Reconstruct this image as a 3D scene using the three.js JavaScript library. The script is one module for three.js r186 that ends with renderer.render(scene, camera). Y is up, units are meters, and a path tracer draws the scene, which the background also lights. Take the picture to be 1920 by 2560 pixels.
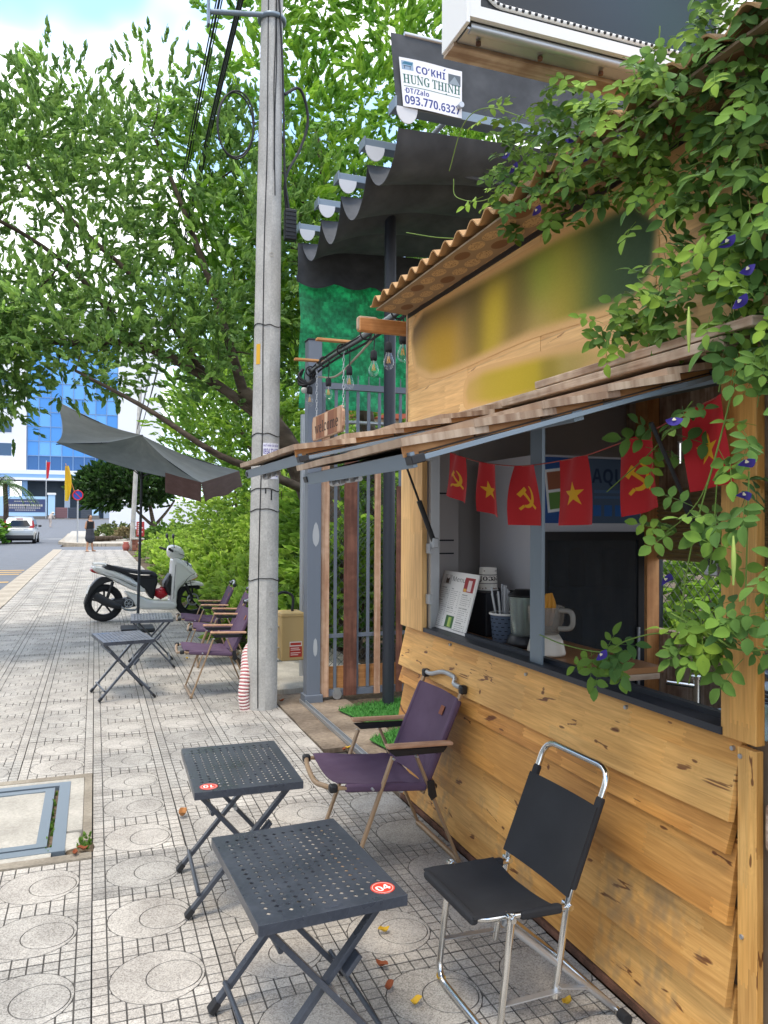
import * as THREE from 'three';
import { RoundedBoxGeometry } from 'three/addons/geometries/RoundedBoxGeometry.js';
import { mergeGeometries, mergeVertices, toCreasedNormals } from 'three/addons/utils/BufferGeometryUtils.js';
import { MarchingCubes } from 'three/addons/objects/MarchingCubes.js';

// ---------------------------------------------------------------- camera, sky, sun, exposure
const scene = new THREE.Scene();
const camera = new THREE.PerspectiveCamera(66.71, 0.75, 0.05, 600);
camera.rotation.order = 'YXZ';
camera.position.set(0, 1.483, 0);
camera.rotation.set(0.00969, -0.35584, 0.00489);
const renderer = new THREE.WebGLRenderer({ antialias: true });
renderer.setSize(768, 1024);
renderer.toneMapping = THREE.LinearToneMapping;
renderer.toneMappingExposure = 1.85;
renderer.shadowMap.enabled = true;

function rng(seed) { let a = seed >>> 0; return () => { a = (a + 0x6D2B79F5) | 0; let t = Math.imul(a ^ (a >>> 15), 1 | a); t = (t + Math.imul(t ^ (t >>> 7), 61 | t)) ^ t; return ((t ^ (t >>> 14)) >>> 0) / 4294967296; }; }
const hash = (x, y, z = 0) => { let h = Math.imul(x, 374761393) + Math.imul(y, 668265263) + Math.imul(z, 2147483647 ^ 0x5bd1e995); h = Math.imul(h ^ (h >>> 13), 1274126177); return ((h ^ (h >>> 16)) >>> 0) / 4294967296; };
const lerp = (a, b, t) => a + (b - a) * t, smooth = (t) => t * t * (3 - 2 * t), clamp = (x, a = 0, b = 1) => Math.max(a, Math.min(b, x));
function noise2(x, y, s = 0) { const ix = Math.floor(x), iy = Math.floor(y), u = smooth(x - ix), v = smooth(y - iy); return lerp(lerp(hash(ix, iy, s), hash(ix + 1, iy, s), u), lerp(hash(ix, iy + 1, s), hash(ix + 1, iy + 1, s), u), v); }
function noise3(x, y, z) { const iz = Math.floor(z), w = smooth(z - iz); return lerp(noise2(x, y, iz * 7 + 3), noise2(x, y, iz * 7 + 10), w); }
function fbm(x, y, o = 4, s = 0) { let a = 0.5, r = 0, n = 0; for (let i = 0; i < o; i++) { r += a * noise2(x, y, s + i * 17); n += a; a *= 0.5; x *= 2.03; y *= 2.03; } return r / n; }
function fbm3(x, y, z, o = 4) { let a = 0.5, r = 0, n = 0; for (let i = 0; i < o; i++) { r += a * noise3(x, y, z); n += a; a *= 0.5; x *= 2.03; y *= 2.03; z *= 2.03; } return r / n; }

{ // a bright, mostly clouded sky with blue gaps
  const W = 1024, H = 512, d = new Float32Array(W * H * 4);
  for (let r = 0; r < H; r++) {
    const up = ((r + 0.5) / H - 0.5) * Math.PI, y = Math.sin(up);
    for (let c = 0; c < W; c++) {
      const a = ((c + 0.5) / W - 0.5) * 2 * Math.PI, x = Math.cos(a) * Math.cos(up), z = Math.sin(a) * Math.cos(up), k = (r * W + c) * 4;
      if (y < -0.01) { d[k] = 0.3; d[k + 1] = 0.3; d[k + 2] = 0.27; d[k + 3] = 1; continue; }
      const h = Math.pow(clamp(1 - y), 2.2), f = fbm3(x * 3.1 + 4.2, y * 5.2 + 1.7, z * 3.1 + 9.3, 5), cl = smooth(clamp((f - 0.40) / 0.17)), g = 0.82 + 0.5 * fbm3(x * 6 + 3, y * 8, z * 6, 3);
      const blue = [lerp(0.21, 0.80, h), lerp(0.47, 0.92, h), lerp(0.98, 1.05, h)];
      for (let i = 0; i < 3; i++) d[k + i] = lerp(blue[i], [1.16, 1.17, 1.2][i] * g, cl);
      d[k + 3] = 1;
    }
  }
  const sky = new THREE.DataTexture(d, W, H, THREE.RGBAFormat, THREE.FloatType);
  sky.mapping = THREE.EquirectangularReflectionMapping; sky.magFilter = THREE.LinearFilter; sky.minFilter = THREE.LinearFilter; sky.needsUpdate = true;
  scene.background = sky; scene.environment = sky;
}
const sun = new THREE.DirectionalLight(0xfff1dc, 1.5);
sun.position.set(-6, 21, -1); sun.target.position.set(0, 0, -7);
sun.castShadow = true; sun.shadow.radius = 30; sun.shadow.mapSize.set(2048, 2048);
Object.assign(sun.shadow.camera, { left: -25, right: 25, top: 25, bottom: -25, near: 1, far: 80 });
scene.add(sun, sun.target);

// ---------------------------------------------------------------- helpers
const V = (x, y, z) => new THREE.Vector3(x, y, z), UPV = V(0, 1, 0);
const names = new Map();
function numbered(n) { const k = names.get(n) || 0; names.set(n, k + 1); return k ? n + '_' + String(k).padStart(3, '0') : n; }
function fit(g) { // plain triangles with position, normal and uv in metres (u along the grain)
  const meta = g.userData || {};
  let q = g.index ? g.toNonIndexed() : g;
  for (const k of Object.keys(q.attributes)) if (!['position', 'normal', 'uv'].includes(k)) q.deleteAttribute(k);
  if (!q.attributes.normal) q.computeVertexNormals();
  if (!meta.uv) {
    const p = q.attributes.position, n = q.attributes.normal, uv = new Float32Array(p.count * 2), gr = meta.grain || 'x', o = meta.off || [0, 0];
    for (let i = 0; i < p.count; i += 3) {
      const nx = Math.abs(n.getX(i) + n.getX(i + 1) + n.getX(i + 2)), ny = Math.abs(n.getY(i) + n.getY(i + 1) + n.getY(i + 2)), nz = Math.abs(n.getZ(i) + n.getZ(i + 1) + n.getZ(i + 2));
      const ax = nx >= ny && nx >= nz ? 'x' : ny >= nz ? 'y' : 'z', rest = ['x', 'y', 'z'].filter((a) => a !== ax), ua = rest.includes(gr) ? gr : rest[0], va = rest.find((a) => a !== ua);
      for (let j = i; j < i + 3; j++) { const v = { x: p.getX(j), y: p.getY(j), z: p.getZ(j) }; uv[j * 2] = v[ua] + o[0]; uv[j * 2 + 1] = v[va] + o[1]; }
    }
    q.setAttribute('uv', new THREE.BufferAttribute(uv, 2));
  }
  q.userData = { uv: true };
  return q;
}
function merged(gs) { const a = [].concat(gs).map(fit); return a.length > 1 ? mergeGeometries(a) : a[0]; }
function obj(name, gs, mat, parent, own) { // ONE named mesh; top-level names are numbered
  const m = new THREE.Mesh(merged(gs), mat);
  m.castShadow = m.receiveShadow = true;
  m.name = parent ? name : numbered(name);
  (parent || scene).add(m);
  if (own) Object.assign(m.userData, own);
  return m;
}
function piece(name, geo, mat, parent) { const m = new THREE.Mesh(geo, mat); m.name = name; m.castShadow = m.receiveShadow = true; parent.add(m); return m; }
function thing(name, label, category, pos = [0, 0, 0], turn = 0, group) {
  const o = new THREE.Group(); o.name = numbered(name); scene.add(o); o.position.set(...pos); o.rotation.y = turn;
  o.userData = { label, category }; if (group) o.userData.group = group; return o;
}
function tag(o, label, category, group) { o.userData.label = label; o.userData.category = category; if (group) o.userData.group = group; return o; }
const struct = (name, gs, mat) => obj(name, gs, mat, null, { kind: 'structure' });
function copyOf(o, pos, turn, label) { const c = o.clone(); c.name = numbered(o.name.replace(/_\d{3}$/, '')); c.userData = { ...o.userData }; c.position.set(...pos); c.rotation.y = turn; if (label) c.userData.label = label; scene.add(c); return c; }
const G = (g, grain, off) => { if (grain) g.userData.grain = grain; if (off) g.userData.off = off; return g; };
function box(w, h, d, x, y, z, r) { const g = new THREE.BoxGeometry(w, h, d); if (r) g.applyMatrix4(new THREE.Matrix4().makeRotationFromEuler(new THREE.Euler(...r))); return g.translate(x, y, z); }
function bar3(x0, x1, y0, y1, z0, z1) { return box(Math.abs(x1 - x0), Math.abs(y1 - y0), Math.abs(z1 - z0), (x0 + x1) / 2, (y0 + y1) / 2, (z0 + z1) / 2); }
function rbox(w, h, d, x, y, z, rad = 0.004, r, seg = 1) { const g = new RoundedBoxGeometry(w, h, d, seg, Math.min(rad, w / 2.01, h / 2.01, d / 2.01)); if (r) g.applyMatrix4(new THREE.Matrix4().makeRotationFromEuler(new THREE.Euler(...r))); return g.translate(x, y, z); }
function along(g, a, b, side) { // a geometry made along y, from a to b
  const dir = b.clone().sub(a), q = new THREE.Matrix4(), y = dir.clone().normalize(), ref = side || (Math.abs(y.y) > 0.95 ? V(0, 0, 1) : UPV), x = ref.clone().cross(y).normalize(), z = x.clone().cross(y);
  return g.applyMatrix4(q.makeBasis(x, y, z).setPosition(a.clone().add(b).multiplyScalar(0.5)));
}
const arr = (p) => (p.isVector3 ? p : V(...p));
function beam(a, b, w, t, side, rad = 0.002) { a = arr(a); b = arr(b); return along(rad ? rbox(w, a.distanceTo(b), t, 0, 0, 0, rad) : new THREE.BoxGeometry(w, a.distanceTo(b), t), a, b, side && arr(side)); }
function rod(a, b, r, r2 = r, seg = 10) { a = arr(a); b = arr(b); return along(new THREE.CylinderGeometry(r2, r, a.distanceTo(b), seg), a, b); }
function tube(pts, r, seg = 24, rs = 8, closed = false, tension = 0.5) { return new THREE.TubeGeometry(new THREE.CatmullRomCurve3(pts.map(arr), closed, 'catmullrom', tension), seg, r, rs, closed); }
function polyTube(pts, r, rad = 0.03, rs = 8) { // straight runs with rounded bends
  const c = new THREE.CurvePath(), p = pts.map(arr); let from = p[0];
  for (let i = 1; i < p.length - 1; i++) {
    const d0 = p[i].clone().sub(p[i - 1]), d1 = p[i + 1].clone().sub(p[i]), k = Math.min(rad, d0.length() / 2.1, d1.length() / 2.1), s = p[i].clone().addScaledVector(d0.normalize(), -k), e = p[i].clone().addScaledVector(d1.normalize(), k);
    c.add(new THREE.LineCurve3(from, s)); c.add(new THREE.QuadraticBezierCurve3(s, p[i], e)); from = e;
  }
  c.add(new THREE.LineCurve3(from, p[p.length - 1]));
  return new THREE.TubeGeometry(c, pts.length * 14, r, rs, false);
}
function taperTube(pts, radii, rs = 8) { // a limb whose radius changes from point to point
  const cv = new THREE.CatmullRomCurve3(pts.map(arr)), n = (pts.length - 1) * 4, g = new THREE.TubeGeometry(cv, n, 1, rs, false), p = g.attributes.position, c = V(0, 0, 0);
  for (let i = 0; i <= n; i++) {
    cv.getPointAt(i / n, c); const t = cv.getUtoTmapping(i / n) * (radii.length - 1), k = Math.min(Math.floor(t), radii.length - 2), r = lerp(radii[k], radii[k + 1], t - k);
    for (let j = 0; j <= rs; j++) { const m = i * (rs + 1) + j; p.setXYZ(m, c.x + (p.getX(m) - c.x) * r, c.y + (p.getY(m) - c.y) * r, c.z + (p.getZ(m) - c.z) * r); }
  }
  return g;
}
function lathe(pts, x, y, z, seg = 24) { return new THREE.LatheGeometry(pts.map((p) => new THREE.Vector2(...p)), seg).translate(x, y, z); }
function grid(nu, nv, f, uvs) { // a sheet: f(u, v) gives [x, y, z]
  const p = [], uv = [], ix = [];
  for (let j = 0; j <= nv; j++) for (let i = 0; i <= nu; i++) { p.push(...f(i / nu, j / nv)); uv.push(...(uvs ? uvs(i / nu, j / nv) : [i / nu, j / nv])); }
  for (let j = 0; j < nv; j++) for (let i = 0; i < nu; i++) { const a = j * (nu + 1) + i, b = a + 1, c = a + nu + 1, d = c + 1; ix.push(a, b, d, a, d, c); }
  const g = new THREE.BufferGeometry(); g.setAttribute('position', new THREE.Float32BufferAttribute(p, 3)); g.setAttribute('uv', new THREE.Float32BufferAttribute(uv, 2)); g.setIndex(ix); g.computeVertexNormals(); g.userData.uv = true; return g;
}
function slab(nu, nv, f, t, uvs) { // a sheet with thickness t (downwards along its normal)
  const top = grid(nu, nv, f, uvs), n = top.attributes.normal, p = top.attributes.position, bot = top.clone(), bp = bot.attributes.position;
  for (let i = 0; i < p.count; i++) bp.setXYZ(i, p.getX(i) - n.getX(i) * t, p.getY(i) - n.getY(i) * t, p.getZ(i) - n.getZ(i) * t);
  const ix = [...bot.index.array]; for (let i = 0; i < ix.length; i += 3) [ix[i], ix[i + 1]] = [ix[i + 1], ix[i]]; bot.setIndex(ix); bot.computeVertexNormals();
  const edge = [], W = nu + 1; for (let i = 0; i < nu; i++) edge.push([i, i + 1], [nv * W + i + 1, nv * W + i]); for (let j = 0; j < nv; j++) edge.push([(j + 1) * W, j * W], [j * W + nu, (j + 1) * W + nu]);
  const q = [], u = []; for (const [a, b] of edge) { const P = [[p, a], [bp, a], [bp, b], [p, a], [bp, b], [p, b]]; for (const [s, k] of P) { q.push(s.getX(k), s.getY(k), s.getZ(k)); u.push(top.attributes.uv.getX(k), top.attributes.uv.getY(k)); } }
  const e = new THREE.BufferGeometry(); e.setAttribute('position', new THREE.Float32BufferAttribute(q, 3)); e.setAttribute('uv', new THREE.Float32BufferAttribute(u, 2)); e.computeVertexNormals();
  const g = mergeGeometries([top, bot, e].map((x) => { x.userData = { uv: true }; return fit(x); })); g.userData = { uv: true }; return g;
}
function extrude(pts, depth, bevel = 0, holes = []) { // outline in x, y; thickness along z, centred
  const s = pts.isShape ? pts : new THREE.Shape(pts.map((p) => new THREE.Vector2(...p)));
  for (const h of holes) s.holes.push(new THREE.Path(h.map((p) => new THREE.Vector2(...p))));
  return new THREE.ExtrudeGeometry(s, { depth: depth - 2 * bevel, bevelEnabled: bevel > 0, bevelThickness: bevel, bevelSize: bevel, bevelOffset: -bevel, bevelSegments: 2, curveSegments: 10 }).translate(0, 0, -depth / 2 + bevel);
}
function closedShape(pts) { const c = new THREE.CatmullRomCurve3(pts.map((p) => V(p[0], p[1], 0)), true, 'catmullrom', 0.5), n = pts.length * 4; return Array.from({ length: n }, (_, i) => { const q = c.getPoint(i / n); return [q.x, q.y]; }); }

// ---------------------------------------------------------------- materials
const lin = (r, g, b) => new THREE.Color().setRGB(r, g, b), S = (hex) => new THREE.Color(hex);
const std = (color, rough = 0.8, more = {}) => new THREE.MeshStandardMaterial({ color: Array.isArray(color) ? lin(...color) : S(color), roughness: rough, side: THREE.DoubleSide, ...more });
const phys = (color, rough = 0.8, more = {}) => new THREE.MeshPhysicalMaterial({ color: Array.isArray(color) ? lin(...color) : S(color), roughness: rough, side: THREE.DoubleSide, ...more });
function tex(W, H, f, size, data = false) { // f(x, y) -> [r, g, b] 0..255 (sRGB), repeated every size metres
  const d = new Uint8Array(W * H * 4);
  for (let y = 0; y < H; y++) for (let x = 0; x < W; x++) { const c = f(x, y), k = (y * W + x) * 4; d[k] = clamp(c[0], 0, 255); d[k + 1] = clamp(c[1], 0, 255); d[k + 2] = clamp(c[2], 0, 255); d[k + 3] = 255; }
  const t = new THREE.DataTexture(d, W, H); t.wrapS = t.wrapT = THREE.RepeatWrapping; t.magFilter = THREE.LinearFilter; t.minFilter = THREE.LinearMipmapLinearFilter; t.generateMipmaps = true; if (!data) t.colorSpace = THREE.SRGBColorSpace;
  if (size) t.repeat.set(1 / size[0], 1 / size[1]); t.needsUpdate = true; return t;
}
function canvasTex(W, H, draw) { const c = document.createElement('canvas'); c.width = W; c.height = H; draw(c.getContext('2d'), W, H); const t = new THREE.CanvasTexture(c); t.colorSpace = THREE.SRGBColorSpace; return t; }
function tileable(W, H, nx, ny, o = 4, s = 0) { // value noise that repeats over the texture
  return (x, y) => { let a = 0.5, r = 0, n = 0, fx = nx, fy = ny; for (let i = 0; i < o; i++) { const u = (x / W) * fx, v = (y / H) * fy, ix = Math.floor(u), iy = Math.floor(v), p = smooth(u - ix), q = smooth(v - iy), h = (a2, b2) => hash(((a2 % fx) + fx) % fx, ((b2 % fy) + fy) % fy, s + i * 31); r += a * lerp(lerp(h(ix, iy), h(ix + 1, iy), p), lerp(h(ix, iy + 1), h(ix + 1, iy + 1), p), q); n += a; a *= 0.5; fx *= 2; fy *= 2; } return r / n; };
}
// golden finger-jointed timber: laminated blocks, each with its own tone and grain
function timber(seed, base, dark, W = 1024, H = 512, stripH = 64, knots = 26) {
  const R = rng(seed), g1 = tileable(W, H, 6, 64, 3, seed), g2 = tileable(W, H, 4, 4, 4, seed + 5), g3 = tileable(W, H, 24, 256, 2, seed + 9), strips = [];
  for (let k = 0; k < H / stripH; k++) { const cuts = []; let x = R() * 120; while (x < W - 90) { cuts.push(x); x += 130 + R() * 230; } strips.push(cuts.map((c) => [c, (R() - 0.5) * 26, (R() - 0.5) * 9, R() * 999])); }
  const kn = Array.from({ length: knots }, () => { const s = R(); return [R() * W, R() * H, 5 + s * s * 46, 1.4 + R() * R() * 7, R()]; });
  return (x, y) => {
    const row = strips[Math.floor(y / stripH) % strips.length], zig = ((Math.floor(y / 5) % 2) ? 7 : 0); let b = row[row.length - 1];
    for (const c of row) if (x + zig >= c[0]) b = c;
    let t = b[1], gr = g1(x, (y + b[3]) % H), f = g3(x, (y + b[3] * 2) % H), w = g2(x, y);
    const ring = Math.sin((y + b[3]) * 0.35 + gr * 14 + Math.sin(x * 0.012 + b[3]) * 3);
    let k = 0; const wx = (g2(y * 2 % W, x % H) - 0.5) * 60, wy = (g1(x, y) - 0.5) * 26; for (const q of kn) { let dx = Math.abs(x + wx - q[0]); dx = Math.min(dx, W - dx); let dy = Math.abs(y + wy - q[1] + (x - q[0]) * (q[4] - 0.5) * 0.7); dy = Math.min(dy, H - dy); const e = (dx / q[2]) ** 2 + (dy / q[3]) ** 2; if (e < 1.6) k = Math.max(k, clamp((1.6 - e) * 1.1) * (0.45 + 0.55 * g3(x, y))); else if (e < 9) t += 3 * Math.sin(Math.sqrt(e) * 6); }
    if (y % stripH < 1) t -= 12;
    t += ring * 4 + (gr - 0.5) * 34 + (f - 0.5) * 22 + (w - 0.5) * 40;
    const c = [base[0] + t + b[2], base[1] + t, base[2] + t * 0.8 - b[2]];
    return [lerp(c[0], dark[0], k), lerp(c[1], dark[1], k), lerp(c[2], dark[2], k)];
  };
}
const M = {};
{
  const W = 1024, H = 512;
  const wood = tex(W, H, timber(11, [214, 159, 85], [84, 42, 16], 1024, 512, 64, 40), [1.5, 0.75]);
  const woodPale = tex(W, H, timber(23, [224, 178, 116], [150, 100, 56], W, H, 85, 7), [1.7, 0.85]);
  const woodGrain = tex(512, 512, (() => { const a = tileable(512, 512, 4, 64, 3, 71), b = tileable(512, 512, 8, 128, 2, 83); return (x, y) => { const v = 128 + (a(x, y) - 0.5) * 130 + (b(x, y) - 0.5) * 90; return [v, v, v]; }; })(), [0.7, 0.35], true);
  M.wood = std('#ffffff', 0.52, { map: wood, bumpMap: woodGrain, bumpScale: 0.0006 });
  M.woods = ['#ffffff', '#f1e6da', '#fff6ea', '#eadfce'].map((c) => std(c, 0.52, { map: wood, bumpMap: woodGrain, bumpScale: 0.0006 }));
  { const f = timber(37, [208, 155, 84], [84, 42, 16], 1024, 512, 64, 44), a = tileable(1024, 512, 6, 3, 4, 301), b = tileable(1024, 512, 60, 24, 2, 305); M.woodStained = std('#ffffff', 0.6, { map: tex(1024, 512, (x, y) => { const c = f(x, y), k = clamp((a(x, y) * 0.8 + b(x, y) * 0.35 - 0.68) * 4) * 0.45; return [lerp(c[0], 118, k), lerp(c[1], 106, k), lerp(c[2], 92, k)]; }, [1.5, 0.75]), bumpMap: woodGrain, bumpScale: 0.0008 }); }
  M.woodPale = std('#ffffff', 0.55, { map: woodPale, bumpMap: woodGrain, bumpScale: 0.0005 });
  const rough = (c0, c1, s) => tex(512, 256, (() => { const a = tileable(512, 256, 3, 40, 4, s), b = tileable(512, 256, 5, 5, 4, s + 1), e = tileable(512, 256, 30, 12, 3, s + 4); return (x, y) => { const t = clamp(a(x, y) * 0.9 + (b(x, y) - 0.5) * 0.9 + (e(x, y) - 0.5) * 0.5), k = smooth(t); return [lerp(c0[0], c1[0], k), lerp(c0[1], c1[1], k), lerp(c0[2], c1[2], k)]; }; })(), [1.1, 0.5]);
  M.weathered = std('#ffffff', 0.85, { map: rough([136, 108, 86], [206, 186, 162], 3), bumpMap: woodGrain, bumpScale: 0.002 });
  M.slatPale = std('#ffffff', 0.7, { map: rough([172, 128, 98], [214, 178, 148], 21), bumpMap: woodGrain, bumpScale: 0.0008 });
  M.slatRed = std('#ffffff', 0.7, { map: rough([96, 58, 44], [142, 94, 74], 27), bumpMap: woodGrain, bumpScale: 0.0008 });
  M.slatOak = std('#ffffff', 0.62, { map: rough([176, 118, 66], [214, 158, 100], 33), bumpMap: woodGrain, bumpScale: 0.0006 });
  // concrete, terrazzo, asphalt, soil
  const c1 = tileable(512, 512, 4, 4, 5, 40), c2 = tileable(512, 512, 90, 90, 2, 44), c3 = tileable(512, 512, 14, 3, 4, 48);
  const conc = (base, amp) => (x, y) => { const t = (c1(x, y) - 0.5) * amp + (c2(x, y) - 0.5) * 26 + (c3(x, y) - 0.5) * 16, p = hash(x >> 1, y >> 1, 5) > 0.9965 ? -34 : 0; return [base[0] + t + p, base[1] + t + p, base[2] + t * 0.95 + p]; };
  const grit = tex(512, 512, (x, y) => { const v = 128 + (c2(x, y) - 0.5) * 160 + (hash(x, y, 9) - 0.5) * 60; return [v, v, v]; }, [0.4, 0.4], true);
  M.poleConcrete = std('#ffffff', 0.85, { map: tex(512, 512, conc([176, 174, 168], 44), [0.9, 0.9]), bumpMap: grit, bumpScale: 0.0012 });
  M.cement = std('#ffffff', 0.9, { map: tex(512, 512, conc([172, 167, 156], 56), [0.8, 0.8]), bumpMap: grit, bumpScale: 0.0015 });
  M.cementTan = std('#ffffff', 0.92, { map: tex(512, 512, conc([142, 133, 118], 56), [0.8, 0.8]), bumpMap: grit, bumpScale: 0.002 });
  M.kerbStone = std('#ffffff', 0.9, { map: tex(512, 512, conc([168, 158, 142], 54), [1.3, 1.3]), bumpMap: grit, bumpScale: 0.0015 });
  M.soilConcrete = std('#ffffff', 0.95, { map: tex(512, 512, (x, y) => { const t = (c1(x, y) - 0.5) * 90 + (c2(x, y) - 0.5) * 40; return [124 + t, 110 + t * 0.95, 94 + t * 0.85]; }, [1.4, 1.4]), bumpMap: grit, bumpScale: 0.003 });
  M.soil = std('#ffffff', 1, { map: tex(512, 512, (x, y) => { const t = (c1(x, y) - 0.5) * 70 + (c2(x, y) - 0.5) * 60; return [92 + t, 78 + t * 0.9, 60 + t * 0.8]; }, [1.7, 1.7]), bumpMap: grit, bumpScale: 0.008 });
  const t1 = tileable(1024, 1024, 5, 5, 4, 60), chips = new Float32Array(1024 * 1024), R = rng(77);
  for (let k = 0; k < 52000; k++) { const x = R() * 1024, y = R() * 1024, a = 1.2 + R() * 3.4, b = a * (0.45 + R() * 0.5), th = R() * 3.14, v = R() < 0.66 ? 0.55 + R() * 0.45 : -0.5 - R() * 0.5, cs = Math.cos(th), sn = Math.sin(th); for (let j = -5; j <= 5; j++) for (let i = -5; i <= 5; i++) { const u = i * cs + j * sn, w = -i * sn + j * cs; if ((u / a) ** 2 + (w / b) ** 2 < 1) chips[(((y + j) | 0) & 1023) * 1024 + (((x + i) | 0) & 1023)] = v; } }
  const terr = (b) => tex(1024, 1024, (x, y) => { const v = chips[y * 1024 + x], t = (t1(x, y) - 0.5) * 56 + v * 25 + (hash(x, y, 3) - 0.5) * 12; return [b[0] + t, b[1] + t, b[2] + t * 0.96]; }, [0.83, 0.83]);
  M.terrazzo = [std('#ffffff', 0.75, { map: terr([162, 157, 149]), bumpMap: grit, bumpScale: 0.0006 }), std('#ffffff', 0.72, { map: terr([169, 163, 154]), bumpMap: grit, bumpScale: 0.0006 }), std('#ffffff', 0.78, { map: terr([153, 149, 142]), bumpMap: grit, bumpScale: 0.0006 })];
  M.groove = std([0.078, 0.073, 0.066], 1);
  M.asphalt = std('#ffffff', 0.9, { map: tex(512, 512, (x, y) => { const t = (c1(x, y) - 0.5) * 16 + (hash(x, y, 2) - 0.5) * 34; return [104 + t, 108 + t, 114 + t]; }, [2.1, 2.1]), bumpMap: grit, bumpScale: 0.002 });
  M.bark = std('#ffffff', 0.95, { map: tex(256, 512, (() => { const a = tileable(256, 512, 16, 5, 4, 91), b = tileable(256, 512, 3, 3, 3, 95); return (x, y) => { const t = (a(x, y) - 0.5) * 80 + (b(x, y) - 0.5) * 40; return [74 + t, 62 + t * 0.95, 50 + t * 0.9]; }; })(), [1, 1]) });
  const weave = tex(128, 128, (x, y) => { const v = 120 + 60 * ((x >> 1) % 2 ^ (y >> 1) % 2) + 20 * hash(x, y); return [v, v, v]; }, [0.09, 0.09], true);
  M.weave = weave;
  const cl = tileable(256, 256, 4, 4, 4, 120);
  const cloth = (c, amp, rough = 0.85) => std('#ffffff', rough, { map: tex(256, 256, (x, y) => { const t = (cl(x, y) - 0.5) * amp + ((x >> 1) % 2 ^ (y >> 1) % 2 ? 3 : -3); return [c[0] + t, c[1] + t, c[2] + t]; }, [0.45, 0.45]), bumpMap: weave, bumpScale: 0.0005 });
  M.purple = cloth([90, 70, 92], 22); M.blackCloth = cloth([38, 39, 42], 14, 0.8); M.canopy = cloth([72, 75, 79], 34, 0.8); M.umbrella = cloth([106, 110, 109], 24); M.umbrellaBrown = cloth([98, 72, 66], 20);
  // metals and paints
  M.greyPaint = std('#6d7580', 0.45, { metalness: 0.0 }); M.darkPost = std('#2c3038', 0.45);
  { const R = rng(61), sc = new Float32Array(512 * 512); for (let k = 0; k < 240; k++) { let x = R() * 512, y = R() * 512; const a = R() * 6.28, l = 6 + R() * 60; for (let q = 0; q < l; q++) { sc[((y | 0) & 511) * 512 + ((x | 0) & 511)] = 0.4 + R() * 0.6; x += Math.cos(a); y += Math.sin(a); } } const n1 = tileable(512, 512, 5, 5, 5, 401), n2 = tileable(512, 512, 60, 60, 2, 405); M.tableMetal = phys('#ffffff', 0.55, { map: tex(512, 512, (x, y) => { const t = (n1(x, y) - 0.5) * 18 + (n2(x, y) - 0.5) * 12 + sc[y * 512 + x] * 16; return [58 + t, 63 + t, 72 + t]; }, [0.5, 0.5]), roughnessMap: tex(512, 512, (x, y) => { const v = 150 + (n1(x, y) - 0.5) * 150; return [v, v, v]; }, [0.5, 0.5], true), clearcoat: 0.1, clearcoatRoughness: 0.5 }); }
  M.chrome = std([0.72, 0.72, 0.7], 0.16, { metalness: 1 }); M.galv = std([0.48, 0.5, 0.52], 0.42, { metalness: 0.75 });
  M.steelFrame = std('#7d8a94', 0.42, { metalness: 0.45 }); M.champagne = std('#a58a6c', 0.42, { metalness: 0.35 });
  M.rust = std('#ffffff', 0.95, { map: tex(256, 256, (x, y) => { const t = (cl(x, y) - 0.5) * 120 + (hash(x, y, 7) - 0.5) * 40; return [104 + t, 72 + t * 0.7, 56 + t * 0.6]; }, [0.3, 0.3]) });
  M.blackPlastic = std('#1b1c1f', 0.45); M.rubber = std('#202124', 0.85); M.whitePaint = phys('#e4e4df', 0.3, { clearcoat: 0.7, clearcoatRoughness: 0.1 });
  M.glassPane = phys('#ffffff', 0.04, { transmission: 1, thickness: 0, ior: 1.45 });
  M.wire = std('#17181a', 0.6); M.white = std('#e9e8e3', 0.6); M.red = std('#c4202a', 0.7);
}
{ const u = phys('#ffffff', 0.9, { map: M.umbrella.map, transmission: 0.25, thickness: 0 }); M.umbrella = u; }
const leafMat = (rough = 0.92, tr = 0.45) => phys('#ffffff', rough, { transmission: tr, thickness: 0, ior: 1.3, specularIntensity: 0.5 });
M.leaf = leafMat(); M.leafVine = leafMat(0.9, 0.42);
// ---------------------------------------------------------------- the setting: ground, road, pavement
const rise = (z) => (z > -58 ? 0 : z > -112 ? 1.45 * smooth(clamp((-58 - z) / 54)) : 1.45);
const metres = (x0, x1, z0, z1) => (u, v) => [lerp(x0, x1, u), lerp(z0, z1, v)];
const sheet = (x0, x1, z0, z1, y, nu = 1, nv = 1) => grid(nu, nv, (u, v) => [lerp(x0, x1, u), y + rise(lerp(z0, z1, v)), lerp(z0, z1, v)], metres(x0, x1, z0, z1));
struct('ground', sheet(-420, 420, 80, -460, -0.2, 4, 60), M.soil);
struct('road', [sheet(-13, -1.79, 20, -118, -0.12, 2, 80), sheet(-1.79, 9, -38.9, -46.6, -0.118, 2, 4), sheet(-1.79, 4, -76, -118, -0.118, 2, 24)], M.asphalt);
struct('soil_bed', [sheet(1.541, 14, 8, -4.83, -0.012, 2, 2), sheet(1.376, 14, -4.83, -38.5, -0.012, 2, 2)], M.soil);
struct('sidewalk_bed', [sheet(-1.44, 1.54, 3, -38.95, -0.029, 2, 2)], M.groove);
// road markings
for (const [z, w, c] of [[-24.1, 0.28, 0], [-25.0, 0.28, 0], [-25.9, 0.28, 0], [-21.2, 0.3, 0], [-62.5, 0.45, 1]]) struct('road_marking', sheet(-7.5, -2.0, z, z - w, -0.114, 1, 1), c ? std('#cfcfca', 0.85) : std('#c9a463', 0.85));
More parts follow.
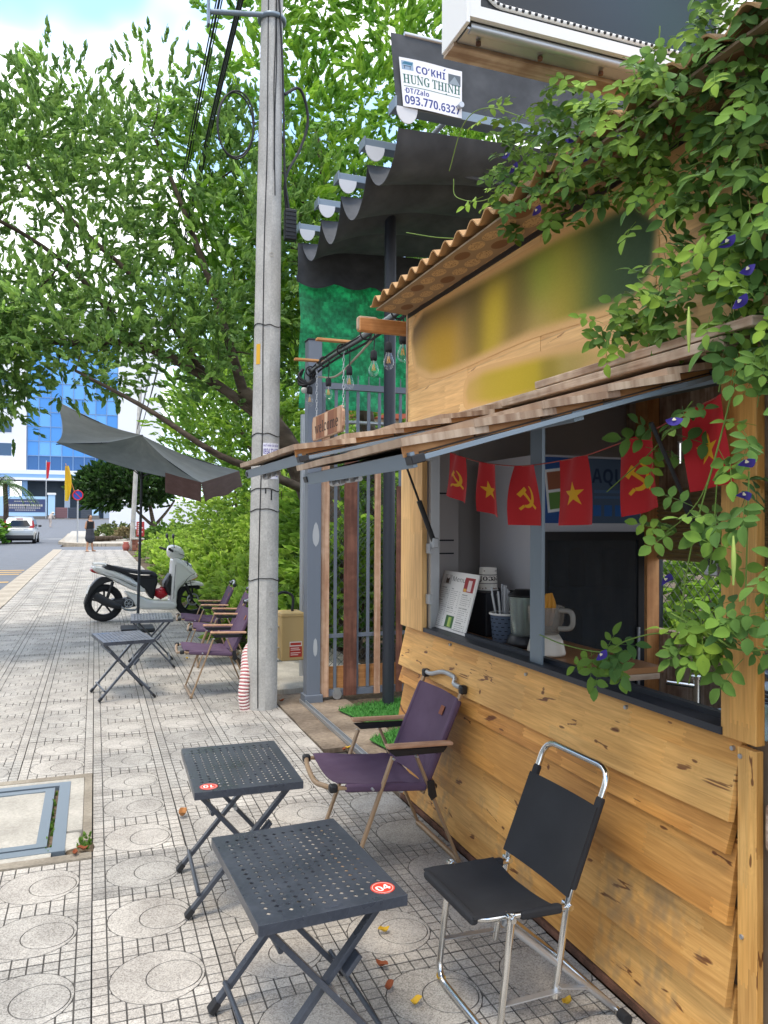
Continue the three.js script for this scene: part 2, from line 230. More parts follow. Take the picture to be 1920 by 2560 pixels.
// kerb stones, one by one
{
  const kerb = new THREE.Group(); kerb.name = 'kerb'; kerb.userData = { kind: 'structure' }; scene.add(kerb);
  const R = rng(5), gs = [0.985, 0.99].map((l) => merged(rbox(0.38, 0.2, l, 0, -0.1, 0, 0.015, null, 2)));
  for (let k = 0; k < 38; k++) { const m = piece('kerb_stone', gs[k % 2], M.kerbStone, kerb); m.position.set(-1.625 + (R() - 0.5) * 0.008, 0.004 + (R() - 0.5) * 0.006, -2.2 - k - 0.5 + 0.5); m.rotation.y = (R() - 0.5) * 0.004; }
}
// terrazzo paving tiles: 8 x 8 cast cells round a big disc with a smaller one inside it
const TILE = 0.4, tileGeo = (() => {
  const h = 0.397 / 2, n = 8, c = 0.4 / n, gap = 0.0028, R1 = 0.148, r1 = { x: 0.002, y: 0.0 }, R2 = 0.086, r2 = { x: 0.052, y: -0.014 };
  const polys = [];
  for (let j = 0; j < n; j++) for (let i = 0; i < n; i++) {
    let x0 = -0.2 + i * c + gap, x1 = -0.2 + (i + 1) * c - gap, y0 = -0.2 + j * c + gap, y1 = -0.2 + (j + 1) * c - gap; x0 = Math.max(x0, -h); x1 = Math.min(x1, h); y0 = Math.max(y0, -h); y1 = Math.min(y1, h);
    const edge = []; for (const [a, b] of [[[x0, y0], [x1, y0]], [[x1, y0], [x1, y1]], [[x1, y1], [x0, y1]], [[x0, y1], [x0, y0]]]) for (let k = 0; k < 10; k++) edge.push([lerp(a[0], b[0], k / 10), lerp(a[1], b[1], k / 10)]);
    const out = edge.map((p) => Math.hypot(p[0] - r1.x, p[1] - r1.y) > R1 + gap);
    if (!out.some((v) => v)) continue;
    if (out.every((v) => v)) { polys.push([[x0, y0], [x1, y0], [x1, y1], [x0, y1]]); continue; }
    let s = 0; while (!(out[s] && !out[(s - 1 + 40) % 40])) s++;
    const run = []; for (let k = 0; k < 40 && out[(s + k) % 40]; k++) run.push(edge[(s + k) % 40]);
    if (run.length < 3) continue;
    const A = run[run.length - 1], B = run[0], a0 = Math.atan2(A[1] - r1.y, A[0] - r1.x); let d = Math.atan2(B[1] - r1.y, B[0] - r1.x) - a0; while (d > Math.PI) d -= 2 * Math.PI; while (d < -Math.PI) d += 2 * Math.PI;
    const arcs = [1, 2, 3].map((k) => [r1.x + (R1 + gap) * Math.cos(a0 + (d * k) / 4), r1.y + (R1 + gap) * Math.sin(a0 + (d * k) / 4)]);
    const thin = run.filter((p, k) => k === 0 || k === run.length - 1 || k % 2 === 0 || ((p[0] === x0 || p[0] === x1) && (p[1] === y0 || p[1] === y1)));
    polys.push([...thin, ...arcs]);
  }
  const circ = (o, r, n2 = 36) => Array.from({ length: n2 }, (_, k) => [o.x + r * Math.cos((k / n2) * 2 * Math.PI), o.y + r * Math.sin((k / n2) * 2 * Math.PI)]);
  return (x0 = -1, x1 = 1) => {
    const cut = (p, k, sgn) => { const o = []; for (let i = 0; i < p.length; i++) { const a = p[i], b = p[(i + 1) % p.length], fa = sgn * (a[0] - k) >= 0, fb = sgn * (b[0] - k) >= 0; if (fa) o.push(a); if (fa !== fb) { const t = (k - a[0]) / (b[0] - a[0]); o.push([k, a[1] + (b[1] - a[1]) * t]); } } return o; };
    const clip = (p) => cut(cut(p, x0, 1), x1, -1), g = [];
    const add = (p, holes = []) => { p = clip(p); if (p.length < 3) return; const s = new THREE.Shape(p.map((q) => new THREE.Vector2(...q))); for (const q of holes) s.holes.push(new THREE.Path(q.map((e) => new THREE.Vector2(...e)))); g.push(new THREE.ExtrudeGeometry(s, { depth: 0.0026, bevelEnabled: false })); };
    polys.forEach((p) => add(p));
    const whole = x0 < -0.3 && x1 > 0.3;
    if (whole) { add(circ(r1, R1), [circ(r2, R2 + 0.004)]); add(circ(r2, R2)); } else add(circ(r1, R1));
    const top = merged(g.map((q) => q.rotateX(-Math.PI / 2).translate(0, -0.0026, 0)));
    const base = fit(bar3(Math.max(x0, -h), Math.min(x1, h), -0.03, -0.0026, -h, h));
    return mergeGeometries([top, base], true);
  };
})();
{
  const walk = new THREE.Group(); walk.name = 'sidewalk'; walk.userData = { kind: 'structure' }; scene.add(walk);
  const full0 = tileGeo(), fulls = [0, 1, 2, 3].map((k) => { const g = full0.clone(), u = g.attributes.uv; for (let i = 0; i < u.count; i++) u.setXY(i, u.getX(i) + k * 0.213, u.getY(i) + k * 0.371); return g; }), right = tileGeo(-1, -0.0285), rightNear = tileGeo(-1, 0.132), left = tileGeo(-0.02, 1), R = rng(21), list = [];
  for (let j = -4; j < 90; j++) for (let i = -4; i <= 3; i++) {
    if (i < 0 && i > -4 && j >= 2 && j <= 4) continue;
    const x = 0.0015 + 0.4 * i + 0.2, z = -(2.83 + 0.4 * j) - 0.2, jit = R(), low = i === 0 && j === 2 ? -0.010 : i === 0 && j === 3 ? -0.003 : 0;
    const e = new THREE.Euler((R() - 0.5) * 0.006 + (low ? 0.02 : 0), (R() - 0.5) * 0.006, (R() - 0.5) * 0.006);
    list.push({ g: i === 3 ? (z > -4.6 ? rightNear : right) : i === -4 ? left : fulls[Math.floor(R() * 4)], x, y: (jit - 0.5) * 0.0035 + low, z, e, m: Math.floor(R() * 3), near: -z + Math.abs(x - 0.3) * 0.4 });
  }
  list.sort((a, b) => a.near - b.near);
  const mats = M.terrazzo.map((t) => [t, M.groove]);
  list.slice(0, 300).forEach((t) => { const m = piece('paving_tile', t.g, mats[t.m], walk); m.position.set(t.x, t.y, t.z); m.rotation.copy(t.e); });
  const rest = list.slice(300), o = new THREE.Object3D();
  for (const g of [...fulls, right, rightNear, left]) for (let k = 0; k < 3; k++) {
    const part = rest.filter((t) => t.g === g && t.m === k); if (!part.length) continue;
    const im = new THREE.InstancedMesh(g, mats[k], part.length); im.name = 'paving_tiles_beyond'; im.userData.kind = 'stuff'; im.castShadow = im.receiveShadow = true;
    part.forEach((t, n) => { o.position.set(t.x, t.y, t.z); o.rotation.copy(t.e); o.updateMatrix(); im.setMatrixAt(n, o.matrix); }); walk.add(im);
  }
}
// strip of rough concrete, gate track and slab between pavement and garden
struct('concrete_strip', [slab(8, 30, (u, v) => { const z = lerp(-4.83, -6.45, v), x = lerp(1.376 + 0.012 * noise2(z * 5, 1), 1.95, u); return [x, 0.002 + 0.012 * fbm(x * 5, z * 5, 3), z]; }, 0.03, (u, v) => [u * 0.5, v * 2.6])], M.soilConcrete);
struct('concrete_path', [slab(4, 10, (u, v) => [lerp(1.46, 2.5, u), 0.035 + 0.006 * noise2(u * 5, v * 9), lerp(-6.5, -8.6, v)], 0.05, (u, v) => [u, v * 2.1])], M.cement);
tag(obj('gate_track', [bar3(1.555, 1.562, 0.012, 0.036, -6.12, -3.3), bar3(1.588, 1.595, 0.012, 0.036, -6.12, -3.3), bar3(1.555, 1.595, 0.008, 0.014, -6.12, -3.3)], M.galv), 'dull steel guide track let into the concrete strip beside the kiosk', 'track');
struct('kiosk_apron', [slab(6, 10, (u, v) => { const x = lerp(1.545, 1.95, u), z = lerp(-3.2, -4.828, v); return [x, 0.002 + 0.01 * fbm(x * 5, z * 5, 3), z]; }, 0.03, (u, v) => [u * 0.4, v * 1.6])], M.soilConcrete);
// second pavement beyond the side street
{
  const far = new THREE.Group(); far.name = 'far_sidewalk'; far.userData = { kind: 'structure' }; scene.add(far);
  const shape = new THREE.Shape(); shape.moveTo(8, -47.2); shape.lineTo(0.6, -47.2); shape.quadraticCurveTo(-1.5, -47.4, -1.95, -52); shape.lineTo(-1.95, -76); shape.lineTo(8, -76); shape.closePath();
  const top = new THREE.ExtrudeGeometry(shape, { depth: 0.12, bevelEnabled: false, curveSegments: 16 }).rotateX(Math.PI / 2); 
  { const p = top.attributes.position; for (let i = 0; i < p.count; i++) { p.setY(i, p.getY(i) + rise(p.getZ(i)) * 0.8); } top.computeVertexNormals(); }
  piece('paving', merged(top), M.cement, far);
  const pts = []; for (let k = 0; k <= 20; k++) { const t = k / 20; const a = V(0.6, 0, -47.2), b = V(-1.5, 0, -47.4), c = V(-1.95, 0, -52); pts.push(V((1 - t) ** 2 * a.x + 2 * t * (1 - t) * b.x + t * t * c.x, 0.0, (1 - t) ** 2 * a.z + 2 * t * (1 - t) * b.z + t * t * c.z)); }
  for (let z = -54; z >= -70; z -= 4) pts.push(V(-1.95, rise(z) * 0.8, z)); pts.unshift(V(8, 0, -47.2), V(4, 0, -47.2));
  for (let k = 0; k < pts.length - 1; k++) piece('kerb_stone', merged(beam(pts[k], pts[k + 1], 0.3, 0.3, [0, 1, 0], 0.02)), M.kerbStone, far).position.y = -0.1;
}
// utility cover set in the pavement
{
  const t = thing('utility_cover', 'concrete utility cover with grey steel angle frame set in the pavement', 'manhole cover', [-0.6, 0, -4.23]);
  const x1 = 0.598, z1 = 0.598;
  obj('surround', [bar3(-x1, x1, -0.03, 0.006, z1 - 0.06, z1), bar3(-x1, x1, -0.03, 0.006, -z1, -z1 + 0.06), bar3(-x1, -x1 + 0.06, -0.03, 0.006, -z1 + 0.06, z1 - 0.06), bar3(x1 - 0.04, x1, -0.03, 0.006, -z1 + 0.06, z1 - 0.2)], M.cementTan, t);
  const ring = (o, i, y) => [bar3(-o, o, -0.05, y, i, o), bar3(-o, o, -0.05, y, -o, -i), bar3(-o, -i, -0.05, y, -i, i), bar3(i, o, -0.05, y, -i, i)];
  obj('concrete_collar', [bar3(-0.535, 0.43, -0.05, 0.003, 0.484, 0.538), rbox(0.09, 0.05, 0.2, 0.51, -0.022, 0.36, 0.02), bar3(-0.535, 0.555, -0.05, 0.003, -0.538, -0.484), bar3(-0.535, -0.487, -0.05, 0.003, -0.484, 0.484), bar3(0.487, 0.556, -0.05, 0.003, -0.484, 0.25)], M.cement, t);
  obj('outer_frame', ring(0.486, 0.43, 0.006), M.steelFrame, t);
  obj('inner_frame', ring(0.408, 0.362, 0.004), M.steelFrame, t);
  obj('cover_slab', slab(12, 12, (u, v) => [lerp(-0.362, 0.362, u), -0.004 + 0.004 * fbm(u * 8, v * 8, 3), lerp(0.362, -0.362, v)], 0.04, (u, v) => [u * 0.72, v * 0.72]), M.cement, t);
  obj('joint_dirt', ring(0.43, 0.408, -0.02), M.soil, t);
  obj('loose_soil', new THREE.SphereGeometry(0.09, 12, 6).scale(0.7, 0.12, 1.2).translate(0.55, -0.012, 0.44), M.soil, t);
}

// unseen houses across the road, added to close off the low sky on that side
{
  const H = [[9, 12, 8.2, '#cfc6b2', 'added unseen cream row house across the road with brown shutters'], [-2.5, 10.5, 10.5, '#b9c4c0', 'added unseen tall pale green row house across the road'], [-13.5, 10.8, 7.4, '#c9b49a', 'added unseen sand coloured low row house across the road'], [-25, 11.5, 11.2, '#bfc3c9', 'added unseen light grey four storey row house across the road'], [-37, 11.8, 8.6, '#d2c3a4', 'added unseen ochre row house across the road']];
  for (const [z, w, h, c, label] of H) {
    const t = thing('added_row_house', label, 'house', [-15.2, -0.05, z], Math.PI / 2), wall = std(c, 0.85);
    obj('wall', bar3(-w / 2, w / 2, 0, h, -8, 0), wall, t); obj('parapet', bar3(-w / 2 - 0.1, w / 2 + 0.1, h, h + 0.5, -8.1, 0.15), std('#d8d4cc', 0.8), t);
    for (let y = 3.4; y < h - 1.6; y += 3.1) for (let k = 0; k < 3; k++) { const x = -w / 2 + (k + 0.5) * (w / 3), f = obj('window', bar3(x - 0.75, x + 0.75, y, y + 1.6, 0, 0.06), std('#6d5a48', 0.7), t); obj('pane', bar3(x - 0.65, x + 0.65, y + 0.1, y + 1.5, 0.06, 0.08), phys('#3c4650', 0.1), f); }
    for (let k = 0; k < 2; k++) obj('shop_door', bar3(-w / 2 + 0.6 + k * (w / 2), -0.6 + k * (w / 2), 0, 2.6, 0, 0.05), std('#7d858c', 0.5), t);
  }
}
// ---------------------------------------------------------------- the kiosk
const KZ0 = -3.85, KZ1 = -1.49; // far and near end of the front
const kiosk = thing('coffee_kiosk', 'golden timber coffee kiosk with two propped plank hatches over a serving window', 'kiosk', [1.55, 0, -2.67]);
const K = (x, y, z) => [x - 1.55, y, z + 2.67]; // world to kiosk
const kb = (x0, x1, y0, y1, z0, z1) => bar3(x0 - 1.55, x1 - 1.55, y0, y1, z0 + 2.67, z1 + 2.67);
{
  const R = rng(31);
  const board = (name, y0, y1, z0, z1, xt, xb, mat) => { // a lapped board: its lower edge stands proud
    const h = y1 - y0, L = z1 - z0, g = slab(1, 26, (u, v) => { const z = lerp(z0, z1, v), wob = 0.004 * (noise2(z * 3.3, y0 * 31) - 0.5) * 2; return [lerp(xb, xt, u) - 1.55 + 0.003 * (noise2(z * 2, y1 * 9) - 0.5), (u < 0.5 ? y0 + wob : y1), z + 2.67]; }, -0.02, (u, v) => [v * L + y0 * 7.3, u * h + y0 * 3.1]);
    return obj(name, g, mat, kiosk);
  };
  board('siding_board', 0.035, 0.262, -3.84, -1.59, 1.578, 1.542, M.woodStained);
  board('siding_board', 0.228, 0.47, -3.9, -1.585, 1.575, 1.533, M.woodStained);
  board('siding_board', 0.438, 0.655, -3.885, -1.58, 1.575, 1.533, M.woods[1]);
  board('siding_board', 0.625, 0.74, -3.89, -1.583, 1.573, 1.534, M.woods[2]);
  board('siding_board', 0.712, 0.924, -3.87, -1.562, 1.57, 1.522, M.woods[0]);
  // screws in the top board
  for (const [y, z] of [[0.9, -3.3], [0.89, -2.62], [0.9, -2.02], [0.893, -1.585], [0.82, -3.82]]) obj('screw', rod(K(1.572, y, z), K(1.555, y, z), 0.008, 0.006, 10), M.galv, kiosk);
  // posts and trim
  obj('corner_post', G(rbox(0.03, 1.02, 0.285, -0.008, 1.435, -3.708 + 2.67, 0.004), 'y', [0.3, 0.2]), M.woodPale, kiosk);
  obj('corner_return', G(kb(1.56, 1.62, 0.925, 2.6, -3.85, -3.835), 'y', [1.3, 0.1]), M.woodPale, kiosk);
  obj('corner_post', G(rbox(0.03, 1.06, 0.118, 0.006, 1.452, -1.549 + 2.67, 0.004), 'y', [0.9, 0.5]), M.wood, kiosk);
  obj('trim_board', G(rbox(0.024, 0.905, 0.062, 0.008, 0.456, -1.525 + 2.67, 0.003), 'y', [0.1, 0.35]), M.wood, kiosk);
  for (const [y, z] of [[0.885, -1.545], [0.43, -1.54], [0.96, -1.6]]) obj('screw', rod(K(1.56, y, z), K(1.542, y, z), 0.008, 0.006, 10), M.galv, kiosk);
  obj('base_rail', [kb(1.535, 1.548, 0, 0.03, -3.86, -1.3), kb(1.535, 1.60, 0.0, 0.006, -3.86, -1.3)], M.rust, kiosk);
  obj('base_frame', [kb(1.58, 1.62, 0.0, 0.06, -3.8, -1.5)], M.darkPost, kiosk);
  // upper wall: four wide panels
  for (const [z0, z1] of [[-3.8, -3.1], [-3.097, -2.5], [-2.497, -1.9], [-1.897, -1.3]]) obj('wall_panel', G(kb(1.545, 1.565, 1.935, 2.66, z0, z1), 'z', [z0 * 1.7, 0.4]), M.woodPale, kiosk);
  obj('edge_strip', G(kb(1.538, 1.57, 1.93, 2.66, -3.815, -3.802), 'y'), M.weathered, kiosk);
  obj('ledge_plank', [G(rbox(0.16, 0.025, 0.95, -0.05, 1.955, -1.86 + 2.67, 0.004, [0, 0, 0.08]), 'z')], M.weathered, kiosk);
  obj('ledge_plank', [G(rbox(0.15, 0.028, 2.3, -0.06, 1.925, -2.62 + 2.67, 0.004, [0, 0, 0.1]), 'z')], M.weathered, kiosk);
  // window frame
  obj('window_sill', [kb(1.535, 1.62, 0.926, 0.946, -3.57, -1.6), kb(1.6, 1.625, 0.946, 0.962, -3.57, -1.6)], M.darkPost, kiosk);
  obj('window_head', kb(1.56, 1.62, 1.86, 1.93, -3.6, -1.5), M.darkPost, kiosk);
  obj('window_mullion', [kb(1.56, 1.568, 0.946, 1.86, -2.592, -2.51), kb(1.568, 1.62, 0.946, 1.86, -2.592, -2.584)], M.steelFrame, kiosk);
  const jamb = obj('window_jamb', [kb(1.56, 1.566, 0.946, 1.86, -3.565, -3.53), kb(1.566, 1.62, 0.946, 1.86, -3.565, -3.558)], M.galv, kiosk);
  for (const y of [1.09, 1.34, 1.8]) obj('hinge', [rbox(0.02, 0.05, 0.05, 0.005, y, -3.535 + 2.67, 0.004), rod(K(1.55, y - 0.02, -3.52), K(1.55, y + 0.025, -3.51), 0.008)], M.galv, kiosk);
  obj('window_jamb', [kb(1.575, 1.615, 0.946, 1.86, -1.64, -1.61)], M.galv, kiosk);
  // roof: corrugated sheet over a printed soffit
  const waveY = (z) => 0.02 * Math.cos((z / 0.122) * 2 * Math.PI);
  obj('roof_sheet', slab(3, 200, (u, v) => { const z = lerp(-3.86, -1.2, v); return [lerp(1.35, 3.1, u) - 1.55, lerp(2.615, 2.95, u) + waveY(z), z + 2.67]; }, 0.006, (u, v) => [u * 1.7, v * 2.6]), std('#b08a5c', 0.75), kiosk);
  const soffit = canvasTex(1024, 256, (c, W, H) => { c.fillStyle = '#8a7458'; c.fillRect(0, 0, W, H); const r = rng(9); for (let k = 0; k < 22; k++) { const x = 30 + k * 48 + r() * 8; for (let j = 0; j < 3; j++) { c.fillStyle = (k + j) % 4 === 1 ? '#6b4a2c' : '#b3956a'; c.beginPath(); c.ellipse(x + (j % 2) * 24, 44 + j * 80, 21, 30, 0, 0, 7); c.fill(); if ((k + j) % 4 !== 1) { c.fillStyle = 'rgba(80,55,30,0.75)'; for (let q = 0; q < 46; q++) { const a = r() * 6.3, d = Math.sqrt(r()); c.fillRect(x + (j % 2) * 24 + Math.cos(a) * 19 * d, 44 + j * 80 + Math.sin(a) * 28 * d, 2.2, 2.6); } } } } });
  obj('soffit', slab(1, 1, (u, v) => [lerp(1.37, 1.60, u) - 1.55, lerp(2.585, 2.572, u), lerp(-3.82, -1.25, v) + 2.67], -0.008, (u, v) => [v, u]), std('#ffffff', 0.7, { map: soffit }), kiosk);
  obj('eave_angle', [kb(1.54, 1.60, 2.545, 2.57, -3.8, -1.25)], M.blackPlastic, kiosk);
  // body: floor, walls, ceiling, all with thickness
  const inner = std('#a39480', 0.9), pan = std('#aaa4a0', 0.7);
  obj('floor', kb(1.6, 3.0, 0.03, 0.07, -3.84, -1.45), std('#3b3430', 0.8), kiosk);
  obj('front_lining', kb(1.6, 1.615, 0.07, 0.92, -3.8, -1.5), inner, kiosk);
  obj('back_wall', [kb(2.95, 3.0, 0.07, 0.88, -3.83, -1.45), kb(2.95, 3.0, 1.62, 2.6, -3.83, -1.45), kb(2.95, 3.0, 0.88, 1.62, -3.83, -3.72), kb(2.95, 3.0, 0.88, 1.62, -2.5, -1.45)], M.weathered, kiosk);
  obj('end_wall', [kb(1.62, 3.0, 0.07, 2.6, -3.845, -3.82)], pan, kiosk);
  obj('end_wall', [kb(1.62, 1.75, 0.07, 2.42, -1.47, -1.43), kb(2.45, 3.0, 0.07, 2.42, -1.47, -1.43), kb(1.75, 2.45, 2.1, 2.42, -1.47, -1.43), kb(1.62, 3.0, 2.46, 2.6, -1.47, -1.43)], M.weathered, kiosk);  // near end, out of view: doorway added to let light inside
  obj('ceiling', kb(1.62, 3.0, 2.42, 2.46, -3.82, -1.47), inner, kiosk);
  const door = obj('door_leaf', [kb(1.64, 1.83, 0.95, 1.87, -3.815, -3.775)], std('#bdb7b4', 0.5), kiosk);
  for (const y of [1.3, 1.37, 1.62]) obj('vent_slot', kb(1.67, 1.8, y, y + 0.008, -3.775, -3.768), M.blackPlastic, door);
  for (const z of [-3.25, -2.9]) obj('wall_post', G(kb(2.86, 2.94, 0.07, 2.42, z - 0.72, z - 0.62), 'y'), M.slatOak, kiosk);
  const blind = obj('roller_blind', slab(1, 24, (u, v) => [2.935 - 1.55, lerp(1.27, 1.66, v), lerp(-3.7, -2.5, u) + 2.67], 0.006, (u, v) => [v, u]), phys('#b09c70', 0.9, { transmission: 0.3, thickness: 0 }), kiosk);
  for (let k = 0; k < 16; k++) obj('slat', rod(K(2.928, 1.285 + k * 0.023, -3.7), K(2.928, 1.285 + k * 0.023, -2.5), 0.006, 0.006, 6), std('#a08d66', 0.8), blind);
  // counter
  obj('counter_top', G(rbox(0.42, 0.025, 1.2, 0.285, 0.915, -3.02 + 2.67, 0.004), 'z'), std('#a8784e', 0.35), kiosk);
  obj('counter_edge', G(kb(1.86, 2.03, 0.88, 0.902, -2.45, -2.425), 'x'), M.weathered, kiosk);
  const sink = obj('sink_cabinet', [kb(1.95, 2.6, 0.07, 0.74, -2.35, -1.55)], std('#23302c', 0.35), kiosk);
  obj('sink_top', kb(1.93, 2.62, 0.745, 0.76, -2.37, -1.53), phys('#1d3a33', 0.08, {}), sink);
  obj('faucet', [rod(K(2.02, 0.76, -2.22), K(2.02, 0.92, -2.22), 0.014), rod(K(2.02, 0.895, -2.22), K(1.93, 0.905, -2.27), 0.01), rod(K(2.02, 0.92, -2.22), K(2.02, 0.93, -2.22), 0.019)], M.chrome, sink);
  // rough slabs stacked at the near corner
  for (let k = 0; k < 15; k++) { const y0 = 0.02 + k * 0.128 + R() * 0.01; obj('corner_slab', G(rbox(0.1, 0.118, 0.26, 0.052 + R() * 0.02, y0 + 0.06, -1.358 + R() * 0.02 + 2.67, 0.012, [0, (R() - 0.5) * 0.1, 0]), 'z', [R(), R()]), M.weathered, kiosk); }
  obj('corner_post', G(kb(1.62, 1.7, 0, 2.6, -1.43, -1.2), 'y'), M.weathered, kiosk);
}
// propped hatches: lapped planks on a steel frame, gas struts at the ends
function hatch(z0, z1, hy, ox, oy, seed) {
  const a = V(1.56, hy, 0), b = V(ox, oy, 0), d = b.clone().sub(a), L = d.length(), u = d.normalize(), n = V(u.y, -u.x, 0); if (n.y < 0) n.negate();
  const P = (s, h, z) => V(a.x + u.x * s + n.x * h - 1.55, a.y + u.y * s + n.y * h, z + 2.67), R = rng(seed);
  const zc = (z0 + z1) / 2, ends = [z0 + 0.02, z1 - 0.012];
  const f = obj('hatch_frame', [...ends.map((z) => beam(P(0, 0.018, z), P(L, 0.018, z), 0.012, 0.036, [0, 0, 1], 0.001)), beam(P(L - 0.006, 0.018, z0 + 0.01), P(L - 0.006, 0.018, z1 - 0.005), 0.036, 0.012, [u.x, u.y, 0], 0.001), beam(P(0.02, 0.018, z0 + 0.01), P(0.02, 0.018, z1 - 0.005), 0.036, 0.03, [u.x, u.y, 0], 0.001), beam(P(L * 0.5, 0.014, z0 + 0.03), P(L * 0.5, 0.014, z1 - 0.02), 0.026, 0.03, [u.x, u.y, 0], 0.001)], M.steelFrame, kiosk);
  const n5 = 5, w = L / n5;
  for (let k = 0; k < n5; k++) { // lapped like shingles: each outer edge rests on the next plank
    const s0 = k * w - 0.02, s1 = (k + 1) * w + 0.015, e0 = z0 - 0.012 + (R() - 0.5) * 0.02, e1 = z1 + 0.012 + (R() - 0.5) * 0.024;
    const g = slab(2, 14, (q, v) => { const z = lerp(e0, e1, v), s = lerp(s0, s1, q) + (q > 0.9 ? 0.006 * (noise2(z * 9, k * 7 + seed) - 0.5) : 0), p = P(s, lerp(0.05, 0.07, q) + 0.003 * noise2(z * 4, k), z); return [p.x, p.y, p.z]; }, 0.018, (q, v) => [v * (z1 - z0) + k * 0.37 + seed, q * w]);
    obj('plank', g, M.weathered, f);
    obj('batten', G(beam(P(s0 + 0.03, 0.036, z1 - 0.03), P(s1 - 0.01, 0.042, z1 - 0.03), 0.03, 0.014, [0, 0, 1]), 'x'), M.slatOak, f);
  }
  obj('ply_lining', slab(1, 1, (q, v) => { const p = P(lerp(0.03, L - 0.03, q), 0.032, lerp(z0 + 0.03, z1 - 0.02, v)); return [p.x, p.y, p.z]; }, 0.004), std('#4b3d30', 0.8), f);
  for (const z of ends) obj('corner_cap', beam(P(L - 0.03, 0.018, z), P(L + 0.004, 0.018, z), 0.02, 0.04, [0, 0, 1], 0.002), M.blackPlastic, f);
  obj('latch_bolt', [rod(P(L - 0.05, -0.012, z0 + 0.22), P(L - 0.05, -0.012, z0 + 0.42), 0.007), rod(P(L - 0.05, -0.012, z0 + 0.14), P(L - 0.05, -0.012, z0 + 0.24), 0.012), ...[0.2, 0.29, 0.38].map((k) => beam(P(L - 0.07, -0.002, z0 + k), P(L - 0.03, -0.002, z0 + k), 0.03, 0.006, [0, 0, 1], 0))], M.galv, f);
  return f;
}
hatch(-3.557, -2.56, 1.885, 0.652, 1.668, 3);
hatch(-2.548, -1.6, 1.855, 0.666, 1.598, 8);
for (const [a, b] of [[[1.40, 1.78, -3.5], [1.565, 1.37, -3.5]], [[1.36, 1.74, -1.66], [1.57, 1.36, -1.66]]]) {
  const A = V(...K(...a)), B = V(...K(...b)), m = A.clone().lerp(B, 0.5);
  const g = obj('gas_strut', rod(m, B, 0.013, 0.013, 12), M.blackPlastic, kiosk);
  obj('strut_rod', rod(A, m, 0.006, 0.006, 8), M.wire, g); obj('strut_bracket', rbox(0.03, 0.05, 0.05, B.x, B.y, B.z, 0.006), M.galv, g);
}
obj('bracket_beam', G(rbox(0.3, 0.07, 0.05, -0.1, 2.515, -3.9 + 2.67, 0.006), 'x'), M.slatOak, kiosk);
obj('bracket_stub', G(rbox(0.11, 0.075, 0.054, -0.2, 2.522, -3.905 + 2.67, 0.012), 'x'), M.weathered, kiosk);

// wall signs over the hatches (their lettering is blurred beyond reading)
function softSign(name, label, pts, blobs, edge) {
  const ys = pts.map((p) => p[1]), zs = pts.map((p) => p[0]), y0 = Math.min(...ys), y1 = Math.max(...ys), z0 = Math.min(...zs), z1 = Math.max(...zs);
  const map = tex(256, 96, (x, y) => { const u = x / 255, v = y / 95; let w = 0.02, c = [edge[0] * 0.02, edge[1] * 0.02, edge[2] * 0.02]; for (const [bu, bv, su, sv, col] of blobs) { const g = Math.exp(-(((u - bu) / su) ** 2 + ((v - bv) / sv) ** 2)) * 2.2; w += g; for (let i = 0; i < 3; i++) c[i] += col[i] * g; } const pz = lerp(z0, z1, u), py = lerp(y0, y1, v); let dd = 9; for (let i = 0, j = pts.length - 1; i < pts.length; j = i++) { const [ax, ay] = pts[j], [bx, by] = pts[i], L = (bx - ax) ** 2 + (by - ay) ** 2, s = clamp(((pz - ax) * (bx - ax) + (py - ay) * (by - ay)) / L); dd = Math.min(dd, Math.hypot(pz - ax - (bx - ax) * s, py - ay - (by - ay) * s)); } const f = smooth(clamp((dd - 0.004) / 0.05)), wd = [222, 176, 114]; return c.map((q, i) => lerp(wd[i], q / w, f) + (hash(x, y, 4) - 0.5) * 5); });
  map.wrapS = map.wrapT = THREE.ClampToEdgeWrapping;
  const g = extrude(closedShape(pts.map(([z, y]) => [-z, y])), 0.001, 0), p = g.attributes.position, uv = new Float32Array(p.count * 2);
  for (let i = 0; i < p.count; i++) { uv[i * 2] = clamp((-p.getX(i) - z0) / (z1 - z0), 0.01, 0.99); uv[i * 2 + 1] = clamp((p.getY(i) - y0) / (y1 - y0), 0.01, 0.99); }
  g.setAttribute('uv', new THREE.BufferAttribute(uv, 2)); g.userData.uv = true; g.rotateY(Math.PI / 2).translate(1.5437, 0, 0);
  return tag(obj(name, g, std('#ffffff', 0.75, { map })), label, 'sign');
}
softSign('shop_sign', 'long wooden shop sign with blurred yellow and green lettering under the eave', [[-3.755, 2.40], [-3.70, 2.25], [-3.5, 2.175], [-3.2, 2.16], [-2.6, 2.17], [-1.95, 2.145], [-1.86, 2.22], [-1.86, 2.38], [-1.95, 2.48], [-2.4, 2.515], [-3.1, 2.535], [-3.6, 2.55], [-3.74, 2.5]],
  [[0.05, 0.2, 0.12, 0.4, [190, 152, 92]], [0.18, 0.45, 0.09, 0.5, [190, 146, 22]], [0.1, 0.95, 0.3, 0.3, [104, 80, 54]], [0.33, 0.2, 0.06, 0.5, [186, 146, 70]], [0.37, 0.6, 0.05, 0.5, [84, 68, 18]], [0.46, 0.5, 0.08, 0.5, [196, 168, 28]], [0.57, 0.4, 0.05, 0.5, [92, 74, 22]], [0.62, 0.1, 0.12, 0.3, [196, 158, 96]], [0.66, 0.7, 0.08, 0.5, [138, 146, 32]], [0.76, 0.4, 0.07, 0.5, [176, 156, 30]], [0.84, 0.5, 0.08, 0.6, [58, 82, 34]], [0.95, 0.6, 0.09, 0.6, [46, 72, 38]], [0.5, 1.0, 0.3, 0.18, [84, 84, 36]]], [150, 110, 60]);
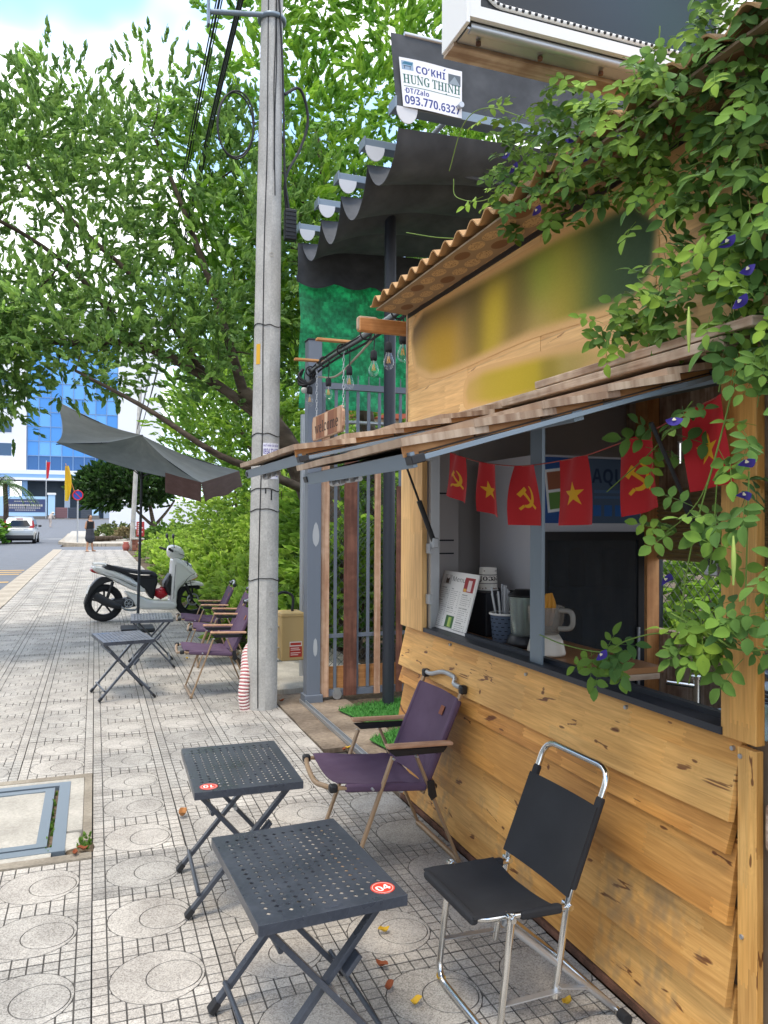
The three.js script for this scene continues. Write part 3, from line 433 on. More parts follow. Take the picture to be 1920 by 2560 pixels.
softSign('shop_sign', 'smaller yellow sign board with blurred lettering fixed just above the hatch planks', [[-3.14, 2.05], [-3.1, 1.97], [-2.8, 1.945], [-2.35, 1.945], [-2.13, 1.985], [-2.11, 2.05], [-2.2, 2.085], [-2.5, 2.11], [-2.95, 2.135], [-3.1, 2.12]],
  [[0.05, 0.5, 0.12, 0.8, [204, 164, 96]], [0.3, 0.5, 0.2, 0.6, [190, 164, 44]], [0.5, 0.55, 0.16, 0.6, [196, 170, 26]], [0.68, 0.6, 0.05, 0.7, [150, 130, 40]], [0.85, 0.5, 0.14, 0.6, [180, 156, 80]], [0.98, 0.4, 0.1, 0.6, [214, 174, 112]]], [200, 164, 100]);

// light box sign above, square to the front
{
  const t = thing('light_box_sign', 'white framed light box sign with black face and beaded border above the kiosk', 'sign', [1.46, 2.9, -2.065]);
  const w = 0.475, h = 1.05;
  obj('frame', [rbox(0.012, h, 0.17, -w, h / 2, 0, 0.002), rbox(0.012, h, 0.17, w, h / 2, 0, 0.002), rbox(w * 2 - 0.012, 0.012, 0.17, 0, h, 0, 0.002), bar3(-w + 0.006, w - 0.006, 0.012, h - 0.006, -0.085, -0.075), bar3(-w + 0.006, -w + 0.04, 0.02, h - 0.01, 0.065, 0.083), bar3(-w + 0.04, w - 0.04, 0.02, 0.055, 0.065, 0.083), bar3(w - 0.04, w - 0.006, 0.02, h - 0.01, 0.065, 0.083)], M.white, t);
  obj('tube_rail', [rod([-w + 0.02, 0.008, 0.05], [w - 0.02, 0.008, 0.05], 0.016), bar3(-w + 0.01, w - 0.01, -0.002, 0.004, -0.01, 0.06)], M.galv, t);
  obj('wood_strip', G(bar3(-w, w, -0.012, 0.004, -0.083, -0.012), 'x'), M.weathered, t);
  for (const x of [-0.41, -0.2, 0.02, 0.24]) obj('screw', rod([x, -0.006, 0.02], [x, -0.016, 0.02], 0.008, 0.008, 8), M.rust, t);
  const face = tex(128, 128, (x, y) => { const u = x / 127, v = y / 127, b = Math.exp(-(((u - 0.55) / 0.3) ** 2 + ((v - 0.2) / 0.25) ** 2)), q = Math.exp(-(((u - 0.85) / 0.2) ** 2 + ((v - 0.1) / 0.2) ** 2)); return [16 + 16 * b + 6 * q + hash(x, y) * 3, 22 + 26 * b + 20 * q, 25 + 32 * b + 8 * q]; });
  obj('sign_face', grid(1, 1, (u, v) => [lerp(-w + 0.04, w - 0.04, u), lerp(0.055, h - 0.02, v), 0.068]), phys('#ffffff', 0.35, { map: face }), t);
  const path = []; const rx = -w + 0.058, by = 0.078; for (let y = h - 0.05; y > by + 0.06; y -= 0.022) path.push([rx, y]); for (let k = 0; k <= 5; k++) { const a = Math.PI + (k / 5) * Math.PI / 2; path.push([rx + 0.06 + 0.06 * Math.cos(a), by + 0.06 + 0.06 * Math.sin(a)]); } for (let x = rx + 0.08; x < w - 0.06; x += 0.022) path.push([x, by]);
  const strip = obj('bead_strip', tube(path.map(([x, y]) => [x, y, 0.07]), 0.0085, 160, 6), M.white, t);
  obj('beads', path.map(([x, y]) => new THREE.SphereGeometry(0.0055, 6, 4).translate(x, y, 0.0785)), std('#3a3d42', 0.4), strip);
  obj('hanger', [rod([0.2, h, -0.05], [0.2, h + 0.4, -0.05], 0.015), rod([0.42, 0.1, -0.09], [0.42, 0.1, -0.5], 0.015), rod([0.42, 0.1, -0.09], [0.42, -0.28, -0.5], 0.015)], M.galv, t);
}
// ---------------------------------------------------------------- awning, net, gate, pole
{
  const t = thing('fabric_awning', 'dark grey sliding fabric awning sagging between five grey bars', 'awning', [1.7, 4.0, -5.6]);
  const zs = [-4.45, -5.03, -5.64, -6.2, -6.83].map((z) => z + 5.6), L = 2.3, R = rng(4);
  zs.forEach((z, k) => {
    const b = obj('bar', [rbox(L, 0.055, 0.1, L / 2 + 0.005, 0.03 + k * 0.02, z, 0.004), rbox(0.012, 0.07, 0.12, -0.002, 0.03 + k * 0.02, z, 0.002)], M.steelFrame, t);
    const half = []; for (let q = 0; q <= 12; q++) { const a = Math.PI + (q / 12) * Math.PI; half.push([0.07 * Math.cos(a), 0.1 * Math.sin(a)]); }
    obj('sky_lit_plate', extrude(half, 0.008).translate(0.07, 0.004 + k * 0.02, z + 0.056), std('#cfd0d2', 0.7), b);  // pale half-round plate stands in for the sky-lit top of the fabric
  });
  for (let k = 0; k < 4; k++) obj('fabric_bay', slab(20, 16, (u, v) => { const x = u * L + 0.035, s = 4 * v * (1 - v), z = lerp(zs[k], zs[k + 1], v); return [x + 0.015 * s, -0.1 + k * 0.02 + 0.02 * v - (0.13 + 0.1 * Math.exp(-u * 9)) * s ** 0.8 * (1 + 0.15 * Math.sin(u * 5 + k)) + 0.012 * Math.sin(u * 14 + v * 5 + k) * s + 0.1 * u, z]; }, 0.003, (u, v) => [u * L, v * 0.7 + k]), M.canopy, t);
  // upright front valance and scalloped rear one
  obj('front_valance', slab(24, 8, (u, v) => { const x = lerp(-0.01, L, u); return [x + 0.03 * v * (1 - u) - 0.02, lerp(0.46, 0.0 + 0.04 * Math.sin(u * 3.1), v), 1.18 + 0.025 * Math.sin(u * 9 + v * 2) * v]; }, 0.003, (u, v) => [u * L, v * 0.5]), M.canopy, t);
  obj('rear_valance', slab(48, 8, (u, v) => { const x = lerp(0, L, u), sc = 0.05 * Math.abs(Math.sin(u * Math.PI * 6.6)); return [x, lerp(-0.02, -0.36 - sc, v), -1.25 + 0.05 * Math.sin(u * 7) * v + 0.03 * Math.sin(v * 4 + u * 13) * v]; }, 0.003, (u, v) => [u * L, v * 0.5]), M.canopy, t);
  obj('runner', [rod([L * 0.86, 0.1, 1.3], [L * 0.86, 0.17, -1.35], 0.02), rod([0.42, 0.07, 1.25], [0.42, 0.15, -1.35], 0.018), rod([0.06, 0.47, 1.18], [L, 0.47, 1.18], 0.014)], M.galv, t);
  for (let k = 0; k < 3; k++) obj('fold', tube([[0.25 + k * 0.05, -0.12 - k * 0.03, 1.05 - k * 0.06], [0.9, -0.15 - k * 0.04, 1.04 - k * 0.05], [L, -0.08 - k * 0.03, 1.06 - k * 0.05]], 0.02, 20, 8), M.canopy, t);
}
{ // printed banner sewn to the valance
  const map = canvasTex(512, 362, (c, W, H) => {
    c.fillStyle = '#e8e8ea'; c.fillRect(0, 0, W, H); c.textBaseline = 'middle'; c.textAlign = 'center';
    c.fillStyle = '#8fa6bd'; c.fillRect(14, 22, 92, 66); c.fillStyle = '#31708c'; c.beginPath(); c.moveTo(16, 46); c.lineTo(40, 26); c.lineTo(106, 30); c.lineTo(96, 50); c.fill(); c.fillStyle = '#2c3440'; c.fillRect(30, 56, 60, 5); c.fillRect(34, 60, 5, 20); c.fillRect(78, 60, 5, 22);
    c.fillStyle = '#59646c'; c.fillRect(396, 40, 104, 80); c.fillStyle = '#8d9aa2'; c.beginPath(); c.moveTo(400, 116); c.lineTo(450, 52); c.lineTo(496, 116); c.fill();
    c.fillStyle = '#27357f'; c.font = 'bold 76px sans-serif'; c.textAlign = 'left'; c.fillText('CO KHI', 122, 70, 250); c.lineWidth = 8; c.strokeStyle = '#27357f'; c.beginPath(); c.arc(222, 46, 12, -0.3, 1.5); c.stroke(); c.beginPath(); c.moveTo(358, 30); c.lineTo(372, 14); c.stroke(); c.textAlign = 'center';
    c.fillStyle = '#1d5a4c'; c.font = 'bold 92px serif'; c.fillText('HUNG THINH', 258, 154, 484); c.lineWidth = 7; c.strokeStyle = '#1d5a4c'; c.beginPath(); c.arc(130, 118, 11, -0.5, 1.5); c.stroke(); c.beginPath(); c.arc(376, 204, 6, 0, 7); c.fill(); c.fillRect(20, 206, 476, 5);
    c.fillStyle = '#27357f'; c.font = 'bold 54px sans-serif'; c.textAlign = 'left'; c.fillText('DT/Zalo', 28, 240, 210); c.fillRect(22, 237, 20, 6);
    c.font = 'bold 88px sans-serif'; c.textAlign = 'center'; c.fillText('093.770.6327', 258, 308, 484);
  });
  tag(obj('trade_banner', slab(8, 4, (u, v) => { const x = lerp(1.712, 2.14, u), y = lerp(4.004, 4.3, v); return [x + 0.03 * (1 - v) * (1 - u), y, -4.384 + 0.006 * Math.sin(u * 5)]; }, 0.002, (u, v) => [u, v]), std('#ffffff', 0.6, { map })), 'white trade banner with blue and green lettering on the awning valance', 'banner');
}
{ // green shade net hung under the awning
  const map = tex(256, 256, (x, y) => { const v = (y % 8 < 3 ? -26 : 8) + (x % 6 < 1 ? -12 : 0) + (hash(x >> 1, y >> 1, 4) - 0.5) * 46 + (hash(x >> 4, y >> 5, 6) - 0.5) * 30 + (fbm(x / 40, y / 40, 3) - 0.5) * 90; return [64 + v * 0.4, 206 + v, 152 + v * 0.8]; }, [0.34, 0.34]);
  tag(obj('shade_net', slab(40, 30, (u, v) => { const x = lerp(1.74, 3.4, u), y = lerp(2.5, 3.72, v); return [x, y, -6.95 + 0.05 * Math.sin(u * 21 + v * 2) * (1 - v * 0.5) + 0.03 * Math.sin(v * 12 + u * 5)]; }, 0.001, (u, v) => [u * 1.66, v * 1.22]), phys('#ffffff', 0.9, { map, transmission: 0.65, thickness: 0 })), 'green woven shade net hanging below the awning behind the gate', 'net');
}
{ // steel gate with a few timber slats
  const t = thing('steel_gate', 'grey steel bar gate with a few pale and red timber slats', 'gate', [1.74, 0, -6.15]);
  const X = (x) => x - 1.74;
  obj('frame', [bar3(X(1.735), X(2.75), 2.555, 2.605, -0.02, 0.02), bar3(X(1.735), X(2.75), 0.035, 0.085, -0.02, 0.02), bar3(X(1.735), X(1.765), 0.085, 2.555, -0.018, 0.018), bar3(X(1.765), X(2.75), 0.51, 0.54, -0.012, 0.012), bar3(X(2.72), X(2.75), 0.085, 2.555, -0.018, 0.018)], M.greyPaint, t);
  [1.86, 1.955, 2.05, 2.145, 2.24, 2.335, 2.43, 2.525, 2.62].forEach((x) => { obj('bar', rbox(0.026, 2.46, 0.014, X(x), 1.32, 0.0, 0.002), M.greyPaint, t); if (x > 1.9) obj('spike', rod([X(x), 2.6, 0], [X(x), 2.68, 0], 0.006, 0.004, 6), M.greyPaint, t); });
  for (const [x0, x1, y1, m, o] of [[1.69, 1.796, 2.24, M.slatPale, 0.1], [1.925, 2.035, 1.98, M.slatRed, 0.5], [2.19, 2.242, 2.02, M.slatPale, 0.8], [2.386, 2.44, 1.76, M.slatRed, 0.2]]) obj('slat', G(rbox(x1 - x0, y1 - 0.03, 0.018, X((x0 + x1) / 2), (y1 + 0.03) / 2 + 0.005, 0.034, 0.002), 'y', [o, o * 3]), m, t);
  obj('kick_board', G(bar3(X(1.78), X(2.7), 0.09, 0.27, -0.03, -0.016), 'x'), M.slatOak, t);
  obj('caster', [new THREE.CylinderGeometry(0.038, 0.038, 0.025, 20).rotateX(Math.PI / 2).translate(X(1.87), 0.048, 0.03), bar3(X(1.845), X(1.895), 0.05, 0.1, 0.014, 0.018), bar3(X(1.845), X(1.895), 0.05, 0.1, 0.044, 0.048)], M.galv, t);
  for (const y of [0.32, 1.26]) obj('hinge', [rod([X(1.724), y - 0.05, 0.01], [X(1.724), y + 0.05, 0.01], 0.01)], M.rust, t);
}
{
  const t = thing('gate_post', 'square grey steel gate post with pale filler patches', 'post', [1.66, 0, -6.13]);
  obj('post', [rbox(0.115, 2.93, 0.115, 0, 1.465, 0, 0.006)], M.greyPaint, t);
  obj('cap', rbox(0.125, 0.012, 0.125, 0, 2.936, 0, 0.003), M.darkPost, t); obj('foot', [rbox(0.15, 0.07, 0.15, 0.0, 0.035, 0, 0.006)], M.greyPaint, t);
  for (const [y, h, w] of [[1.36, 0.2, 0.05], [0.45, 0.15, 0.035]]) obj('filler_patch', slab(6, 8, (u, v) => { const a = (v - 0.5) * 2, k = Math.sqrt(Math.max(0, 1 - a * a)) * (0.75 + 0.5 * noise2(v * 7, y)); return [0.012 + (u - 0.5) * w * k, y + a * h / 2, 0.0595]; }, 0.0012), std('#a9acae', 0.8), t);
}
tag(obj('round_post', [rod([2.18, 0, -5.75], [2.18, 3.9, -5.75], 0.047, 0.047, 24)], M.darkPost), 'dark round steel post carrying the awning behind the gate bars', 'post');
{ // utility pole
  const t = thing('utility_pole', 'tapering grey concrete utility pole with hose and stickers', 'pole', [1.243, 0, -6.09]);
  const lean = 0.0088, r = (y) => lerp(0.121, 0.068, y / 8.4);
  const P = (y, a, e = 0) => V(lean * y + (r(y) + e) * Math.sin(a), y, (r(y) + e) * Math.cos(a));
  obj('shaft', grid(40, 60, (u, v) => { const y = v * 8.4, p = P(y, u * 2 * Math.PI, 0.0012 * (fbm(u * 12, v * 60, 2) - 0.5)); return [p.x, p.y, p.z]; }, (u, v) => [u * 0.75, v * 8.4]), M.poleConcrete, t);
  for (const y of [1.01, 1.55, 1.71, 2.14, 3.0]) obj('wire_band', tube(Array.from({ length: 16 }, (_, k) => P(y + 0.012 * Math.sin(k * 1.3 + y), (k / 16) * 6.283, 0.003)), 0.0035, 48, 5, true), M.wire, t);
  for (const [a0, y0, y1] of [[-0.5, 0, 8], [0.1, 4.2, 8], [0.2, 4.0, 8]]) obj('wire', tube(Array.from({ length: 12 }, (_, k) => P(lerp(y0 + 0.02, y1, k / 11), a0 + 0.06 * Math.sin(k * 2 + a0 * 9), 0.004)), 0.004, 40, 5), M.wire, t);
  obj('cable', tube([P(6.2, -0.2, 0.01), P(5.6, 0.3, 0.02), P(5.1, 0.7, 0.02), P(4.7, 0.95, 0.02), P(4.2, 1.1, 0.03), P(3.95, 1.3, 0.06)], 0.009, 40, 6), M.wire, t);
  const br = obj('bracket', [rod([-0.45, 5.41, 0.0], [0.0, 5.45, 0.06], 0.02), rbox(0.02, 0.7, 0.06, -0.45, 5.65, 0, 0.003), rod([-0.45, 5.97, 0], [0, 5.97, 0.06], 0.02), tube(Array.from({ length: 14 }, (_, k) => P(5.45, (k / 14) * 6.283, 0.008)), 0.022, 40, 6, true)], M.steelFrame, t);
  obj('splice_box', [rbox(0.095, 0.25, 0.07, 0.2, 3.83, 0.02, 0.012), ...Array.from({ length: 7 }, (_, k) => bar3(0.155, 0.245, 3.735 + k * 0.032, 3.741 + k * 0.032, 0.055, 0.061))], M.blackPlastic, t);
  obj('cable', tube([[0.17, 3.95, 0.02], [0.16, 4.2, 0.03], [0.3, 4.5, -0.05], [0.36, 4.75, -0.05], [0.28, 4.95, 0], [0.14, 4.85, 0.06]], 0.012, 40, 6), M.wire, t);
  obj('cable_coil', [0, 1].map((k) => tube(Array.from({ length: 14 }, (_, q) => [-0.24 + 0.14 * Math.cos((q / 14) * 6.283), 4.55 + 0.26 * Math.sin((q / 14) * 6.283 + k * 0.1), 0.02 + k * 0.03]), 0.007, 50, 5, true)), M.wire, t);
  const phone = (line, num) => canvasTex(256, 160, (c, W, H) => { c.fillStyle = '#e4e2ea'; c.fillRect(0, 0, W, H); c.fillStyle = '#46358a'; c.textAlign = 'center'; c.textBaseline = 'middle'; c.font = 'bold 34px sans-serif'; c.fillText(line, 128, 32, 244); c.lineWidth = 3; c.strokeStyle = '#46358a'; for (const x of [50, 96, 140, 200]) { c.beginPath(); c.moveTo(x, 14); c.lineTo(x + 7, 6); c.stroke(); } c.font = 'bold 92px sans-serif'; c.fillText(num, 128, 102, 246); });
  const curved = (y0, y1, a0, a1, e) => grid(10, 2, (u, v) => { const p = P(lerp(y0, y1, v), lerp(a0, a1, u), e); return [p.x, p.y, p.z]; });
  obj('sticker', curved(1.972, 2.075, -0.38, 0.92, 0.0022), std('#ffffff', 0.6, { map: phone('HUT HAM CAU GIA RE', '0934 224 557') }), t);
  obj('sticker', curved(1.795, 1.905, -0.34, 0.86, 0.0022), std('#ffffff', 0.6, { map: phone('HUT HAM CAU GIA', '0989 434 25') }), t);
  obj('sticker', curved(2.69, 2.85, -1.1, -0.72, 0.002), std('#d8a52c', 0.6), t);
  for (const [y, a] of [[1.7, -0.2], [1.69, 0.22]]) obj('tape_mark', curved(y - 0.02 - (a > 0 ? 0.04 : 0), y + 0.02, a, a + 0.1, 0.002), M.wire, t);
  for (const [y, a] of [[0.9, 0.35], [1.22, 0.32], [0.62, 0.3], [3.55, 0.05]]) obj('cast_mark', tube(Array.from({ length: 10 }, (_, k) => { const q = (k / 10) * 6.283; return P(y + 0.017 * Math.sin(q), a + 0.14 * Math.cos(q), 0.0012); }), 0.0022, 24, 4, true), M.cement, t);
  const hp = [[-0.135, 0.0, 0.03], [-0.15, 0.12, 0.04], [-0.14, 0.22, 0.03], [-0.125, 0.31, 0.0], [-0.1, 0.42, -0.07], [-0.03, 0.5, -0.14]];
  const cv = new THREE.CatmullRomCurve3(hp.map(arr)), N = 46, rings = [[], []];
  for (let k = 0; k < N; k++) { const p = cv.getPointAt(k / N), d = cv.getTangentAt(k / N); rings[k % 2].push(along(new THREE.TorusGeometry(k % 2 ? 0.03 : 0.033, 0.011, 8, 18).rotateX(Math.PI / 2), p.clone().addScaledVector(d, -0.001), p.clone().addScaledVector(d, 0.001))); }
  const hose = obj('corrugated_hose', tube(hp, 0.029, 60, 12), std('#d9c9c2', 0.6), t);
  obj('white_rings', rings[0], std('#e2d5ce', 0.6), hose); obj('red_rings', rings[1], std('#b3555a', 0.6), hose);
}
// overhead cables along the street
for (let k = 0; k < 6; k++) { const x = 0.86 + k * 0.055, y = 5.55 + (k % 3) * 0.18; tag(obj('overhead_cable', tube([[x + 0.02, y + 0.25, 6], [x, y, -6.05], [x + 0.35, y - 0.55, -20], [x + 0.9, y - 0.1, -37.8]], 0.006 + (k % 2) * 0.004, 60, 6), M.wire), 'black overhead cable strung along the street from the pole bracket', 'cable', 'overhead cables on the pole bracket'); }
{ // meter cabinet behind the pole
  const t = thing('meter_cabinet', 'tan metal meter cabinet with a red and white label beside the pole', 'cabinet', [1.56, 0.5, -6.48]);
  obj('body', [rbox(0.2, 0.4, 0.24, 0, 0, 0, 0.012)], std('#c9ab72', 0.55), t);
  obj('lid_edge', [rbox(0.206, 0.012, 0.246, 0, 0.17, 0, 0.003)], std('#b89a62', 0.55), t);
  const map = canvasTex(128, 160, (c, W, H) => { c.fillStyle = '#e9dfd6'; c.fillRect(0, 0, W, H); c.fillStyle = '#bc3a2c'; c.fillRect(0, 50, W, 110); c.fillRect(8, 12, 112, 26); c.fillStyle = '#f2d8cc'; for (const [y, w] of [[64, 90], [82, 100], [112, 104], [132, 80]]) c.fillRect(10, y, w, 8); });
  obj('label', grid(1, 1, (u, v) => [lerp(-0.03, 0.075, u), lerp(-0.17, -0.04, v), 0.1215]), std('#ffffff', 0.6, { map }), t);
  obj('wall_bracket', [beam([-0.06, 0.08, -0.05], [-0.3, 0.08, 0.3], 0.03, 0.006, [0, 1, 0]), beam([-0.06, -0.1, -0.05], [-0.3, -0.1, 0.3], 0.03, 0.006, [0, 1, 0])], M.galv, t);
  obj('cable', tube([[0.02, 0.2, 0], [0.03, 0.32, -0.03], [-0.05, 0.36, -0.03], [-0.16, 0.34, 0.1]], 0.012, 24, 6), M.wire, t);
}
// conduit with cables from the kiosk to the gate post, lamps hung from it
{
  const t = thing('cable_conduit', 'grey conduit with taped black cables between kiosk and gate post', 'conduit', [1.6, 2.66, -5.0]);
  obj('pipe', rod([0.0, 0.0, 1.25], [0.03, 0.02, -1.1], 0.016), M.galv, t);
  [[-0.02, -0.02], [0.015, -0.03], [-0.005, 0.024]].forEach(([x, y], k) => obj('cable', tube([[x, y, 1.3], [x + 0.01, y - 0.01 - k * 0.004, 0.4], [x, y + 0.004, -0.4], [x + 0.03, y, -1.08], [x + 0.04, y - 0.12, -1.1]], 0.008, 40, 6), M.wire, t));
  obj('pale_cable', tube([[0.03, -0.02, 0.5], [0.02, -0.1, 0.1], [0.03, -0.14, -0.4], [0.04, -0.06, -0.9]], 0.008, 30, 6), std('#a39a88', 0.7), t);
  for (const z of [0.9, 0.35, -0.15, -0.6, -1.0]) obj('cable_tie', new THREE.TorusGeometry(0.038, 0.006, 6, 14).translate(0, 0, z), M.wire, t);
  for (const [z, l] of [[-0.1, 0.28], [-0.8, 0.24]]) obj('hanger_stick', G(rbox(l, 0.016, 0.05, -0.06, 0.045, z, 0.002), 'x'), M.slatOak, t);
  obj('cable_knot', [0, 1, 2].map((k) => tube([[-0.05, 0.02, -1.05], [-0.09, -0.04 - k * 0.03, -1.02], [-0.02, -0.1, -1.0], [0.05, -0.05 + k * 0.02, -1.03], [0, 0.03, -1.06]], 0.012, 24, 6)), M.wire, t);
}
const bulbs = [];
function pendant(x, y, z, label, small) { // y = top of the socket
  const t = thing('pendant_bulb', label, 'bulb', [x, y, z], 0, 'pendant bulbs on the conduit');
  obj('cord', tube([[0, 0, 0], [0.004, 0.06, 0], [0, 2.655 - y, 0.01]], 0.004, 12, 5), M.wire, t);
  obj('socket', lathe([[0.0, 0.002], [0.012, 0], [0.02, -0.012], [0.022, -0.045], [0.019, -0.062], [0, -0.062]], 0, 0, 0, 18), M.rubber, t);
  if (small) { obj('globe', new THREE.SphereGeometry(0.026, 18, 12).translate(0, -0.082, 0), std('#d9dbd6', 0.35), t); return t; }
  obj('glass', lathe([[0.014, -0.062], [0.016, -0.072], [0.024, -0.09], [0.031, -0.115], [0.031, -0.132], [0.024, -0.15], [0.012, -0.162], [0, -0.168]], 0, 0, 0, 24), M.glassPane, t);
  obj('filament', [0, 1, 2, 3].map((k) => rod([0.004 * Math.cos(k * 1.57), -0.085, 0.004 * Math.sin(k * 1.57)], [0.011 * Math.cos(k * 1.57), -0.125, 0.011 * Math.sin(k * 1.57)], 0.0018, 0.0018, 5)), std('#d8a23c', 0.5), t);
  obj('stem', rod([0, -0.062, 0], [0, -0.1, 0], 0.004, 0.002, 6), std('#c8c8c0', 0.3), t);
  return t;
}
pendant(1.6, 2.523, -4.017, 'pear shaped clear bulb hanging next to the golden kiosk wall');
pendant(1.6, 2.521, -4.24, 'pear shaped clear bulb in front of the dark round post');
pendant(1.6, 2.523, -4.5, 'pear shaped clear bulb third along from the kiosk wall');
pendant(1.6, 2.518, -4.99, 'pear shaped clear bulb beside the longer sign chain');
pendant(1.6, 2.522, -5.49, 'pear shaped clear bulb in front of the gate corner');
pendant(1.6, 2.544, -6.02, 'pear shaped clear bulb against the square gate post');
pendant(1.58, 2.61, -6.12, 'small round frosted bulb beside the cable knot on the gate post', true);
{ // welcome board on two chains
  const t = thing('welcome_board', 'stripy wooden board lettered welcome hanging on two chains', 'sign', [1.6, 2.19, -5.51]);
  const map = canvasTex(512, 160, (c, W, H) => { const r = rng(3); for (let k = 0; k < 9; k++) { const p = ['#9c6b4c', '#c9a283', '#8a5a42', '#b98a68', '#d6b394', '#7f5440'][Math.floor(r() * 6)]; c.fillStyle = p; c.fillRect((k * W) / 9, 0, W / 9 + 1, H); } c.fillStyle = 'rgba(70,40,24,0.25)'; for (let k = 0; k < 160; k++) c.fillRect(r() * W, r() * H, 1 + r() * 2, 20 + r() * 60); c.fillStyle = '#2b1c16'; c.font = 'bold 104px serif'; c.textAlign = 'center'; c.textBaseline = 'middle'; c.fillText('welcome', W / 2, H / 2 + 4, W * 0.86); });
  obj('board', [extrude([[-0.37, -0.1], [0.37, -0.1], [0.4, -0.06], [0.4, 0.04], [0.37, 0.085], [-0.37, 0.085], [-0.4, 0.04], [-0.4, -0.06]], 0.02, 0.002).rotateY(-Math.PI / 2)], M.slatPale, t);
  obj('lettered_face', grid(1, 1, (u, v) => [-0.0115, lerp(-0.092, 0.078, v), lerp(-0.36, 0.36, u)]), std('#ffffff', 0.7, { map }), t);
  for (const [z, top] of [[-0.3, 0.5], [0.39, 0.5]]) { const ls = []; for (let k = 0; k < 14; k++) ls.push(new THREE.TorusGeometry(0.011, 0.003, 5, 10).scale(0.7, 1.3, 1).rotateY(k % 2 ? 1.57 : 0).translate(0, 0.08 + k * (top - 0.06) / 14, z)); obj('chain', ls, M.galv, t); }
}
// ---------------------------------------------------------------- folding tables and chairs
function makeTable(label) {
  const t = thing('folding_table', label, 'table', [0, 0, 0], 0, 'perforated folding tables on the pavement'), w = 0.2, d = 0.285, H = 0.492;
  const holes = [], px = 0.0295, pz = 0.0295, r = 0.0078;
  for (let j = 0; j < 17; j++) for (let i = 0; i < 12; i++) { const x = (i - 5.5) * px, z = (j - 8) * pz; holes.push([[x - r, z], [x, z - r], [x + r, z], [x, z + r]]); }
  const s = new THREE.Shape([[-w, -d], [w, -d], [w, d], [-w, d]].map((p) => new THREE.Vector2(...p))); for (const h of holes) s.holes.push(new THREE.Path(h.map((p) => new THREE.Vector2(...p))));
  const top = obj('table_top', [new THREE.ExtrudeGeometry(s, { depth: 0.002, bevelEnabled: false }).rotateX(Math.PI / 2).translate(0, H, 0)], M.tableMetal, t);
  obj('rim', [rbox(0.003, 0.028, 2 * d, -w, H - 0.0135, 0, 0.001), rbox(0.003, 0.028, 2 * d, w, H - 0.0135, 0, 0.001), rbox(2 * w, 0.028, 0.003, 0, H - 0.0135, -d, 0.001), rbox(2 * w, 0.028, 0.003, 0, H - 0.0135, d, 0.001)], M.tableMetal, top);
  for (const [z, k] of [[d - 0.05, 0], [-d + 0.05, 0], [d - 0.085, 1], [-d + 0.085, 1]]) { // crossing leg pairs
    const sx = k ? -1 : 1, a = V(-sx * 0.175, H - 0.03, z), b = V(sx * 0.215, 0.014, z);
    const leg = obj('leg', beam(a, b, 0.016, 0.028, [0, 0, 1], 0.002), M.tableMetal, t);
    obj('foot_cap', beam(a.clone().lerp(b, 0.95), b.clone().lerp(a, -0.012), 0.021, 0.034, [0, 0, 1], 0.003), M.blackPlastic, leg);
  }
  obj('stretcher', rod([-0.175, 0.085, -d + 0.085], [-0.175, 0.085, d - 0.085], 0.008), M.tableMetal, t);
  obj('stretcher', rod([0.175, 0.085, -d + 0.05], [0.175, 0.085, d - 0.05], 0.008), M.tableMetal, t);
  obj('stretcher', rod([-0.13, 0.39, -d + 0.05], [-0.13, 0.39, d - 0.05], 0.008), M.tableMetal, t);
  for (const z of [d - 0.0675, -d + 0.0675]) obj('pivot', rod([0.018, 0.244, z - 0.03], [0.018, 0.244, z + 0.03], 0.008), M.galv, t);
  obj('lock_plate', beam([0.05, 0.285, d - 0.068], [0.09, 0.33, d - 0.068], 0.014, 0.035, [0, 0, 1]), M.tableMetal, t);
  return t;
}
const numberDisc = (txt) => canvasTex(128, 128, (c) => { c.fillStyle = '#d8402f'; c.fillRect(0, 0, 128, 128); c.strokeStyle = '#f0cfc6'; c.lineWidth = 4; c.beginPath(); c.arc(64, 64, 54, 0, 7); c.stroke(); c.fillStyle = '#f6f0ea'; c.font = 'bold 74px sans-serif'; c.textAlign = 'center'; c.textBaseline = 'middle'; c.fillText(txt, 64, 66); });
function sticker(t, txt, x, z, rot) { obj('number_sticker', new THREE.CircleGeometry(0.034, 28).rotateX(-Math.PI / 2).rotateY(rot).translate(x, 0.4935, z), std('#ffffff', 0.4, { map: numberDisc(txt) }), t).geometry.userData.uv = true; }
const keepUV = (g) => { g.userData.uv = true; return g; };
const table0 = makeTable('perforated dark grey folding table beside the black chair');
const place = (o, x, z, turn) => { o.position.set(x, 0, z); o.rotation.y = turn; };
const table1 = copyOf(table0, [0.552, 0, -3.16], -0.02, 'perforated dark grey folding table in front of the purple camp chair by the kiosk');
const table2 = copyOf(table0, [0.225, 0, -6.9], 0.16, 'perforated dark grey folding table set apart on the open pavement near the pole');
const table3 = copyOf(table0, [0.545, 0, -8.2], -0.05, 'perforated dark grey folding table under the parasol next to the scooter');
place(table0, 0.565, -2.185, 0.06);
for (const [t, txt, x, z, rot] of [[table0, '04', 0.155, 0.225, 1.75], [table1, '10', -0.145, 0.235, -1.65]]) piece('number_sticker', keepUV(new THREE.CylinderGeometry(0.033, 0.033, 0.0012, 28).rotateY(rot).translate(x, 0.4928, z)), std('#ffffff', 0.4, { map: numberDisc(txt) }), t);
{ // embossed mark on the near table
  const c = canvasTex(128, 32, (c) => { c.fillStyle = '#3a3f49'; c.fillRect(0, 0, 128, 32); c.fillStyle = '#4b515c'; c.font = 'bold 26px sans-serif'; c.textAlign = 'center'; c.textBaseline = 'middle'; c.fillText('LEVU', 64, 17); });
  piece('maker_mark', keepUV(grid(1, 1, (u, v) => [lerp(-0.025, 0.025, u), 0.4926, lerp(0.272, 0.26, v)])), std('#ffffff', 0.5, { map: c }), table0);
}

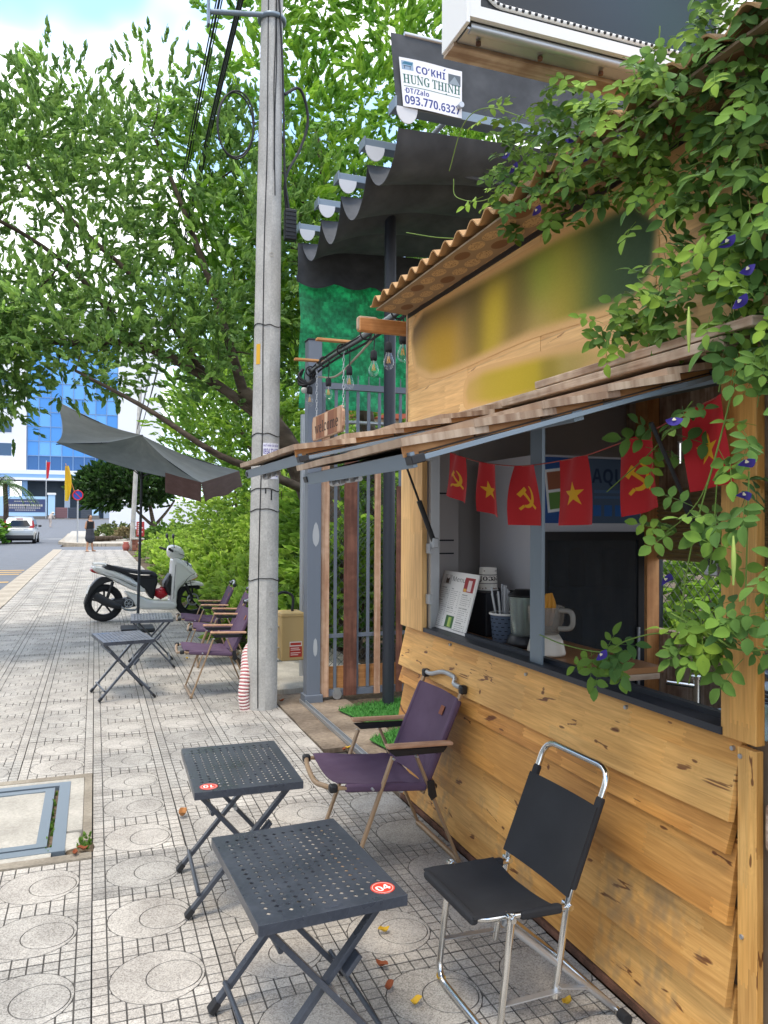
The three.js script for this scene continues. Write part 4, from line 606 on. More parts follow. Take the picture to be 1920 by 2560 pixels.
function makeCampChair(label) { // faces -x, back to +x
  const t = thing('camp_chair', label, 'chair', [0, 0, 0], 0, 'purple camp chairs'), W = 0.225, X = (x) => x - 1.23;
  const F = M.champagne, tubeBar = (a, b) => beam(a, b, 0.012, 0.024, [0, 0, 1], 0.003);
  for (const s of [-1, 1]) {
    const z = s * W;
    obj('front_leg', tubeBar([X(1.18), 0.49, z], [X(1.0), 0.015, z]), F, t);
    obj('rear_leg', tubeBar([X(1.285), 0.49, z], [X(1.487), 0.015, z]), F, t);
    const arm = obj('armrest', [rbox(0.3, 0.016, 0.042, X(1.3), 0.532, z * 1.03, 0.007, [0, 0, -0.035], 2)], M.slatPale, t);
    obj('arm_bracket', extrude([[X(1.155), 0.522], [X(1.43), 0.512], [X(1.41), 0.488], [X(1.19), 0.492]], 0.02, 0.003).translate(0, 0, z), M.blackPlastic, arm);
    obj('seat_rail', tubeBar([X(0.93), 0.385, z * 0.95], [X(1.38), 0.342, z * 0.95]), F, t);
    const post = obj('back_post', beam([X(1.325), 0.315, z * 0.9], [X(1.512), 0.735, z * 0.9], 0.014, 0.022, [0, 0, 1], 0.003), F, t);
    obj('post_cap', rbox(0.034, 0.04, 0.034, X(1.516), 0.742, z * 0.9, 0.01, null, 2), M.blackPlastic, post);
    obj('rail_cap', rbox(0.036, 0.034, 0.034, X(0.925), 0.385, z * 0.95, 0.01, null, 2), M.blackPlastic, t);
    obj('hinge_plate', extrude([[X(1.33), 0.38], [X(1.36), 0.38], [X(1.375), 0.31], [X(1.35), 0.295], [X(1.335), 0.32]], 0.008, 0.002).translate(0, 0, z * 1.09), M.blackPlastic, t);
    for (const [x, y] of [[1.18, 0.485], [1.285, 0.485], [1.088, 0.37], [1.35, 0.345]]) obj('rivet', rod([X(x), y, z * 1.01], [X(x), y, z + s * 0.022], 0.006, 0.005, 8), M.galv, t);
  }
  obj('front_floor_bar', rod([X(1.0), 0.014, -W], [X(1.0), 0.014, W], 0.012), F, t);
  obj('rear_floor_bar', rod([X(1.487), 0.014, -W], [X(1.487), 0.014, W], 0.012), F, t);
  obj('front_rail', tube([[X(0.925), 0.385, -W * 0.95], [X(0.91), 0.372, -W * 0.6], [X(0.905), 0.35, 0], [X(0.91), 0.372, W * 0.6], [X(0.925), 0.385, W * 0.95]], 0.011, 30, 10), F, t);
  obj('top_rail', tube([[X(1.516), 0.748, -W * 0.9], [X(1.512), 0.752, -W * 0.55], [X(1.525), 0.775, 0.1], [X(1.525), 0.778, -0.02], [X(1.512), 0.752, W * 0.55], [X(1.516), 0.748, W * 0.9]].sort((a, b) => a[2] - b[2]), 0.011, 30, 10), M.galv, t);
  obj('rear_rail', tube([[X(1.38), 0.342, -W * 0.95], [X(1.42), 0.33, 0], [X(1.38), 0.342, W * 0.95]], 0.011, 24, 10), F, t);
  obj('seat_fabric', slab(36, 30, (u, v) => { const x = lerp(0.955, 1.36, u), z = lerp(-W * 0.95, W * 0.95, v), s = 4 * v * (1 - v); return [X(x), lerp(0.4, 0.357, u) - 0.032 * s - 0.012 * s * Math.sin(u * 3) + 0.0035 * Math.sin(v * 40 + u * 9) * (1 - s) + 0.004 * (fbm(u * 5, v * 9, 3) - 0.5) * s + 0.003 * Math.sin(u * 24 + v * 6) * Math.exp(-(((u - 0.85) / 0.12) ** 2)), z]; }, 0.004, (u, v) => [u * 0.42, v * 0.43]), M.purple, t);
  for (const s of [-1, 1]) obj('seat_sleeve', beam([X(0.975), 0.38, s * W * 0.95], [X(1.34), 0.346, s * W * 0.95], 0.034, 0.03, [0, 0, 1], 0.012), M.purple, t);
  const back = obj('back_fabric', slab(26, 34, (u, v) => { const z = lerp(-W * 0.93, W * 0.93, u), s = 4 * u * (1 - u), y = lerp(0.345, 0.705, v), x = lerp(1.338, 1.499, v) + 0.028 * s * (1 - 0.4 * v), c = 0.006 * Math.exp(-(((v - 0.18) / 0.1) ** 2)) * Math.sin(u * 20 + v * 30) * (u > 0.5 ? 1 : 0.4) + 0.006 * (fbm(u * 4 + 3, v * 5, 3) - 0.5) * s; return [X(x) + c - 0.008, y, z]; }, -0.004, (u, v) => [u * 0.42, v * 0.4]), M.purple, t);
  for (const s of [-1, 1]) obj('side_sleeve', beam([X(1.34), 0.35, s * W * 0.9], [X(1.497), 0.7, s * W * 0.9], 0.03, 0.03, [0, 0, 1], 0.012), M.purple, back);
  obj('leather_tag', rbox(0.004, 0.04, 0.034, X(1.462), 0.635, W * 0.45, 0.001, [0, 0, -0.42]), std('#8a4f34', 0.7), back);
  return t;
}
const chair0 = makeCampChair('purple canvas camp chair with pale arms set against the timber siding');
copyOf(chair0, [0.985, 0, -6.79], 0.0, 'purple canvas camp chair right behind the concrete pole');
copyOf(chair0, [1.22, 0, -8.08], -0.1, 'purple canvas camp chair between the two other chairs by the hedge');
copyOf(chair0, [1.19, 0, -8.92], -0.06, 'purple canvas camp chair nearest the front wheel of the scooter');
place(chair0, 1.225, -3.27, 0);
{ // chromed folding chair, black cloth; faces -x
  const t = thing('folding_chair', 'chromed tube folding chair with black cloth seat and back', 'chair', [1.25, 0, -2.12], 0.03), W = 0.168, X = (x) => x - 1.25, C = M.chrome, r = 0.0105;
  obj('back_loop', polyTube([[X(1.255), 0.1, W], [X(1.3), 0.37, W], [X(1.452), 0.735, W], [X(1.452), 0.735, -W], [X(1.3), 0.37, -W], [X(1.255), 0.1, -W]], r, 0.055, 10), C, t);
  obj('seat_loop', polyTube([[X(1.3), 0.352, W * 0.98], [X(1.0), 0.36, W * 0.9], [X(1.0), 0.36, -W * 0.9], [X(1.3), 0.352, -W * 0.98]], r, 0.06, 10), C, t);
  obj('front_loop', polyTube([[X(1.1), 0.375, W + 0.02], [X(1.055), 0.014, W + 0.02], [X(1.055), 0.014, -W - 0.02], [X(1.1), 0.375, -W - 0.02]], r, 0.06, 10), C, t);
  for (const s of [-1, 1]) obj('rear_leg', rod([X(1.09), 0.345, s * (W - 0.005)], [X(1.475), 0.016, s * (W - 0.005)], r), s > 0 ? M.galv : C, t);
  obj('rear_floor_bar', rod([X(1.475), 0.015, -W - 0.02], [X(1.475), 0.015, W + 0.03], r), C, t);
  obj('rubber_foot', [rod([X(1.475), 0.015, W + 0.02], [X(1.475), 0.015, W + 0.055], 0.016)], M.rubber, t);
  for (const s of [-1, 1]) obj('link_bar', [beam([X(1.075), 0.13, s * (W + 0.018)], [X(1.262), 0.125, s * (W + 0.012)], 0.004, 0.022, [0, 0, 1], 0.001), beam([X(1.262), 0.135, s * (W + 0.012)], [X(1.36), 0.11, s * (W + 0.008)], 0.004, 0.02, [0, 0, 1], 0.001)], M.galv, t);
  for (const s of [-1, 1]) { obj('pivot', rod([X(1.098), 0.365, s * (W - 0.01)], [X(1.098), 0.365, s * (W + 0.034)], 0.0085), C, t); obj('pivot', rod([X(1.3), 0.358, s * (W - 0.02)], [X(1.3), 0.358, s * (W + 0.02)], 0.009), C, t); }
  const seat = obj('seat_cloth', slab(24, 24, (u, v) => { const x = lerp(0.992, 1.245, u), z = lerp(-W * 1.0, W * 1.0, v), s = 4 * v * (1 - v); return [X(x), lerp(0.373, 0.368, u) - 0.016 * s + 0.006 * (fbm(u * 4, v * 5, 3) - 0.5), z]; }, 0.005, (u, v) => [u * 0.3, v * 0.36]), M.blackCloth, t);
  obj('seat_sleeve', [beam([X(0.998), 0.362, -W * 0.95], [X(0.998), 0.362, W * 0.95], 0.026, 0.026, [0, 1, 0], 0.01)], M.blackCloth, seat);
  for (const s of [-1, 1]) obj('side_sleeve', beam([X(1.14), 0.356, s * W * 0.96], [X(1.28), 0.353, s * W * 0.98], 0.028, 0.026, [0, 0, 1], 0.01), M.blackCloth, seat);
  const back = obj('back_cloth', slab(12, 14, (u, v) => { const z = lerp(-W * 1.07, W * 1.07, u), s = 4 * u * (1 - u), k = lerp(0.0, 0.84, v); return [X(lerp(1.306, 1.43, k)) + 0.007 * s - 0.012, lerp(0.385, 0.68, k) + 0.0, z]; }, -0.005, (u, v) => [u * 0.36, v * 0.3]), M.blackCloth, t);
  for (const s of [-1, 1]) obj('back_sleeve', beam([X(1.312), 0.4, s * W], [X(1.42), 0.66, s * W], 0.026, 0.026, [0, 0, 1], 0.011), M.blackCloth, back);
}
// ---------------------------------------------------------------- scooter, parasol, people, car
{
  const t = thing('motor_scooter', 'parked white motor scooter with black seat and alloy wheels', 'scooter', [0.13, 0, -11.88], 0.12), X = (x) => x - 0.13;
  const P = (pts) => closedShape(pts.map(([x, y]) => [X(x), y])), white = M.whitePaint, blk = M.blackPlastic;
  const wheel = (x) => {
    const w = obj('wheel', new THREE.TorusGeometry(0.222, 0.047, 12, 40).translate(X(x), 0.268, 0), M.rubber, t);
    obj('rim', [new THREE.TorusGeometry(0.178, 0.016, 8, 36).scale(1, 1, 2).translate(X(x), 0.268, 0), ...Array.from({ length: 5 }, (_, k) => { const a = k * 1.2566 + x; return beam([X(x) + 0.03 * Math.cos(a), 0.268 + 0.03 * Math.sin(a), 0], [X(x) + 0.175 * Math.cos(a + 0.18), 0.268 + 0.175 * Math.sin(a + 0.18), 0], 0.026, 0.03, [0, 0, 1]); }), rod([X(x), 0.268, -0.06], [X(x), 0.268, 0.06], 0.04)], std('#25272b', 0.4, { metalness: 0.3 }), w);
    if (x > 1) obj('brake_disc', new THREE.TorusGeometry(0.08, 0.016, 4, 24).translate(X(x), 0.268, 0.05), M.galv, w);
  };
  wheel(0.13); wheel(1.395);
  const body = obj('rear_body', [extrude(P([[-0.02, 0.735], [-0.03, 0.8], [0.12, 0.775], [0.34, 0.70], [0.54, 0.59], [0.64, 0.5], [0.7, 0.42], [0.55, 0.43], [0.36, 0.52], [0.16, 0.64]]), 0.3, 0.05)], white, t);
  obj('tail_lamp', [extrude(P([[-0.05, 0.72], [-0.03, 0.78], [0.06, 0.745], [0.07, 0.69]]), 0.2, 0.02)], std('#9a1a22', 0.25), body);
  obj('grab_rail', [-1, 1].map((s) => tube([[X(-0.02), 0.83, s * 0.06], [X(0.08), 0.83, s * 0.11], [X(0.2), 0.8, s * 0.12]], 0.013, 16, 8)), white, body);
  obj('seat', extrude(P([[0.1, 0.79], [0.25, 0.8], [0.42, 0.765], [0.58, 0.735], [0.78, 0.715], [0.86, 0.66], [0.85, 0.59], [0.72, 0.575], [0.5, 0.61], [0.28, 0.72]]), 0.27, 0.06), std('#26262a', 0.6), t);
  obj('under_seat', extrude(P([[0.5, 0.5], [0.68, 0.44], [0.8, 0.3], [0.84, 0.45], [0.86, 0.6], [0.7, 0.62], [0.52, 0.6], [0.3, 0.62], [0.3, 0.55]]), 0.25, 0.03), std('#1d1e21', 0.5), t);
  obj('floorboard', extrude(P([[0.42, 0.42], [0.52, 0.26], [0.62, 0.17], [0.85, 0.15], [1.1, 0.14], [1.14, 0.22], [1.05, 0.27], [0.8, 0.29], [0.62, 0.36]]), 0.3, 0.04), white, t);
  obj('front_apron', extrude(P([[1.05, 0.27], [1.1, 0.14], [1.15, 0.28], [1.17, 0.42], [1.28, 0.52], [1.46, 0.6], [1.41, 0.7], [1.31, 0.8], [1.2, 0.88], [1.09, 0.89], [1.07, 0.72], [1.05, 0.5]]), 0.28, 0.06), white, t);
  obj('inner_shield', extrude(P([[0.96, 0.5], [1.0, 0.6], [1.06, 0.66], [1.07, 0.4], [1.05, 0.34], [1.0, 0.38]]), 0.24, 0.04), blk, t);
  const head = obj('handlebar_cowl', extrude(P([[1.02, 0.95], [1.03, 1.06], [1.1, 1.09], [1.2, 1.06], [1.26, 0.98], [1.255, 0.89], [1.12, 0.87], [1.06, 0.9]]), 0.22, 0.07), white, t);
  obj('headlamp', extrude(P([[1.33, 0.66], [1.37, 0.76], [1.31, 0.81], [1.24, 0.84], [1.28, 0.74]]), 0.2, 0.05).translate(0.012, 0.012, 0), phys('#9fa8b4', 0.12, { clearcoat: 1 }), t);
  for (const s of [-1, 1]) { obj('handle_grip', rod([X(1.08), 1.0, s * 0.09], [X(0.98), 1.04, s * 0.34], 0.018), M.rubber, head); obj('brake_lever', rod([X(1.12), 1.0, s * 0.12], [X(1.05), 1.02, s * 0.32], 0.006), M.galv, head); }
  obj('front_fender', extrude(P([[1.14, 0.46], [1.25, 0.53], [1.4, 0.555], [1.52, 0.52], [1.63, 0.44], [1.55, 0.445], [1.42, 0.49], [1.28, 0.47]]), 0.15, 0.03), white, t);
  for (const s of [-1, 1]) obj('fork', rod([X(1.24), 0.6, s * 0.07], [X(1.395), 0.268, s * 0.075], 0.018), blk, t);
  const muf = obj('muffler', [taperTube([[X(0.34), 0.22, 0.15], [X(0.25), 0.245, 0.17], [X(0.12), 0.31, 0.175], [X(0.01), 0.38, 0.175], [X(-0.02), 0.395, 0.175]], [0.03, 0.05, 0.062, 0.062, 0.04], 14)], std('#2b2c30', 0.4), t);
  obj('exhaust_pipe', tube([[X(0.34), 0.22, 0.15], [X(0.42), 0.17, 0.14], [X(0.56), 0.16, 0.1], [X(0.62), 0.22, 0.05]], 0.016, 20, 8), M.galv, muf);
  obj('engine', [rbox(0.36, 0.14, 0.2, X(0.4), 0.26, 0.0, 0.04, [0, 0, 0.05], 3), rod([X(0.45), 0.26, 0.08], [X(0.45), 0.26, 0.15], 0.075, 0.07, 24)], std('#3a3c40', 0.45), t);
  obj('fan_cover', [new THREE.TorusGeometry(0.055, 0.008, 6, 24).translate(X(0.45), 0.26, 0.155), ...Array.from({ length: 6 }, (_, k) => rod([X(0.45), 0.26, 0.155], [X(0.45) + 0.05 * Math.cos(k * 1.047), 0.26 + 0.05 * Math.sin(k * 1.047), 0.155], 0.005, 0.005, 5))], M.galv, t);
  obj('shock_absorber', rod([X(0.14), 0.28, 0.1], [X(0.24), 0.58, 0.1], 0.022), blk, t);
  obj('rear_mudguard', [extrude(P([[0.3, 0.6], [0.1, 0.64], [-0.02, 0.56], [-0.1, 0.4], [-0.14, 0.27], [-0.11, 0.27], [-0.05, 0.4], [0.04, 0.5], [0.16, 0.56]]), 0.14, 0.01)], blk, t);
  obj('number_plate', rbox(0.006, 0.13, 0.17, X(-0.085), 0.47, 0, 0.002, [0, 0, -0.35]), std('#d8d8d4', 0.5), t);
  for (const [pts, n] of [[[[0.02, 0.7], [0.3, 0.62], [0.55, 0.49]], 0], [[[1.09, 0.3], [1.1, 0.55], [1.12, 0.8]], 1], [[[1.2, 0.44], [1.3, 0.6], [1.4, 0.66]], 2]]) obj('panel_seam', tube(pts.map(([x, y]) => [X(x), y, 0.148 - (n ? 0.01 : 0)]), 0.004, 20, 5), M.blackPlastic, t);
  obj('brake_cable', tube([[X(1.12), 0.98, 0.1], [X(1.28), 0.9, 0.12], [X(1.3), 0.7, 0.12], [X(1.38), 0.4, 0.09]], 0.005, 24, 5), M.wire, t);
  for (const s of [-1, 1]) { const m = obj('mirror_stalk', rod([X(1.1), 1.05, s * 0.12], [X(1.06), 1.2, s * 0.2], 0.006), M.blackPlastic, head); obj('mirror', new THREE.SphereGeometry(0.05, 14, 10).scale(0.35, 0.8, 1.25).translate(X(1.06), 1.22, s * 0.22), M.blackPlastic, m); }
  obj('indicator', extrude(P([[1.36, 0.56], [1.45, 0.6], [1.43, 0.66], [1.36, 0.62]]), 0.245, 0.01), std('#c98a3a', 0.3), t);
  obj('side_stand', rod([X(0.6), 0.18, 0.1], [X(0.52), 0.01, 0.2], 0.01), blk, t);
  tag(obj('plastic_bag', grid(16, 12, (u, v) => { const a = u * 6.283, k = Math.sin(v * 3.14159) ** 0.6 * (0.8 + 0.45 * noise2(u * 9, v * 7)); return [0.13 + 0.9 - 0.13 + 0.12 * k * Math.cos(a) + 0.02, 0.285 + 0.17 * v + 0.03 * noise2(u * 6, v * 5), -11.96 + 0.09 * k * Math.sin(a)]; }), phys('#c11f2c', 0.35, { transmission: 0.15, thickness: 0 })), 'crumpled red plastic bag lying on the scooter floorboard', 'bag');
}
{ // parasol, tilted, square
  const t = thing('parasol', 'square grey parasol with one brown panel tilted on a thin pole', 'umbrella', [0.54, 0, -10.76]);
  obj('pole', rod([0, 0.03, 0], [0.045, 2.42, 0], 0.019, 0.017, 12), M.darkPost, t);
  obj('base', [rbox(0.42, 0.05, 0.42, 0, 0.03, 0, 0.015)], M.blackPlastic, t);
  const hub = V(0.05, 2.40, 0), C = [V(-1.04, 3.08, -0.75), V(-0.97, 2.36, 0.95), V(0.69, 1.93, 0.95), V(1.45, 2.19, -0.75)]; // far left, near left, near right, far right
  const apex = V(0.02, 2.58, 0.05);
  C.forEach((c, k) => {
    const d = C[(k + 1) % 4];
    obj('canopy_panel', slab(10, 10, (u, v) => { const e = c.clone().lerp(d, u), m = apex.clone().lerp(e, Math.max(v, 0.001)), s = 4 * u * (1 - u); m.y -= 0.1 * v * s + 0.05 * Math.sin(v * 3.14) * 1.2; m.addScaledVector(apex.clone().sub(e), 0.07 * v * s); return [m.x, m.y, m.z]; }, 0.003, (u, v) => [u * 1.7, v * 1.2]), M.umbrella, t);
    obj('rib', rod(apex.clone().add(V(0, -0.09, 0)), c.clone().add(V(0, -0.02, 0)), 0.009, 0.006, 6), M.darkPost, t);
    obj('strut', rod(V(0.035, 2.03, 0), apex.clone().lerp(c, 0.5).add(V(0, -0.05, 0)), 0.008, 0.008, 6), M.darkPost, t);
  });
  obj('hub', [rod([0.04, 2.0, 0], [0.042, 2.07, 0], 0.032), rod(hub, apex, 0.028)], M.blackPlastic, t);
  obj('brown_valance', slab(14, 5, (u, v) => { const m = C[2].clone().lerp(C[3], u); return [m.x + 0.05 * v, m.y - 0.24 * v + 0.02 * Math.sin(u * 9) * v, m.z]; }, 0.003), M.umbrellaBrown, t);
  obj('brown_valance', slab(8, 5, (u, v) => { const m = C[2].clone().lerp(C[1], u * 0.26); return [m.x, m.y - 0.24 * v, m.z + 0.02 * Math.sin(u * 8)]; }, 0.003), M.umbrellaBrown, t);
}
// people: smooth joined capsules meshed once
function figure(bones, lo, hi, res = 56, k = 0.03) {
  const mc = new MarchingCubes(res, new THREE.MeshBasicMaterial(), false, false, 60000), size = Math.max(hi[0] - lo[0], hi[1] - lo[1], hi[2] - lo[2]) / 2, c = [0, 1, 2].map((i) => (lo[i] + hi[i]) / 2);
  mc.isolation = 0; const n = mc.size, half = n / 2;
  for (let z = 0; z < n; z++) for (let y = 0; y < n; y++) for (let x = 0; x < n; x++) {
    const p = [c[0] + ((x - half) / half) * size, c[1] + ((y - half) / half) * size, c[2] + ((z - half) / half) * size]; let d = 9;
    for (const [a, b, ra, rb, sx = 1] of bones) { const ab = [b[0] - a[0], b[1] - a[1], b[2] - a[2]], ap = [p[0] - a[0], p[1] - a[1], p[2] - a[2]], L = ab[0] ** 2 + ab[1] ** 2 + ab[2] ** 2 || 1e-9, t = clamp((ap[0] * ab[0] + ap[1] * ab[1] + ap[2] * ab[2]) / L); const e = Math.hypot((ap[0] - ab[0] * t) / sx, ap[1] - ab[1] * t, ap[2] - ab[2] * t) - lerp(ra, rb, t), h = clamp(0.5 + (0.5 * (d - e)) / k); d = lerp(d, e, h) - k * h * (1 - h); }
    mc.field[x + y * n + z * n * n] = -d;
  }
  mc.update(); const g = new THREE.BufferGeometry();
  g.setAttribute('position', new THREE.BufferAttribute(mc.positionArray.slice(0, mc.count * 3), 3)); g.setAttribute('normal', new THREE.BufferAttribute(mc.normalArray.slice(0, mc.count * 3), 3));
  g.scale(size, size, size).translate(...c); g.computeVertexNormals(); const q = mergeVertices(g, 1e-4); q.computeVertexNormals(); return q;
}
{
  const t = thing('person', 'person in a black sleeveless top and dark skirt standing with hands behind the back', 'person', [-0.2, 0, -36.9], 0.55), skin = std('#b98a6c', 0.6);
  obj('body', figure([[[0, 1.48, 0.01], [0, 1.53, 0.02], 0.085, 0.08, 0.85], [[0, 1.36, 0], [0, 1.45, 0], 0.045, 0.045], [[0, 1.0, 0], [0, 1.28, 0], 0.12, 0.13, 1.25], [[-0.16, 1.3, 0], [-0.2, 1.06, -0.03], 0.045, 0.04], [[-0.2, 1.06, -0.03], [-0.06, 0.92, -0.13], 0.036, 0.028], [[0.16, 1.3, 0], [0.2, 1.06, -0.03], 0.045, 0.04], [[0.2, 1.06, -0.03], [0.04, 0.92, -0.13], 0.036, 0.028], [[-0.08, 0.85, 0], [-0.1, 0.45, 0], 0.085, 0.055], [[-0.1, 0.45, 0], [-0.13, 0.06, -0.02], 0.052, 0.032], [[-0.13, 0.04, -0.02], [-0.15, 0.03, 0.12], 0.036, 0.03], [[0.08, 0.85, 0], [0.09, 0.45, 0.0], 0.085, 0.055], [[0.09, 0.45, 0], [0.15, 0.06, -0.02], 0.052, 0.032], [[0.15, 0.04, -0.02], [0.2, 0.03, 0.1], 0.036, 0.03]], [-0.4, -0.02, -0.3], [0.4, 1.66, 0.3], 96, 0.025), skin, t);
  obj('top', figure([[[0, 0.95, 0], [0, 1.26, 0], 0.128, 0.14, 1.25], [[-0.12, 1.31, 0], [0.12, 1.31, 0], 0.06, 0.06]], [-0.4, 0.7, -0.3], [0.4, 1.45, 0.3], 40, 0.04), std('#17181c', 0.85), t);
  obj('skirt', figure([[[0, 0.95, 0], [0, 0.6, 0], 0.145, 0.17, 1.2], [[0, 0.6, 0], [0, 0.53, 0], 0.17, 0.165, 1.15]], [-0.5, 0.3, -0.4], [0.5, 1.15, 0.4], 40, 0.04), std('#35373f', 0.85), t);
  obj('hair', figure([[[0, 1.53, -0.02], [0, 1.54, -0.03], 0.1, 0.098, 0.9], [[0, 1.5, -0.07], [0, 1.44, -0.08], 0.06, 0.04]], [-0.2, 1.3, -0.25], [0.2, 1.7, 0.2], 32, 0.02), std('#2a201c', 0.7), t);
  for (const s of [-1, 1]) obj('sandal', rbox(0.08, 0.018, 0.2, s * 0.145 + (s > 0 ? 0.03 : 0), 0.009, 0.035, 0.006), std('#5a4236', 0.8), t);
  obj('face', [new THREE.SphereGeometry(0.012, 8, 6).translate(-0.03, 1.535, 0.092), new THREE.SphereGeometry(0.012, 8, 6).translate(0.03, 1.535, 0.092), rbox(0.045, 0.008, 0.01, 0, 1.47, 0.093, 0.003)], std('#3a2420', 0.6), t);
}
{
  const t = thing('person', 'person in pale loose clothing bending forward by the distant gate', 'person', [-4.07, rise(-82), -82], 2.2), pale = std('#b3a79e', 0.9);
  obj('body', figure([[[0, 0.85, 0], [0, 1.15, 0.14], 0.15, 0.16, 1.2], [[0, 1.28, 0.26], [0, 1.32, 0.3], 0.1, 0.1], [[-0.2, 1.12, 0.16], [-0.22, 0.85, 0.3], 0.055, 0.05], [[0.2, 1.12, 0.16], [0.26, 0.85, 0.34], 0.055, 0.05], [[-0.1, 0.82, 0], [-0.12, 0.42, 0.04], 0.1, 0.075], [[-0.12, 0.42, 0.04], [-0.13, 0.05, -0.06], 0.07, 0.05], [[0.1, 0.82, 0], [0.14, 0.42, 0.1], 0.1, 0.075], [[0.14, 0.42, 0.1], [0.14, 0.05, 0.08], 0.07, 0.05], [[-0.13, 0.04, -0.06], [-0.13, 0.04, 0.08], 0.045, 0.04], [[0.14, 0.04, 0.08], [0.14, 0.04, 0.2], 0.045, 0.04]], [-0.6, -0.05, -0.5], [0.6, 1.5, 0.6], 72, 0.04), pale, t);
  obj('hat', lathe([[0, 0.13], [0.09, 0.1], [0.12, 0.03], [0.2, 0.0], [0.19, -0.01], [0, 0.0]], 0, 1.36, 0.3, 20), std('#c8bda8', 0.9), t);
}
{ // silver car driving off
  const t = thing('car', 'silver compact sport utility vehicle driving away seen from behind', 'car', [-4.35, -0.12, -54.6], 0.0), silver = phys('#b4b7b8', 0.3, { metalness: 0.55, clearcoat: 0.8 }), dark = phys('#16191d', 0.08), W = 0.9;
  const loft = (sec) => grid(sec.length - 1, 16, (u, v) => { const k = Math.min(Math.floor(u * (sec.length - 1) + 1e-6), sec.length - 1), [z, y0, y1, w0, w1] = sec[k]; const a = v * 2 - 1, pr = [[-w0, y0], [-w1, lerp(y0, y1, 0.55)], [-w1 * 0.97, lerp(y0, y1, 0.85)], [-w1 * 0.86, y1], [0, y1 + 0.02], [w1 * 0.86, y1], [w1 * 0.97, lerp(y0, y1, 0.85)], [w1, lerp(y0, y1, 0.55)], [w0, y0]]; const q = v * 8, i = Math.min(Math.floor(q), 7), f = q - i; return [lerp(pr[i][0], pr[i + 1][0], f), lerp(pr[i][1], pr[i + 1][1], f), z]; });
  obj('body', [loft([[2.27, 0.32, 0.7, 0.72, 0.78], [2.22, 0.3, 0.95, 0.82, 0.87], [2.0, 0.28, 1.03, 0.86, 0.91], [0, 0.26, 1.0, 0.87, 0.91], [-1.4, 0.28, 0.98, 0.86, 0.9], [-2.1, 0.3, 0.82, 0.78, 0.84], [-2.25, 0.34, 0.66, 0.62, 0.7]]), bar3(-0.78, 0.78, 0.32, 0.8, 2.2, 2.262), bar3(-0.72, 0.72, 0.34, 0.66, -2.25, -2.2)], silver, t);
  const cab = obj('cabin', loft([[2.1, 0.98, 1.05, 0.82, 0.84], [1.85, 0.98, 1.52, 0.82, 0.78], [1.55, 0.98, 1.64, 0.82, 0.74], [0.3, 0.98, 1.68, 0.82, 0.74], [-0.4, 0.98, 1.58, 0.82, 0.74], [-1.25, 0.95, 1.02, 0.8, 0.8]]), silver, t);
  obj('rear_window', grid(6, 4, (u, v) => [lerp(-0.62, 0.62, u) * lerp(1.05, 0.9, v), lerp(1.08, 1.45, v), lerp(2.115, 1.905, v) + 0.01 - 0.04 * (2 * u - 1) ** 2]), dark, cab);
  for (const s of [-1, 1]) {
    obj('side_window', [grid(8, 2, (u, v) => [s * lerp(0.845, 0.775, v), lerp(1.07, 1.5, v), lerp(1.75, -0.9, u) + v * lerp(-0.2, 0.6, u)])], dark, cab);
    obj('tail_lamp', [extrude([[0.58, 0.98], [0.8, 0.94], [0.86, 1.1], [0.8, 1.4], [0.72, 1.44], [0.74, 1.12], [0.6, 1.08]].map(([x, y]) => [s * x, y]), 0.14, 0.02).translate(0, 0, 2.07)], std('#b3252b', 0.25), t);
    obj('mirror', rbox(0.2, 0.14, 0.1, s * 1.0, 1.08, -0.75, 0.04), std('#2a2c30', 0.4), t);
    for (const z of [1.35, -1.3]) { const w = obj('wheel', rod([s * 0.7, 0.345, z], [s * 0.92, 0.345, z], 0.345, 0.345, 28), M.rubber, t); obj('rim', rod([s * 0.9, 0.345, z], [s * 0.925, 0.345, z], 0.22, 0.2, 20), M.galv, w); }
  }
  obj('bumper', rbox(1.66, 0.24, 0.16, 0, 0.42, 2.24, 0.05, null, 3), std('#24262a', 0.6), t);
  obj('number_plate', bar3(-0.26, 0.26, 0.8, 0.92, 2.262, 2.272), std('#e6e6e2', 0.5), t);
  obj('high_brake_lamp', bar3(-0.2, 0.2, 1.53, 1.56, 1.86, 1.9), std('#c0222a', 0.3), cab);
  obj('tailgate_trim', bar3(-0.5, 0.5, 0.97, 1.01, 2.24, 2.27), M.chrome, t);
  obj('underside', bar3(-0.7, 0.7, 0.2, 0.32, -2.0, 2.0), M.rubber, t);
}
